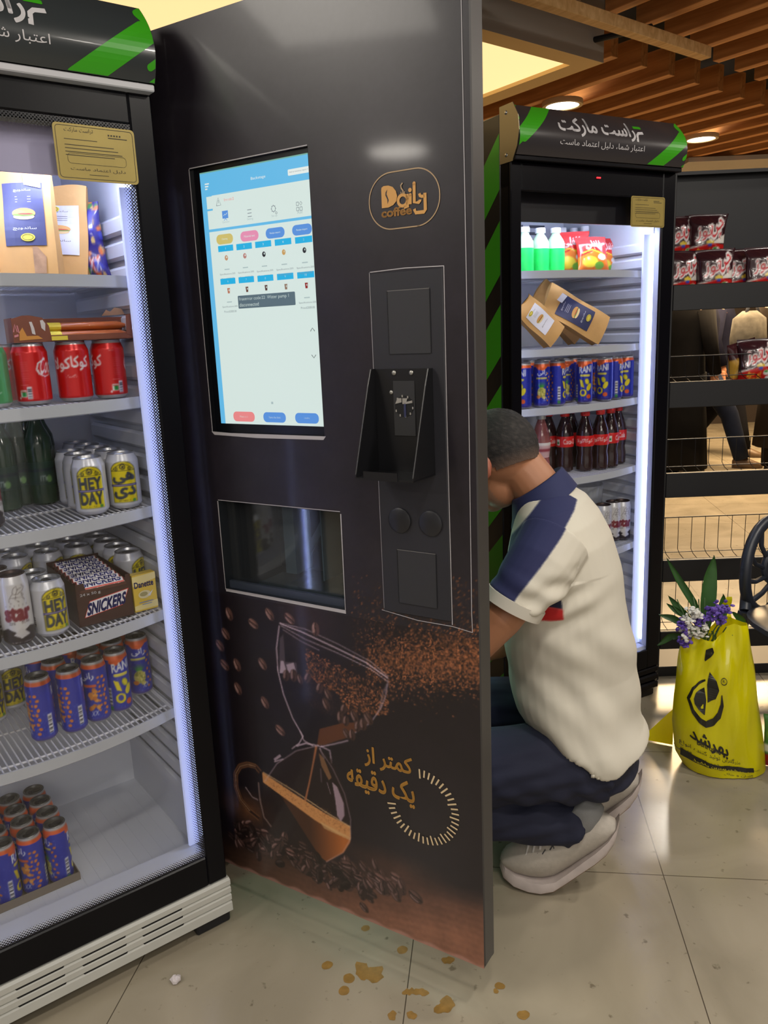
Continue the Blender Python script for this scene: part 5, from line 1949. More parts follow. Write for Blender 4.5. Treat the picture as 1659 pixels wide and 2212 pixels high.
MB().loft([[(x, .0119 * math.cos(a), .0085 + .0089 * math.sin(a)) for a in [2 * PI * i / 12 for i in range(12)]] for x in (-.052, -.028)], cap=False).build('yellow_band', mat('brand_yellow'), wf)
for i, (y, z, lb) in enumerate(((-.020, .0018, 'front brown wafer bar with a yellow band in the torn carton'), (.012, .0018, 'rear brown wafer bar lying low in the torn carton'), (.016, .0195, 'upper brown wafer bar lying across the back of the torn carton'))):
    o = wf if i == 0 else copy_tree(wf)
    q = Matrix.Rotation(LF.a - .05, 4, 'Z') @ Vector((.004 * i, y, z))
    bl = LF.w(-.158, .128, ZC)
    o.location = (bl[0] + q.x, bl[1] + q.y, bl[2] + q.z)
    o.rotation_euler = (0, 0, LF.a - .05)
    tag(o, lb, 'wafer bar', 'wafer bars in the torn carton')

# ---- chocolate display box and yellow dessert box on the fourth shelf
bx = empty('chocolate_box', LF.w(-.172, .090, Z4), LF.a, 'brown open display box of chocolate bars on the fourth shelf', 'box')
M_CHO = mat('choc_card', (62, 36, 32), .4, coat=.1)
w_, d_, h_ = .058, .205, .080
t_ = MB()
t_.box(-w_, w_, 0, d_, 0, .0015).box(-w_, -w_ + .0015, 0, d_, 0, h_ + .012).box(w_ - .0015, w_, 0, d_, 0, h_ + .012).box(-w_, w_, d_ - .0015, d_, 0, h_ + .018)
t_.prism([(-w_, 0), (w_, 0), (w_, h_ + .012), (w_ - .010, h_ + .012), (w_ - .012, h_ - .006), (-w_ + .022, h_ - .008), (-w_ + .018, h_ + .012), (-w_, h_ + .012)], 1, 0, .0015)
t_.build('carton', M_CHO, bx)
f = Flat(off=.0005)
f.use(mat('snack_red', (206, 60, 50), .4)).poly([(-w_ + .012, .018), (w_ - .022, .028), (w_ - .006, .062), (-w_ + .026, .052)])
f.use(mat('snack_white', (226, 224, 228), .4)).poly([(-w_ + .0135, .0195), (w_ - .0215, .0295), (w_ - .0085, .0605), (-w_ + .0265, .0505)])
f.use(mat('snack_blue', (36, 44, 126), .4)).text('SNICKERS', -w_ + .018, .0225, w_ - .018, .0465, slant=.22, rise=.105, bold=.05)
f.use(mat('snack_white')).text('24 x 50 g', -w_ + .008, .064, -w_ + .050, .071, bold=.02)
f.build('box_print', bx)
br = MB()
br.loft([[(x, .0125 * math.cos(a) * k, .011 + .0105 * math.sin(a) * k) for a in [2 * PI * i / 12 for i in range(12)]] for x, k in ((-.052, .5), (-.048, 1), (.048, 1), (.052, .5))])
bar0 = br.build('chocolate_bar', mat('choc_wrap', (84, 50, 42), .3, coat=.4), None, smooth=True)
f = Flat(off=.0005, fn=lambda x, y, h: (x, y, .011 + .0105 * math.sqrt(max(0, 1 - (y / .0125) ** 2)) + h))
f.use(mat('snack_red')).bands([(-.046, -.0105), (.044, -.0105), (.046, .0105), (-.044, .0105)], 6)
f.use(mat('snack_white')).bands([(-.045, -.0085), (.043, -.0085), (.045, .0085), (-.043, .0085)], 6)
f.use(mat('snack_blue')).text('SNICKERS', -.041, -.0068, .0385, .0068, slant=.2, bold=.03, cell=(1, .003))
f.build('wrapper_print', bar0)
for i in range(8):
    o = bar0 if i == 0 else copy_tree(bar0)
    o.location = LF.w(-.172, .090 + .0145 + .0252 * i, Z4 + .064 + .0016 * i)
    o.rotation_euler = (.25, 0, LF.a)
    tag(o, 'wrapped chocolate bar in the brown display box, %s from the front' % ORD[i], 'chocolate bar', 'chocolate bars in the display box')
for i in range(2):        # lower layers carrying the visible one
    o = copy_tree(bar0)
    o.location = LF.w(-.172, .107 + .15 * i, Z4 + .040)
    o.rotation_euler = (0, 0, LF.a)
    tag(o, 'wrapped chocolate bar in the lower layer of the display box, at the ' + ('front' if i == 0 else 'back'), 'chocolate bar', 'chocolate bars in the display box')
dn = empty('dessert_box', LF.w(-.0825, .098, Z4), LF.a + .05, 'small yellow dessert powder box at the right end of the fourth shelf', 'box')
MB().box(-.0265, .0265, 0, .022, 0, .083, .0008).build('carton', mat('dessert_yellow', (222, 190, 70), .4, coat=.1), dn)
f = Flat(off=.0004)
f.use(mat('pale_yellow', (232, 216, 150), .4)).poly([(-.0265, .058), (.0265, .068), (.0265, .082), (-.0265, .080)]).poly([(-.0265, .004), (.0265, .004), (.0265, .020), (-.0265, .014)])
f.use(mat('snack_blue')).text('Danette', -.023, .054, .020, .067, bold=.03)
f.use(mat('cream_swirl', (224, 214, 170), .4)).poly(ell(-.002, .037, .014, .009)).use(mat('swirl_dark', (170, 160, 110), .5)).poly(ell(-.004, .038, .009, .005)).use(mat('snack_white')).poly([(.004, .033), (.018, .044), (.010, .031)])
f.use(mat('label_blue', (120, 140, 190), .5)).rect(-.016, .0195, .016, .0212).rect(-.010, .0145, .012, .0160)
f.build('box_print', dn)

# ---- dark bottles at the back of the third shelf
def bottle(name, prof, body_m, cap_m, capz, capr, label_cv=None, lz=(0, 0), lr=0, seg=28, liquid=None):
    root = empty(name, (0, 0, -5))
    MB().lathe(prof, seg).build('bottle', body_m, root, smooth=True)
    MB().lathe([(capr * .97, capz), (capr, capz + .002), (capr, capz + .014), (capr * .9, capz + .016)], 24).build('cap', cap_m, root, smooth=True)
    if liquid:
        MB().lathe([(r * .95, z) for r, z in prof if z <= liquid[1]] + [(np.interp(liquid[1], [p[1] for p in prof], [p[0] for p in prof]) * .94, liquid[1])], seg).build('drink', liquid[0], root, smooth=True)
    if label_cv is not None:
        C = label_cv.x1
        rr = np.array([p[0] for p in prof])
        zz_ = np.array([p[1] for p in prof])

        def fn(x, y):
            th = -PI / 2 + (x - C / 2) / (C / 2 / PI)
            z = lz[0] + y
            r = np.interp(z, zz_, rr) + .0006
            return (r * np.cos(th), r * np.sin(th), z)
        painted_grid('label', label_cv, fn, 80, 16, M_PRINTG, root)
        root['C'], root['R'] = C, C / 2 / PI
    return root


pg = [(.026, 0), (.030, .004), (.0305, .03), (.029, .08), (.0305, .12), (.028, .145), (.017, .17), (.0135, .182), (.0135, .196)]
lbc = Canvas(0, 2 * PI * .03, 0, .05, .0012, (40, 62, 52))
lbc.rect(0, .03, lbc.x1, .034, (30, 36, 50))
for c0 in (.05, .145):
    lbc.text('m', c0 - .006, .008, c0 + .006, .02, (190, 200, 200)).ell(c0 + .012, .012, .006, .008, (110, 150, 90))
gb_ = bottle('green_bottle', pg, mat('dark_green_plastic', (44, 66, 48), .15, coat=.4), mat('cap_black', (18, 22, 20), .4), .192, .0155, lbc.half(), (.045, .095))
for i, (u, d_, lb) in enumerate([(-.292, .288, 'first from the left in the front row'), (-.212, .300, 'right one of the front row'), (-.250, .330, 'behind the gap of the front row'), (-.190, .365, 'at the right back beside the malt cans'), (-.262, .395, 'at the back left'), (-.200, .432, 'furthest back')]):
    put(gb_, LF, u, d_, Z3, 'dark green drink bottle on the third shelf, ' + lb, 'bottle', 'dark green bottles on the third shelf', .25 if i % 2 else .3)
u0, _ = LF.at(-2, 1085, .12)
put(star, LF, u0 - .022, .13, Z3, 'energy drink can at the left edge of the third shelf', 'can', 'white energy drink cans', .5)

# ================================================================== far fridge goods
ZF = (1.506, 1.272, 1.091, .856, .581)
al = [(.024, 0), (.029, .004), (.029, .086), (.028, .096), (.019, .112), (.013, .120), (.013, .138)]
aloe = bottle('aloe_bottle', al, mat('clear_green', (196, 232, 196), .08, coat=.5, emit=0), mat('cap_white', (236, 238, 240), .35), .124, .0165, None, liquid=None)
MB().lathe([(.0292, .004), (.0294, .04), (.0294, .076)], 28, cap=False).build('label', mat('aloe_green', (40, 214, 96), .25, noise=.12, nscale=50), aloe, smooth=True)
for px, d_, lb in ((1133, .17, 'cut by the door frame'), (1167, .18, 'in the middle'), (1200, .17, 'on the right beside the red bags')):
    u, _ = F2.at(px, 540, d_)
    put(aloe, F2, u, d_, ZF[0], 'bright green drink bottle on the top shelf, ' + lb, 'bottle', 'green aloe bottles on the top shelf')
wl = Canvas(0, 2 * PI * .026, 0, .06, .0014, (222, 228, 224))
wl.rect(0, .03, wl.x1, .036, (70, 120, 80)).rect(0, .012, wl.x1, .016, (60, 110, 70))
wbp = [(.022, 0), (.026, .004), (.026, .10), (.022, .125), (.012, .145), (.012, .165)]
wb = bottle('milk_bottle', wbp, mat('white_bottle', (226, 228, 230), .3), mat('cap_white'), .158, .0145, wl.half(), (.06, .12))
for px, d_, lb in ((1215, .40, 'leftmost and mostly hidden by the red bag'), (1239, .40, 'second from the left'), (1263, .35, 'third from the left'), (1287, .36, 'rightmost')):
    u, _ = F2.at(px, 525, d_)
    put(wb, F2, u, d_, ZF[0], 'white capped bottle behind the red bags, ' + lb, 'bottle', 'white bottles on the top shelf', .5)
for px, d_, k, rz, lb in ((1235, .20, 1.0, -.15, 'left and upright'), (1283, .125, .95, .15, 'in front and leaning'), (1310, .24, .9, .3, 'at the right with a pink edge')):
    o = candy if k == 1.0 else candy.copy()
    if k != 1.0: COL.objects.link(o)
    u, _ = F2.at(px, 560, d_)
    o.location = F2.w(u, d_, ZF[0] + .001)
    o.scale = (k, k, k * (.9 if k == .95 else 1))
    o.rotation_euler = (-.25 if k == .95 else -.1, 0, F2.a - .4 + rz)
    tag(o, 'red foil sweet bag in the far fridge, ' + lb, 'sweet bag', 'red sweet bags on the top shelf')
for (pa, pb, d_, w_, h_, ax, lb, dk) in (((1285, 738), (1165, 650), .13, .10, .235, -.55, 'lying with its navy label towards the glass', True), ((1240, 735), (1150, 625), .25, .10, .22, -.4, 'leaning behind the one with navy label', True), ((1185, 745), (1122, 672), .10, .085, .16, -.35, 'at the left against the door frame', False)):
    b_ = paper_bag(w_, .05, h_, int(pa[0]), dk, dk)
    ua, za = F2.at(*pa, d_)
    ut, zt_ = F2.at(*pb, d_)
    an = math.atan2(ut - ua, zt_ - za)
    o = put(b_, F2, ua - .03 * math.sin(an), d_, max(ZF[1] + .004 + abs(math.sin(an)) * w_ * .46, za - .02), 'kraft bag in the far fridge, ' + lb, 'paper bag', 'kraft sandwich bags of the far fridge', tilt=(0, 0, 0))
    o.rotation_euler = (Matrix.Rotation(F2.a, 3, 'Z') @ Matrix.Rotation(an, 3, 'Y') @ Matrix.Rotation(ax * .3, 3, 'X')).to_euler()
for i, (pr, px, d_, f_) in enumerate([(rani, 1130, .098, .8), (rani, 1170, .095, .24), (rani, 1204, .088, .5), (rani, 1222, .15, .24), (rani, 1262, .074, .70), (rani2, 1284, .14, .30), (rani, 1306, .08, .78), (rani, 1328, .10, .5), (rani, 1351, .105, .76)]):
    u, _ = F2.at(px, 830, d_)
    put(pr, F2, u, d_, ZF[2], 'blue can in the far fridge front row, %s from the left' % ORD[i], 'can', 'blue fruit drink cans of the far fridge', f_)
for i in range(7):
    put(rani if i % 2 else rani2, F2, -.56 + .066 * i, .20 + .01 * (i % 2), ZF[2], 'blue can in the far fridge rear row, %s from the left' % ORD[i], 'can', 'rear blue fruit drink cans of the far fridge', .4)
cb_ = [(.024, 0), (.029, .005), (.0295, .04), (.026, .062), (.030, .09), (.0305, .115), (.027, .140), (.017, .170), (.0125, .182), (.0125, .195)]
ll = Canvas(0, 2 * PI * .03, 0, .036, .0010, (206, 34, 34))
for c0, t, fa_ in ((.047, 'کوکاکولا', True), (.141, 'Coca-Cola', False)):
    ll.text(t, c0 - .028, .010, c0 + .028, .027, (232, 220, 222), fa=fa_, bold=.02)
ll.rect(.088, .006, .100, .026, (226, 226, 226)).rect(.090, .010, .098, .018, (60, 130, 70))
ll.half()
cbot = bottle('cola_bottle', cb_, mat('cola_dark', (44, 24, 26), .1, coat=.6), mat('cap_red', (206, 40, 36), .4), .186, .0155, ll, (.085, .121))
for i, (px, py, d_, f_) in enumerate([(1184, 922, .20, .75), (1220, 918, .15, .62), (1233, 913, .21, .5), (1264, 912, .115, .25), (1297, 905, .105, .25), (1319, 900, .11, .5), (1335, 897, .145, .75)]):
    u, _ = F2.at(px, py, d_)
    put(cbot, F2, u, d_, ZF[3], 'cola bottle with red cap in the far fridge, %s from the left' % ORD[i], 'bottle', 'cola bottles of the far fridge', f_)
pl_ = Canvas(0, 2 * PI * .03, 0, .05, .0012, (206, 170, 176))
pl_.rect(0, .02, pl_.x1, .03, (150, 60, 76)).rect(0, .04, pl_.x1, .05, (226, 222, 224))
pbot = bottle('syrup_bottle', cb_, mat('pink_drink', (150, 90, 90), .12, coat=.5), mat('cap_silver', (196, 196, 190), .35, .5), .186, .0155, pl_.half(), (.06, .11))
u, _ = F2.at(1169, 925, .15)
put(pbot, F2, u, .15, ZF[3], 'bottle with silver cap and pink label left of the cola bottles, by the man', 'bottle', None, .5)
for i, (px, d_, lb) in enumerate(((1309, .105, 'left'), (1330, .12, 'middle'), (1350, .11, 'right'))):
    u, _ = F2.at(px, 1130, d_)
    put(star, F2, u, d_ + .015, ZF[4], 'white energy can low in the far fridge, ' + lb + ' one of three', 'can', 'white energy drink cans of the far fridge', .68)
u, _ = F2.at(1268, 1075, .2)
tb = empty('plastic_tub', F2.w(u, .22, ZF[4] + .0), F2.a, 'clear plastic tub behind the white energy cans, by the man shoulder', 'tub')
MB().lathe([(.055, .0), (.06, .004), (.068, .16), (.072, .20), (.069, .20), (.065, .16), (.057, .006), (.0, .006)], 32, cap=False).build('tub', mat('clear_plastic', (186, 192, 200), .15, alpha=.45, coat=.5), tb, smooth=True)
MB().tube([(.069 * math.cos(a), .02, .19 + .06 * math.sin(a)) for a in [PI * i / 12 for i in range(13)]], .003, 8).build('handle', mat('clear_plastic'), tb, smooth=True)
for i in range(3):
    put(rani, F2, -.12 - .07 * i, .16, .166, 'blue can on the far fridge floor behind the man, %s from the right' % ORD[i], 'can', 'blue cans on the far fridge floor', .5)
done(None)

# ================================================================== snack shelving, chair, shopping bag
SW = Plane(1.157, 2.82, -1.1)
UL, UR = -.145, 1.30
unit = empty('snack_shelving', SW.w(0, 0, 0), SW.a, 'black open shelving unit with wire baskets to the right of the far fridge', 'shelving')
M_SHB = mat('shelf_black', (15, 15, 19), .5)
for u in (UL, UR):
    MB().box(u - .012, u + .012, 0, .36, 0, 1.86, .002).build('upright', M_SHB, unit)
MB().box(UL + .012, UR - .012, .345, .36, 1.40, 1.86).box(UL + .012, UR - .012, .30, .36, 1.86, 1.872).build('back_panel', mat('panel_black', (18, 19, 25), .5), unit)
MB().box(UL + .012, UR - .012, .16, .345, 1.385, 1.535).build('step_ledge', mat('ledge_brown', (66, 54, 44), .6), unit)
M_WBLK = mat('wire_black', (20, 19, 20), .4)
for z0, z1, top in ((1.373, 1.459, None), (1.038, 1.129, .085), (.713, .803, .112), (.392, .476, .145), (.125, .196, .18)):
    MB().box(UL + .012, UR - .012, 0, .016, z0, z1, .002).build('fascia_board', M_SHB, unit)
    w = MB()
    if top:
        w.tube([(UL + .012, .075, z1 + top), (UR - .012, .075, z1 + top)], .0022, 6)
        for k in range(29):
            u = UL + .04 + .05 * k
            w.tube([(u, .075, z1 + top), (u, .075, z1 + .022), (u + .004, .062, z1 + .006), (u + .012, .012, z1 - .012)], .0013, 5)
        for d_, dz in ((.068, .012), (.03, -.004)):
            w.tube([(UL + .012, d_, z1 + dz), (UR - .012, d_, z1 + dz)], .0016, 6)
    else:
        for k in range(29):
            u = UL + .04 + .05 * k
            w.tube([(u, .016, z1 - .055), (u, .165, z1 - .055)], .0016, 5)
        w.tube([(UL + .012, .09, z1 - .057), (UR - .012, .09, z1 - .057)], .002, 6)
    w.build('wire_basket', M_WBLK, unit)
MB().box(UL + .012, UR - .012, .03, .33, 0, .04, .002).build('kick_board', M_SHB, unit)

# ---- snack bags
cv = Canvas(0, .4, 0, .2, .0013, (52, 24, 30))
for x0 in (0, .2):
    cv.poly([(x0, 0), (x0 + .2, 0), (x0 + .2, .075), (x0 + .12, .085), (x0, .06)], (190, 30, 28))
    cv.poly([(x0 + .005, .070), (x0 + .10, .078), (x0 + .20, .120), (x0 + .20, .082), (x0 + .12, .084), (x0, .060)], (222, 216, 210))
    for b_, c_ in ((.10, (232, 226, 226)), (.0, (196, 30, 40))):
        cv.text('توز', x0 + .035, .090, x0 + .115, .148, c_, fa=True, bold=b_, rise=.08)
        cv.text('چی', x0 + .115, .096, x0 + .180, .172, c_, fa=True, bold=b_, rise=.1)
    for k in range(26):
        cv.ell(x0 + .03 + .08 * rng.random(), .015 + .045 * rng.random(), .009, .004, [(222, 134, 44), (232, 170, 60), (196, 96, 30)][k % 3], rng.random() * 3)
    cv.ell(x0 + .145, .058, .022, .011, (232, 232, 226)).ell(x0 + .14, .062, .012, .005, (70, 140, 60)).ell(x0 + .155, .036, .016, .010, (226, 226, 230)).ell(x0 + .11, .088, .022, .008, (226, 196, 50))
    cv.rect(x0 + .10, .070, x0 + .12, .082, (50, 70, 190))
    cv.text('ز', x0 + .165, .100, x0 + .175, .106, (120, 100, 40), fa=True)
chip = pouch('snack_bag', .135, .17, .06, cv.half(), M_FOIL, 21)
cvg = Canvas(0, .4, 0, .2, .0013, (196, 150, 60))
for x0 in (0, .2):
    cvg.poly([(x0, .13), (x0 + .2, .16), (x0 + .2, .2), (x0, .2)], (60, 26, 30)).poly([(x0, 0), (x0 + .2, 0), (x0 + .2, .03), (x0, .05)], (196, 40, 30)).text('تو', x0 + .06, .06, x0 + .14, .12, (200, 40, 40), fa=True, bold=.05).poly([(x0 + .02, .07), (x0 + .06, .13), (x0 + .05, .05)], (232, 200, 120))
chipg = pouch('snack_bag', .125, .165, .055, cvg.half(), M_FOIL, 22)
first = True
for px, d_, z, rz, rx, lb in ((1471, .10, 1.408, .25, .06, 'first from the left in the front row'), (1545, .09, 1.408, -.05, .04, 'second from the left in the front row'), (1601, .135, 1.408, .0, .03, 'third from the left in the front row'), (1652, .075, 1.408, 0, -.02, 'fourth in the front row of the top shelf, by the right frame'),
                          (1462, .22, 1.537, .2, .05, 'upper bag on the ledge partly hidden by the fridge'), (1522, .20, 1.537, -.12, .06, 'upper bag standing alone on the ledge'), (1650, .085, 1.095, -.1, -.08, 'dark bag on the second shelf by the right frame')):
    u, _ = SW.at(px, 560, d_)
    o = chip if first else chip.copy()
    if not first: COL.objects.link(o)
    first = False
    o.location = SW.w(u, d_, z)
    o.rotation_euler = (rx, .03 * math.sin(px), SW.a + rz)
    tag(o, 'maroon snack bag, ' + lb, 'snack bag', 'maroon snack bags on the shelving')
u, _ = SW.at(1618, 780, .11)
chipg.location = SW.w(u, .14, 1.095)
chipg.rotation_euler = (.05, -.2, SW.a + .3)
tag(chipg, 'golden snack bag with red foot behind the dark bag on the second shelf', 'snack bag')

# ---- black plastic chair by the right frame
M_CHAIR = mat('chair_plastic', (36, 40, 50), .38)
chx, chy = 1.30, 2.42
ch = empty('plastic_chair', (chx, chy, 0), math.radians(8), 'black plastic chair with slotted round back cut by the right frame', 'chair')


def back_pt(a, k=1.0, dy=0.0):
    x = .16 * k * math.cos(a)
    z = .545 + .165 * k * math.sin(a)
    return (x, -.02 + .10 * (1 - (x / .2) ** 2) + dy, z)


MB().tube([back_pt(2 * PI * i / 40) for i in range(40)], .018, 12, closed=True).build('back_rim', M_CHAIR, ch, smooth=True)
m = MB()
for k in range(11):
    a = PI * (.5 + k * 2 / 11)
    m.tube([back_pt(a, .98), back_pt(a + .25, .66), back_pt(a + .5, .34)], [.010, .008, .008], 8)
m.tube([back_pt(2 * PI * i / 24, .36) for i in range(24)], .012, 8, closed=True)
m.build('back_spokes', M_CHAIR, ch, smooth=True)
m = MB()
m.loft([[(.20 * math.copysign(abs(math.cos(a)) ** .7, math.cos(a)) * k, -.16 + .20 * math.copysign(abs(math.sin(a)) ** .7, math.sin(a)) * k, z) for a in [2 * PI * i / 32 for i in range(32)]] for k, z in ((.9, .405), (1, .412), (1, .428), (.92, .434), (.5, .424))])
m.build('seat', M_CHAIR, ch, smooth=True)
for sx, sy in ((-1, 1), (1, 1), (-1, -1), (1, -1)):
    m = MB()
    y0 = .02 if sy > 0 else -.32
    m.tube([(sx * .15, y0, .42), (sx * .175, y0 + sy * .03, .2), (sx * .195, y0 + sy * .05, 0)], [.022, .018, .015], 10)
    if sy > 0: m.tube([(sx * .15, y0, .42), (sx * .13, .05, .46)], .018, 10)
    m.build('leg', M_CHAIR, ch, smooth=True)

# ---- yellow shopping bag with flowers
BG = Plane(1.00, 2.215, -6)
rows = ((1474, 1652, 1676), (1458, 1652, 1620), (1452, 1645, 1560), (1456, 1636, 1500), (1460, 1628, 1450), (1464, 1620, 1410), (1470, 1610, 1372))
RW = []
for i, (xl, xr, y) in enumerate(rows):
    ul, _ = BG.at(xl, y)
    ur, z = BG.at(xr, y)
    zm = BG.at((xl + xr) / 2, y)[1]
    RW.append((ul, ur, max(0.004, zm) if i else 0.004))
RW = np.array(RW)
NT = len(RW) - 1


def bag_row(t):
    k = t * NT
    return [float(np.interp(k, np.arange(NT + 1), RW[:, j])) for j in range(3)]


def bag_pt(s, t, side=-1, h=0.0):
    ul, ur, z = bag_row(min(max(t, 0), 1))
    u = ul + (ur - ul) * s
    dd = .085 * (1 - .55 * t ** 2) * (1 - abs(2 * s - 1) ** 2.6) ** .6 if 0 < s < 1 else 0
    wr = .005 * math.sin(13 * s + 6 * t) + .004 * math.sin(17 * t - 12 * s) + .0022 * math.sin(47 * s - 16 * t)
    z2 = z + .07 * (s - .25) * max(0, t - .6) / .4
    return (u, side * dd + wr * (.4 + t) - (h if side < 0 else 0), max(z2 + .012 * math.sin(11 * s) * (t > .97), .003))


bg = empty('shopping_bag', BG.w(0, 0, 0), BG.a, 'bright yellow plastic shopping bag with black print standing on the tiles', 'bag')
m = bpy.data.materials.new('yellow_film')
m.use_nodes = True
nt = m.node_tree
b_ = nt.nodes['Principled BSDF']
b_.inputs['Base Color'].default_value = (*lin((226, 218, 12)), 1)
b_.inputs['Roughness'].default_value = .25
b_.inputs['Coat Weight'].default_value = .3
tl_ = nt.nodes.new('ShaderNodeBsdfTranslucent')
tl_.inputs[0].default_value = (*lin((226, 214, 16)), 1)
ms = nt.nodes.new('ShaderNodeMixShader')
ms.inputs[0].default_value = .3
nt.links.new(b_.outputs[0], ms.inputs[1])
nt.links.new(tl_.outputs[0], ms.inputs[2])
nt.links.new(ms.outputs[0], nt.nodes['Material Output'].inputs[0])
M_YB = m
mb = MB()
mb.loft([[bag_pt(i / 26, t, -1) for i in range(27)] + [bag_pt(1 - i / 26, t, 1) for i in range(1, 26)] for t in [j / 26 for j in range(27)]], cap=False)
nb = len(mb.v)
mb.add([bag_pt(i / 26, 0, -1) for i in range(27)] + [bag_pt(1 - i / 26, 0, 1) for i in range(1, 26)], [tuple(range(51, -1, -1))])
bgo = mb.build('bag_film', M_YB, bg, smooth='all')
# carrying loop and torn corner
m = MB()
e0 = bag_pt(.72, 1, 1)
m.grid(lambda a, b: (e0[0] + (a - .5) * .05 * (1 - b * .7) + .01 * b, e0[1] + .012 * math.sin(5 * b), e0[2] - .01 + .075 * b), 6, 8)
m.build('handle', M_YB, bg, smooth='all')
m = MB()
e0 = bag_pt(0.02, .12, -1)
m.grid(lambda a, b: (e0[0] + .01 - .075 * a, e0[1] + .13 + .03 * a, .003 + .13 * b * (1 - .8 * a)), 6, 6)
m.build('bag_corner', M_YB, bg, smooth='all')
f = Flat(off=.0022, eps=.0004, fn=lambda s, t, h: bag_pt(s, t, -1, h))


def dense(P, w, k=6):
    n = len(P)
    tt = np.linspace(0, n - 1, (n - 1) * k + 1)
    return [(float(np.interp(t, range(n), [p[0] for p in P])), float(np.interp(t, range(n), [p[1] for p in P]))) for t in tt], [float(np.interp(t, range(n), w)) for t in tt]



def bp(px, py):
    t = (1676 - py) / (1676 - 1372.0)
    k = min(max(t, 0), 1) * NT
    xl = np.interp(k, range(NT + 1), [r[0] for r in rows])
    xr = np.interp(k, range(NT + 1), [r[1] for r in rows])
    # row heights are not even in t: invert on pixel rows
    ys = [r[2] for r in rows][::-1]
    kk = np.interp(py, ys, list(range(NT, -1, -1)))
    xl = np.interp(kk, range(NT + 1), [r[0] for r in rows])
    xr = np.interp(kk, range(NT + 1), [r[1] for r in rows])
    return (float((px - xl) / (xr - xl)), float(kk / NT))


INK = mat('bag_ink', (34, 32, 24), .35)
f.use(INK)
for P in ([(1511, 1412), (1514, 1392), (1526, 1388), (1529, 1398), (1522, 1406), (1513, 1415)],
          [(1514, 1495), (1515, 1460), (1521, 1436), (1533, 1452), (1537, 1468), (1530, 1486)],
          [(1487, 1490), (1492, 1478), (1509, 1466), (1511, 1490), (1507, 1520), (1495, 1510), (1488, 1500)]):
    f.bands([bp(*p) for p in P], 14)
f.stroke(*dense([bp(*p) for p in [(1512, 1452), (1498, 1460), (1486, 1470), (1477, 1492), (1484, 1515), (1496, 1530), (1510, 1540), (1526, 1534), (1538, 1522), (1544, 1500), (1543, 1478)]], [.012, .02, .024, .026, .03, .034, .038, .045, .045, .034, .012]))


def btext(t, xa, ya, xb, yb, **k):
    (a, b), (c, d) = bp(xa, yb), bp(xb, ya)
    f.text(t, a, b, c, d, cell=(.03, .03), **k)


# thin print reads as one ink layer on the film
btext('بهرشد', 1480, 1548, 1550, 1578, fa=True, bold=.03, rise=-.25)
btext('Behroshd', 1492, 1572, 1535, 1583, bold=.02, rise=-.2)
btext('بزرگترین تولید کننده انواع', 1462, 1582, 1576, 1596, fa=True, rise=-.14)
btext('بستر کشت گیاهان آپارتمانی و گلدانی', 1456, 1596, 1618, 1610, fa=True, rise=-.16)
btext('گلدان و خاک', 1545, 1652, 1605, 1664, fa=True, rise=-.1)
f.stroke(*dense([bp(1464, 1612), bp(1500, 1622), bp(1540, 1633), bp(1580, 1641), bp(1608, 1645)], [.05, .055, .055, .055, .05], 10))
f.use(mat('bag_yellow_ink', (210, 202, 30), .4))
btext('با بهر شد، بهترین باشید', 1486, 1612, 1596, 1624, fa=True, rise=-.2, bold=.02)
f.use(INK)
c_ = bp(1547, 1451)
f.stroke(ell(c_[0], c_[1], .036, .022, 0, 20), .006, closed=True)
f.text('R', c_[0] - .014, c_[1] - .010, c_[0] + .016, c_[1] + .010)
f.build('bag_print', bg)

fw = empty('flower_bunch', BG.w(0, 0, 0), BG.a, 'bunch of purple and white statice with long green leaves in the yellow bag', 'flowers')
M_LEAF = mat('leaf_green', (44, 84, 34), .45, noise=.2, nscale=30)


def leaf(pts, w, name='leaf'):
    """blade through pixel points on the bag's plane; w = max width"""
    P = [Vector((BG.at(x, y)[0], .03 + .01 * i, BG.at(x, y)[1])) for i, (x, y) in enumerate(pts)]
    m = MB()
    n = 12
    vs = []
    for i in range(n + 1):
        t = i / n * (len(P) - 1)
        k = min(int(t), len(P) - 2)
        p = P[k].lerp(P[k + 1], t - k)
        d = (P[k + 1] - P[k]).normalized()
        s = Vector((-d.z, 0, d.x))
        ww = w * (math.sin(PI * min(1, (i / n) * .92 + .08)) ** .8 + .02)
        vs += [p - s * ww / 2 + Vector((0, -.004, 0)), p + Vector((0, .004, 0)), p + s * ww / 2 + Vector((0, -.004, 0))]
    fs = []
    for i in range(n):
        a = i * 3
        fs += [(a, a + 1, a + 4, a + 3), (a + 1, a + 2, a + 5, a + 4)]
    m.add(vs, fs)
    m.build(name, M_LEAF, fw, smooth='all')


for pts, w in (([(1520, 1400), (1536, 1330), (1545, 1260), (1556, 1212)], .045), ([(1530, 1370), (1505, 1310), (1475, 1262), (1450, 1216)], .022), ([(1500, 1350), (1475, 1325), (1452, 1298)], .022), ([(1490, 1360), (1460, 1345), (1432, 1340)], .022), ([(1500, 1345), (1470, 1330), (1448, 1315)], .018),
               ([(1480, 1380), (1455, 1385), (1428, 1408)], .022), ([(1560, 1360), (1570, 1325), (1574, 1295)], .03), ([(1590, 1330), (1612, 1350), (1622, 1400)], .02)):
    leaf(pts, w)
m = MB()
for i in range(26):
    p0 = BG.at(1525 + rng.normal(0, 12), 1420)
    x1, y1 = 1515 + rng.normal(0, 34), 1335 + rng.normal(0, 26)
    p1 = BG.at(x1, y1)
    m.tube([(p0[0], .0, p0[1]), ((p0[0] + p1[0]) / 2, -.01, (p0[1] + p1[1]) / 2 + .01), (p1[0], -.02 + rng.normal(0, .02), p1[1])], .0018, 5)
m.build('stem', mat('stem_green', (76, 104, 60), .6), fw)
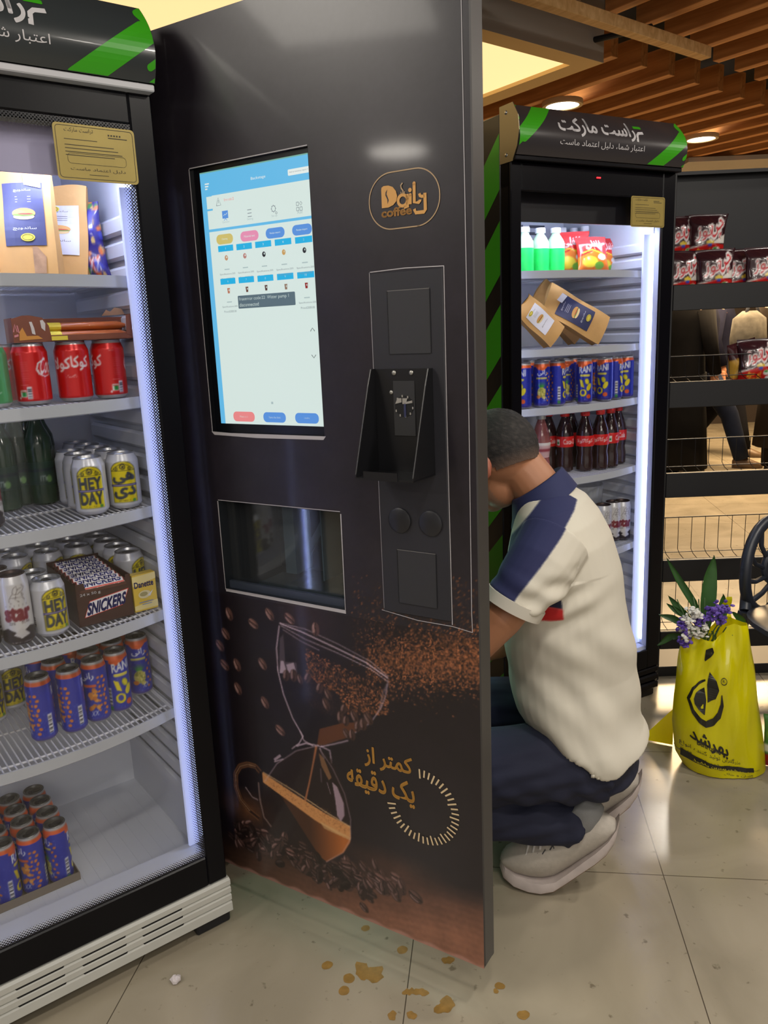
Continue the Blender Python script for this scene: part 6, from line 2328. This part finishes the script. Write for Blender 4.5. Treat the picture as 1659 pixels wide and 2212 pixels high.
for nm, col, cl in (('purple_blossom', (92, 66, 160), ((1465, 1345, 10), (1470, 1378, 9), (1500, 1335, 9), (1508, 1328, 9), (1525, 1308, 10), (1545, 1308, 12), (1558, 1312, 8), (1533, 1322, 9), (1478, 1368, 8), (1552, 1330, 7))),
                    ('white_blossom', (214, 212, 204), ((1478, 1330, 9), (1485, 1350, 9), (1496, 1356, 8), (1508, 1352, 8), (1490, 1312, 6), (1476, 1362, 7), (1514, 1344, 6), (1500, 1322, 6)))):
    for x, y, r in cl:
        m = MB()
        c = BG.at(x, y)
        for i in range(20):
            q = (c[0] + rng.normal(0, r * .0009), -.03 + rng.normal(0, .012), c[1] + rng.normal(0, r * .0008))
            R_ = Matrix.Rotation(rng.random() * 3, 3, 'X') @ Matrix.Rotation(rng.random() * 3, 3, 'Y')
            m.ball(q, .0042 + .002 * rng.random(), 1.3, .6, 1, 6, 4, R_)
        m.build(nm, mat(nm, col, .6, noise=.25, nscale=120), fw)

# ---- things at the right frame beside the bag
pk = empty('seed_packet', (1.137, 2.20, 0), -.3, 'green and white foil packet at the right frame beside the yellow bag', 'packet')
cv = Canvas(0, .4, 0, .2, .002, (70, 120, 60))
for x0 in (0, .2):
    cv.rect(x0, .0, x0 + .2, .05, (150, 30, 30)).rect(x0, .06, x0 + .2, .09, (214, 214, 210)).ell(x0 + .06, .13, .05, .03, (120, 160, 60)).ell(x0 + .14, .12, .04, .03, (200, 200, 150))
po = pouch('foil', .12, .17, .05, cv.half(), M_FOIL, 31)
po.parent = pk
po.location = (.045, 0, .001)
# crumpled receipt on the floor
cp = MB()
r_ = np.random.default_rng(4)
vs, fc = [], []
for j in range(7):
    for i in range(10):
        th, ph = PI * j / 6, 2 * PI * i / 10
        rr = .011 * (.65 + .5 * r_.random())
        vs.append((rr * 1.1 * math.sin(th) * math.cos(ph), rr * math.sin(th) * math.sin(ph), .008 + rr * .7 * math.cos(th)))
for j in range(6):
    for i in range(10):
        fc.append((j * 10 + i, (j + 1) * 10 + i, (j + 1) * 10 + (i + 1) % 10, j * 10 + (i + 1) % 10))
cp.add(vs, fc)
o = cp.build('crumpled_paper', mat('white_paper', (206, 198, 200), .7), None, loc=(-.491, 1.452, 0))
tag(o, 'tiny crumpled white paper ball on the floor in front of the near fridge', 'paper')


# ---- shoppers deep in the shop, seen through the open shelving
def skin_mesh(name, verts, edges, radii, m, parent, sub=1, root_i=0):
    me = bpy.data.meshes.new(name)
    me.from_pydata(verts, edges, [])
    o = bpy.data.objects.new(name, me)
    COL.objects.link(o)
    o.modifiers.new('s', 'SKIN')
    sv = me.skin_vertices[0].data
    for i, r in enumerate(radii):
        sv[i].radius = (r, r) if not isinstance(r, tuple) else r
        sv[i].use_root = (i == root_i)
    if sub:
        o.modifiers.new('u', 'SUBSURF').levels = sub
        o.modifiers['u'].render_levels = sub
    dg = bpy.context.evaluated_depsgraph_get()
    dg.update()
    nm_ = bpy.data.meshes.new_from_object(o.evaluated_get(dg))
    o.modifiers.clear()
    o.data = nm_
    bpy.data.meshes.remove(me)
    nm_.name = name
    nm_.materials.clear()
    nm_.materials.append(m)
    nm_.polygons.foreach_set('use_smooth', [True] * len(nm_.polygons))
    o.parent = parent
    return o


M_SKIN = mat('skin', (176, 122, 92), .5, noise=.06, nscale=25)


def shopper(x, y, rz, label, coat, coat_c, legs_c, shoe_c, hair_c, stride=.0, coat_len=.75, h=1.0):
    p = empty('person', (x, y, 0), rz, label, 'person')
    s = stride
    J = dict(pel=(0, 0, .93), chest=(0, .01, 1.30), neck=(0, .01, 1.47), head=(0, -.015, 1.62), top=(0, -.01, 1.70), ls=(-.19, .01, 1.40), le=(-.25, .02, 1.12), lw=(-.26, -.06, .88), rs=(.19, .01, 1.40), re=(.25, .02, 1.12), rw=(.26, -.06, .88),
             lh=(-.09, 0, .88), lk=(-.10, -.03 - s * .22, .48), la=(-.10, .03 - s * .42, .085 + .0 * s), rh=(.09, 0, .88), rk=(.10, -.03 + s * .10, .48), ra=(.10, .03 + s * .38, .085 + .05 * s))
    for sd, w in (('l', J['lw']), ('r', J['rw'])):
        sg = -1 if sd == 'l' else 1
        J[sd + 'p'] = (w[0], w[1] - .01, w[2] - .09)
        for i in range(4):
            J[sd + 'f%d' % i] = (w[0] + .0, w[1] - .035 + .02 * i, w[2] - .165 + .008 * abs(i - 1.5))
        J[sd + 't'] = (w[0] - sg * .03, w[1] - .045, w[2] - .10)
    K = list(J)
    E = [('pel', 'chest'), ('chest', 'neck'), ('neck', 'head'), ('head', 'top'), ('chest', 'ls'), ('ls', 'le'), ('le', 'lw'), ('chest', 'rs'), ('rs', 're'), ('re', 'rw'), ('pel', 'lh'), ('lh', 'lk'), ('lk', 'la'), ('pel', 'rh'), ('rh', 'rk'), ('rk', 'ra')]
    for sd in 'lr':
        E += [(sd + 'w', sd + 'p'), (sd + 'w', sd + 't')] + [(sd + 'p', sd + 'f%d' % i) for i in range(4)]
    rad = dict(pel=(.15, .10), chest=(.16, .11), neck=.055, head=(.075, .09), top=.055, ls=.055, le=.042, lw=.03, rs=.055, re=.042, rw=.03, lh=.085, lk=.055, la=.04, rh=.085, rk=.055, ra=.04, lp=.026, rp=.026)
    skin_mesh('body', [J[k] for k in K], [(K.index(a), K.index(b)) for a, b in E], [rad.get(k, .009) for k in K], M_SKIN, p)
    ml = mat('trousers_%d%d%d' % legs_c, tuple(v * .6 for v in legs_c), .9, noise=.15, nscale=20, spec=.1)
    for sd in 'lr':
        MB().tube([J[sd + 'h'], tuple((np.array(J[sd + 'h']) + np.array(J[sd + 'k'])) / 2), J[sd + 'k'], tuple((np.array(J[sd + 'k']) + np.array(J[sd + 'a'])) / 2), J[sd + 'a']], [.11, .098, .078, .072, .066], 16).build('trouser_leg', ml, p, smooth='all')
        a = J[sd + 'a']
        z0 = a[2] - .085
        MB().loft([[(a[0] + .045 * k * math.cos(t), a[1] + yy, z0 + hh * (.5 + .5 * math.sin(t)) if math.sin(t) > -.2 else z0) for t in [2 * PI * i / 14 for i in range(14)]] for yy, k, hh in ((.075, .6, .07), (.05, .9, .10), (-.03, .95, .10), (-.11, 1.0, .065), (-.165, .7, .045), (-.18, .3, .03))]).build('shoe', mat('shoe_%d%d%d' % shoe_c, shoe_c, .5), p, smooth='all')
    mc = mat('coat_%d%d%d' % coat_c, tuple(v * .55 for v in coat_c), .95, noise=.15, nscale=15, spec=.08)
    zb = .93 - coat_len + .12
    rings = []
    for z, a, b in ((zb, .24, .19 + .05 * s), ((zb + .95) / 2, .215, .165), (.98, .185, .13), (1.15, .185, .125), (1.32, .205, .13), (1.42, .19, .10), (1.475, .085, .075)):
        rings.append([(a * math.cos(t) * (1 + .04 * math.sin(7 * t) * (z < .9)), .01 + b * math.sin(t) * (1 + .05 * math.sin(5 * t) * (z < .9)), z) for t in [2 * PI * i / 28 for i in range(28)]])
    MB().loft(rings).build(coat, mc, p, smooth='all')
    for sd in 'lr':
        MB().tube([J[sd + 's'], J[sd + 'e'], J[sd + 'w']], [.075, .06, .048], 14).build('sleeve', mc, p, smooth='all')
    MB().ball((0, .005, 1.635), .1, .86, .98, 1.0, 16, 10).build('hair' if coat != 'long_coat' else 'headscarf', mat('hair_%d%d%d' % hair_c, hair_c, .7), p, smooth='all')
    f_ = MB()
    f_.ball((0, -.055, 1.60), .07, .85, .65, 1.2, 14, 10).ball((0, -.108, 1.60), .012, .8, 1.2, 1.5, 8, 6)
    f_.build('face', M_SKIN, p, smooth='all')
    f_ = MB()
    for sx in (-.027, .027):
        f_.ball((sx, -.098, 1.625), .0075, 1.3, .6, .7, 8, 6)
    f_.ball((0, -.100, 1.555), .018, 1.2, .3, .25, 8, 6)
    f_.build('eyes_and_mouth', mat('face_dark', (70, 40, 36), .5), p, smooth='all')
    return p


shopper(2.62, 6.9, 2.2, 'person in a long black coat behind the shelving, nearest the fridge', 'long_coat', (30, 29, 31), (26, 26, 28), (24, 22, 22), (28, 27, 30), 0.1, .98)
shopper(2.95, 7.3, 1.25, 'person walking behind the shelving in navy top, blue jeans and brown shoes', 'jacket', (34, 36, 62), (44, 54, 82), (84, 64, 46), (34, 28, 24), .9, .35)
sh3 = shopper(3.36, 7.9, 1.0, 'person in dark trousers walking furthest away behind the shelving', 'jacket', (32, 34, 60), (28, 28, 36), (92, 72, 52), (30, 26, 24), .7, .4)
shopper(3.42, 6.7, -.4, 'person in a brown coat behind the shelving by the right frame', 'long_coat', (62, 52, 44), (40, 36, 34), (36, 30, 28), (40, 34, 30), .1, .80)
bk_ = empty('cloth_backpack', (3.03, 6.62, 1.16), .4, 'white patterned backpack seen through the shelving between the shoppers', 'backpack')
MB().loft([[(a * math.cos(t), b * math.sin(t), z) for t in [2 * PI * i / 20 for i in range(20)]] for z, a, b in ((-.24, .06, .05), (-.20, .15, .10), (0, .17, .11), (.16, .15, .10), (.22, .06, .05))]).build('pack', mat('pack_cloth', (84, 80, 72), .9, noise=.5, nscale=14), bk_, smooth='all')
MB().tube([(-.06, -.02, .2), (-.02, -.02, .30), (.05, -.02, .30), (.07, -.02, .2)], .014, 8).build('strap', mat('strap_grey', (90, 92, 100), .7), bk_, smooth='all')

# ================================================================== the crouching man
MAN = Plane(.40516, 1.81819, -17)      # x: towards his back, y: away from the camera (his right), z up
man = empty('person', MAN.w(0, 0, 0), MAN.a, 'man crouching at the open machine, white polo with navy shoulder, jeans and pale trainers', 'person')


def fuse(mb, name, voxel, m, parent, smooth=6, disp=None):
    """weld overlapping lofts into one continuous skin"""
    me = bpy.data.meshes.new(name)
    me.from_pydata(mb.v, [], mb.f)
    o = bpy.data.objects.new(name, me)
    COL.objects.link(o)
    r = o.modifiers.new('r', 'REMESH')
    r.mode = 'VOXEL'
    r.voxel_size = voxel
    s = o.modifiers.new('s', 'SMOOTH')
    s.iterations = smooth
    s.factor = .5
    dg = bpy.context.evaluated_depsgraph_get()
    dg.update()
    nm_ = bpy.data.meshes.new_from_object(o.evaluated_get(dg))
    o.modifiers.clear()
    o.data = nm_
    bpy.data.meshes.remove(me)
    nm_.name = name
    nm_.materials.clear()
    nm_.materials.append(m)
    nm_.polygons.foreach_set('use_smooth', [True] * len(nm_.polygons))
    o.parent = parent
    if disp is not None:
        co = np.empty(len(nm_.vertices) * 3, np.float32)
        nm_.vertices.foreach_get('co', co)
        no = np.empty(len(nm_.vertices) * 3, np.float32)
        nm_.vertices.foreach_get('normal', no)
        co, no = co.reshape(-1, 3), no.reshape(-1, 3)
        co = co + no * disp(co)[:, None]
        nm_.vertices.foreach_set('co', co.astype(np.float32).ravel())
        nm_.update()
    return o


def vcol(o, fn):
    me = o.data
    co = np.empty(len(me.vertices) * 3, np.float32)
    me.vertices.foreach_get('co', co)
    c = lin_np(fn(co.reshape(-1, 3).astype(float)))
    ca = me.color_attributes.new('Col', 'FLOAT_COLOR', 'POINT')
    ca.data.foreach_set('color', np.concatenate([c, np.ones((len(c), 1))], 1).astype(np.float32).ravel())


def soft_poly(P, x, y, r=.0016):
    m = np.zeros(len(x))
    for k in range(8):
        m += in_poly(P, x + r * math.cos(k * PI / 4 + .3), y + r * math.sin(k * PI / 4 + .3))
    return (m / 8)[:, None]


def in_poly(P, x, y):
    ins = np.zeros(len(x), bool)
    for k in range(len(P)):
        (ax, ay), (bx, by) = P[k], P[(k + 1) % len(P)]
        if ay == by: continue
        c = (ay > y) != (by > y)
        ins ^= c & (x < ax + (y - ay) * (bx - ax) / (by - ay))
    return ins


def ering(cx, cy, cz, a, b, tilt=0.0, n=28, p=1.0):
    """ellipse: a along x, b along y; tilt leans the ring about y (rear up)"""
    out = []
    for i in range(n):
        t = 2 * PI * i / n
        ct, st = math.cos(t), math.sin(t)
        x = a * math.copysign(abs(ct) ** p, ct)
        out.append((cx + x * math.cos(tilt), cy + b * math.copysign(abs(st) ** p, st), cz + x * math.sin(tilt)))
    return out


# ---- body: one continuous surface (head, neck, trunk, arms with hands, legs)
HC = Vector((-.137, .012, 1.062))
HR = Matrix.Rotation(-math.radians(30), 3, 'Z') @ Matrix.Rotation(-math.radians(24), 3, 'Y')   # turned away and bowed; face looks along -x of the head


def hp(x, y, z):
    return HC + HR @ Vector((x, y, z))


body = MB()
body.ball(HC, 1, .096, .076, .093, 28, 20, HR)
body.ball(hp(-.035, 0, -.055), 1, .062, .060, .078, 24, 16, HR)
body.ball(hp(-.066, 0, -.108), 1, .030, .036, .026, 16, 12, HR)
body.ball(hp(-.098, 0, -.040), 1, .020, .013, .028, 12, 10, HR)
body.ball(hp(-.106, 0, -.052), 1, .013, .016, .011, 12, 10, HR)
body.ball(hp(-.086, 0, -.003), 1, .014, .052, .012, 14, 8, HR)
body.ball(hp(-.090, 0, -.082), 1, .010, .024, .008, 12, 8, HR)
for sy in (-1, 1):
    body.ball(hp(.004, sy * .077, -.030), 1, .022, .009, .033, 14, 12, HR)
    body.ball(hp(-.060, sy * .034, -.045), 1, .022, .022, .018, 12, 8, HR)
body.tube([(-.012, .0, .92), (-.055, .002, .985), (-.098, .006, 1.04)], [.060, .057, .056], 20)
body.loft([ering(.095, 0, .29, .07, .11), ering(.08, 0, .38, .08, .125), ering(.055, 0, .47, .105, .14), ering(.04, 0, .60, .12, .15), ering(.025, 0, .76, .11, .16), ering(.004, 0, .85, .085, .15), ering(-.012, 0, .91, .055, .09)])


def arm(sg, pts, rad):
    body.tube(pts, rad, 16)


def hand(w, d, up, sg):
    """palm, four bent fingers and a thumb; w wrist, d pointing direction, up = back of the hand"""
    w, d, up = Vector(w), Vector(d).normalized(), Vector(up).normalized()
    s = d.cross(up).normalized() * sg
    up = s.cross(d).normalized() * sg
    body.loft([[w + d * t + s * (ww * math.cos(a)) + up * (.013 * k * math.sin(a)) for a in [2 * PI * i / 14 for i in range(14)]] for t, ww, k in ((-.02, .024, 1.5), (.01, .028, 1.2), (.05, .040, 1.05), (.085, .040, .9))])
    for i, (o, ln) in enumerate(((-.030, .068), (-.010, .078), (.010, .074), (.029, .058))):
        b = w + d * .078 + s * o
        body.tube([b, b + d * ln * .42 - up * .006, b + d * ln * .72 - up * .024, b + d * ln * .80 - up * .046], [.0095, .009, .008, .0065], 10)
    b = w + d * .025 - s * .030
    body.tube([b, b - s * .026 + d * .022 - up * .010, b - s * .030 + d * .050 - up * .022, b - s * .024 + d * .066 - up * .028], [.013, .011, .0095, .007], 10)


arm(-1, [(.0, -.145, .865), (-.042, -.195, .81), (-.10, -.222, .73), (-.165, -.235, .655), (-.26, -.19, .635), (-.345, -.14, .62)], [.05, .048, .046, .042, .036, .026])
hand((-.35, -.137, .62), (-1, .35, -.1), (0, .2, 1), 1)
arm(1, [(.0, .145, .865), (-.035, .215, .76), (-.05, .235, .60), (-.10, .19, .535), (-.16, .14, .510), (-.25, .08, .495)], [.05, .048, .045, .040, .031, .025])
hand((-.255, .078, .495), (-1, -.35, .05), (.1, 0, 1), -1)
for sg, kz in ((-1, .265), (1, .315)):
    body.tube([(.10, sg * .09, .36), (-.12, sg * .145, .322), (-.33, sg * .16, kz)], [.062, .066, .050], 16)
    body.tube([(-.33, sg * .16, kz), (-.14, sg * .14, .19), (.05, sg * .11, .175), (.075, sg * .105, .13)], [.05, .046, .036, .036], 16)
    body.tube([(.08, sg * .105, .15), (.03, sg * .105, .09), (-.045, sg * .105, .055)], [.032, .032, .026], 14)
bo = fuse(body, 'body', .0042, mat('skin_tone', attr=True, rough=.48, bump=.08, bscale=260), man, 3)
HRi = HR.transposed()
hri = np.array(HRi)


def skin_c(co):
    q = (co - np.array(HC)) @ hri.T
    c = np.tile(np.array([172, 118, 86.0]), (len(co), 1))
    # greying stubble on jaw and nape
    k = np.clip(((-q[:, 2] - .055) / .03), 0, 1) * (q[:, 0] < -.02) * (np.abs(q[:, 0]) < .2) * (q[:, 2] > -.14)
    c = c * (1 - .35 * k[:, None]) + np.array([120, 112, 108]) * .35 * k[:, None]
    ear = (np.abs(q[:, 1]) > .072) & (np.abs(q[:, 2] + .03) < .04) & (np.abs(q[:, 0]) < .03)
    c[ear] = (178, 106, 84)
    lip = (q[:, 0] < -.088) & (np.abs(q[:, 2] + .082) < .008)
    c[lip] = (140, 80, 70)
    for sy in (-1, 1):
        e = (np.hypot(q[:, 1] - sy * .031, (q[:, 2] + .022)) < .010) & (q[:, 0] < -.05)
        c[e] = (44, 34, 32)
    return c


vcol(bo, skin_c)
# ---- short greying hair
hm = MB()
vs, keep, cols = [], [], []
nu_, nv_ = 96, 64
for j in range(nv_ + 1):
    th = PI * j / nv_
    for i in range(nu_):
        ph = 2 * PI * i / nu_
        d = (math.sin(th) * math.cos(ph), math.sin(th) * math.sin(ph), math.cos(th))
        r = 1.045 + .012 * math.sin(37 * ph + 9 * th) * math.sin(29 * th) + .012 * rng.random()
        vs.append(tuple(hp(.096 * d[0] * r, .076 * d[1] * r, .093 * d[2] * r)))
        x, y, z = .096 * d[0], .076 * d[1], .093 * d[2]
        keep.append((x > -.060 or z > .065 and x > -.075) and z > (-.050 if x > .02 else -.012 if x > -.03 else .012) and not (abs(x) < .022 and z < -.004 and abs(y) > .06))
fs = []
for j in range(nv_):
    for i in range(nu_):
        q = (j * nu_ + i, (j + 1) * nu_ + i, (j + 1) * nu_ + (i + 1) % nu_, j * nu_ + (i + 1) % nu_)
        if all(keep[k] for k in q): fs.append(q)
hm.add(vs, fs)
ho = hm.build('hair', mat('grey_hair', attr=True, rough=.75, bump=.6, bscale=420), man, smooth='all')


def hair_c(co):
    q = (co - np.array(HC)) @ hri.T
    n = rng.random(len(co))
    base = np.array([24, 21, 21.0]) + (n[:, None] ** 2) * np.array([30, 27, 25.0])
    thin = np.clip(1 - np.hypot((q[:, 0] + .015) / .062, q[:, 1] / .052), 0, 1) * (q[:, 2] > .045)
    base = base * (1 - thin[:, None] * .9) + np.array([120, 98, 86]) * thin[:, None] * .9
    low = np.clip((-.018 - q[:, 2]) / .03, 0, 1)
    return base * (1 - low[:, None] * .75) + np.array([120, 96, 82]) * low[:, None] * .75


vcol(ho, hair_c)

# ---- polo shirt
sh = MB()
spec = [(.075, .385, .134, .186), (.05, .45, .148, .180), (.034, .53, .150, .170), (.026, .62, .150, .172), (.02, .70, .144, .176), (.014, .78, .134, .182), (.006, .85, .120, .188), (-.002, .90, .102, .178), (-.012, .94, .082, .140), (-.024, .965, .062, .090)]


def hem(x):
    return .322 + .42 * (x - .095) if x > .093 else .366 + .62 * (.093 - x)


rings = [[(p[0] + .008, p[1] * .99, hem(p[0])) for p in ering(.080, 0, .33, .132, .188, 0, 40)]]
rings += [ering(cx, 0, cz, a, b, .10 + .25 * max(0, cz - .6), 40) for cx, cz, a, b in spec]
sh.loft(rings)
sh.tube([(.008, -.135, .885), (-.020, -.180, .840), (-.048, -.208, .80), (-.070, -.220, .768)], [.080, .076, .069, .064], 24)
sh.tube([(.008, .135, .885), (-.015, .190, .82), (-.030, .222, .75), (-.038, .232, .70)], [.080, .074, .068, .062], 24)


def folds(co):
    x, y, z = co[:, 0], co[:, 1], co[:, 2]
    d = np.zeros(len(co))
    torso = (z < .80) & (z > .34)
    side = np.clip((.80 - z) / .2, 0, 1)
    # diagonal drag lines from the armpit down to the lower back
    s = x * .62 + z * .78
    for a, ph, fr in ((.0062, .3, 31), (.0034, 1.7, 57), (.0016, .9, 105)):
        d += a * np.sin(fr * s + 4 * np.sin(7 * x - 5 * z + ph) + ph + 4 * y) * side * np.clip((x + .14) / .2, .25, 1)
    s2 = x * .25 + z
    low = np.clip((.52 - z) / .16, 0, 1)
    d += .006 * np.sin(46 * s2 + 2.2 * np.sin(14 * x)) * low
    arm_ = np.abs(y) > .19
    d += .003 * np.sin(120 * (z + .5 * x)) * arm_ * np.clip((.86 - z) / .06, 0, 1)
    pit = np.exp(-((x - .02) / .07) ** 2 - ((z - .76) / .07) ** 2)
    d += .007 * pit * np.sin(110 * (z * .9 - x * .45))
    return d * (torso | arm_)


so = fuse(sh, 'polo_shirt', .0028, mat('polo_cotton', attr=True, rough=.85, bump=.1, bscale=700), man, 10, folds)
NAVY = [(.031, 1.02), (.054, .985), (.046, .947), (.022, .906), (-.013, .857), (-.050, .810), (-.085, .757), (-.135, .770), (-.128, .822), (-.101, .872), (-.064, .920), (-.029, .965), (.0, 1.01)]
UND = [(.0, .83), (.004, .80), (.022, .772), (.030, .742), (-.2, .742), (-.2, .83)]
REDB = [(-.2, .722), (-.2, .7425), (.030, .7425), (.034, .716), (-.078, .706)]


def shirt_c(co):
    x, y, z = co[:, 0], co[:, 1], co[:, 2]
    c = np.tile(np.array([208, 202, 188.0]), (len(co), 1))
    near = (np.abs(y) < .19)[:, None]
    slv = ((np.abs(y) > .168) & (x < .05 - (.88 - z) * .9 + .03) & (z > .715))[:, None]
    un = soft_poly([(-.3, .742), (.028, .742), (.018, .785), (-.01, .80), (-.3, .80)], x, z) * near * ~slv
    rd = soft_poly([(-.3, .7025), (-.09, .7025), (.030, .716), (.028, .742), (-.3, .742)], x, z) * near * ~slv
    nav = soft_poly(NAVY, x, z) * (np.abs(y) > .055)[:, None]
    for m_, k_ in ((un, (26, 28, 52)), (rd, (186, 34, 34)), (nav, (38, 42, 84))):
        c = c * (1 - m_) + np.array(k_, float) * m_
    return c


vcol(so, shirt_c)
# sleeve cuffs and collar
cf = MB()
cf.tube([(-.0655, -.2195, .776), (-.0765, -.2245, .754)], [.0675, .0665], 28)
cf.build('sleeve_cuff', mat('cuff_cotton', (206, 200, 188), .85), man, smooth=True)
cf = MB()
cf.tube([(-.037, .231, .71), (-.041, .2345, .688)], [.0665, .0655], 28)
cf.build('sleeve_cuff', mat('cuff_cotton'), man, smooth=True)
cl = MB()
T1, T2 = .60, .55
cl.loft([ering(-.030, 0, .930, .092, .100, T1, 40), ering(-.034, 0, .948, .084, .090, T1, 40), ering(-.042, 0, .972, .075, .079, T1, 40), ering(-.046, 0, .984, .070, .073, T1, 40), ering(-.047, 0, .986, .066, .069, T1, 40), ering(-.040, 0, .962, .064, .068, T1, 40)], cap=False)
cl.build('collar', mat('collar_navy', (36, 42, 84), .8, bump=.1, bscale=500), man, smooth='all')

# ---- jeans
jn = MB()
jn.loft([ering(.105, 0, .255, .07, .12), ering(.105, 0, .285, .095, .155), ering(.10, 0, .34, .100, .160), ering(.085, 0, .40, .100, .15), ering(.07, 0, .45, .09, .13)])
for sg, kz in ((-1, .268), (1, .318)):
    jn.tube([(.11, sg * .072, .335), (.0, sg * .108, .333), (-.13, sg * .146, .326), (-.24, sg * .155, (.31 + kz) / 2), (-.335, sg * .16, kz)], [.100, .096, .090, .083, .070], 24)
    jn.tube([(-.34, sg * .16, kz - .005), (-.25, sg * .152, (kz + .19) / 2), (-.14, sg * .140, .193), (-.04, sg * .122, .182), (.035, sg * .110, .176), (.060, sg * .106, .160)], [.066, .064, .062, .060, .056, .055], 24)


def jfold(co):
    x, y, z = co[:, 0], co[:, 1], co[:, 2]
    return .004 * np.sin(70 * (x + .4 * z) + 3 * np.sin(20 * z)) * np.exp(-((z - .25) / .06) ** 2) + .0028 * np.sin(95 * x + 40 * z) * np.clip((x + .02) / .1, 0, 1) + .002 * np.sin(140 * (z - .3 * x))


jo = fuse(jn, 'jeans', .004, mat('denim', attr=True, rough=.85, bump=.12, bscale=600), man, 3, jfold)


def jean_c(co):
    x, y, z = co[:, 0], co[:, 1], co[:, 2]
    c = np.tile(np.array([28, 31, 52.0]), (len(co), 1))
    knee_tone = np.exp(-((x + .28) / .12) ** 2) * np.clip((z - .27) / .06, 0, 1)  # paler blue towards the tops of the knees
    c += knee_tone[:, None] * np.array([22, 30, 46.0])
    return c


vcol(jo, jean_c)

# ---- trainers and socks
def shoe(sg, dx=0.0):
    rows = [(-.124, .034, .056, .014), (-.112, .018, .078, .034), (-.085, .006, .100, .045), (-.05, .001, .122, .050), (-.02, .001, .142, .050), (.01, .010, .166, .047), (.04, .034, .188, .042), (.075, .066, .208, .039), (.105, .094, .217, .038), (.130, .120, .208, .034), (.148, .148, .196, .024), (.154, .168, .184, .010)]
    yc = sg * .107
    before = set(man.children)
    up, so_ = MB(), MB()
    ring_u, ring_s = [], []
    for x, zb, zt, w in rows:
        lift = .020
        ring_u.append([(x + (.010 if i in range(3, 10) else 0) * 0, yc + w * math.cos(t) * (1 if math.sin(t) < 0.2 else 1 - .30 * (math.sin(t) - .2)), zb + lift + (zt - zb - lift) * (.5 + .5 * math.sin(t))) for i, t in enumerate([2 * PI * k / 24 for k in range(24)])])
        w2 = w * 1.08 + .003
        hs = .030 + .010 * max(0, (x - .02) / .13)
        ring_s.append([(x, yc - w2, zb + .006), (x, yc - w2 * .8, zb), (x, yc + w2 * .8, zb), (x, yc + w2, zb + .006), (x + .004, yc + w2 * 1.02, zb + hs * .6), (x + .004, yc + w2 * .94, zb + hs), (x + .004, yc - w2 * .94, zb + hs), (x + .004, yc - w2 * 1.02, zb + hs * .6)])
    up.loft(ring_u)
    so_.loft(ring_s)
    r = up.build('trainer', mat('trainer_knit', (176, 168, 158), .8, noise=.08, nscale=90, bump=.3, bscale=500), man, smooth='all')
    so_.build('sole', mat('trainer_sole', (188, 176, 172), .6, noise=.12, nscale=30), r, smooth=True)
    ou = MB()
    ou.loft([[(x, yc + s_ * w * 1.05, zb - .0005 + dz) for s_, dz in ((-1, 0.002), (1, 0.002), (1, .0075), (-1, .0075))] for x, zb, zt, w in rows[1:-1]])
    ou.build('outsole', mat('outsole_tan', (128, 100, 72), .7), r)
    la = MB()
    for i in range(5):
        x = -.052 + .016 * i
        z = np.interp(x, [q[0] for q in rows], [q[2] for q in rows])
        la.tube([(x - .004, yc - .036, z - .028), (x, yc - .022, z - .004), (x + .004, yc, z + .003), (x, yc + .022, z - .004)], .003, 6)
    la.build('lace', mat('lace_white', (200, 196, 192), .8), r)
    ey = MB()
    for i in range(4):
        x = -.050 + .018 * i
        z = np.interp(x, [q[0] for q in rows], [q[2] for q in rows])
        for s_ in (-1,):
            ey.tube([(x - .003, yc + s_ * .0425, z - .040), (x + .004, yc + s_ * .039, z - .028), (x + .006, yc + s_ * .0405, z - .036)], .0016, 5)
    ey.build('eyelet', mat('eyelet_dark', (56, 56, 60), .5), r)
    MB().tube([(.055, yc, .168), (.075, yc, .19), (.085, yc, .212), (.062, yc, .235)], [.036, .040, .040, .036], 18).build('sock', mat('grey_sock', (126, 126, 126), .9, bump=.4, bscale=300), man, smooth='all')
    for c_ in set(man.children) - before:
        c_.location.x += dx


shoe(-1)
shoe(1, .055)
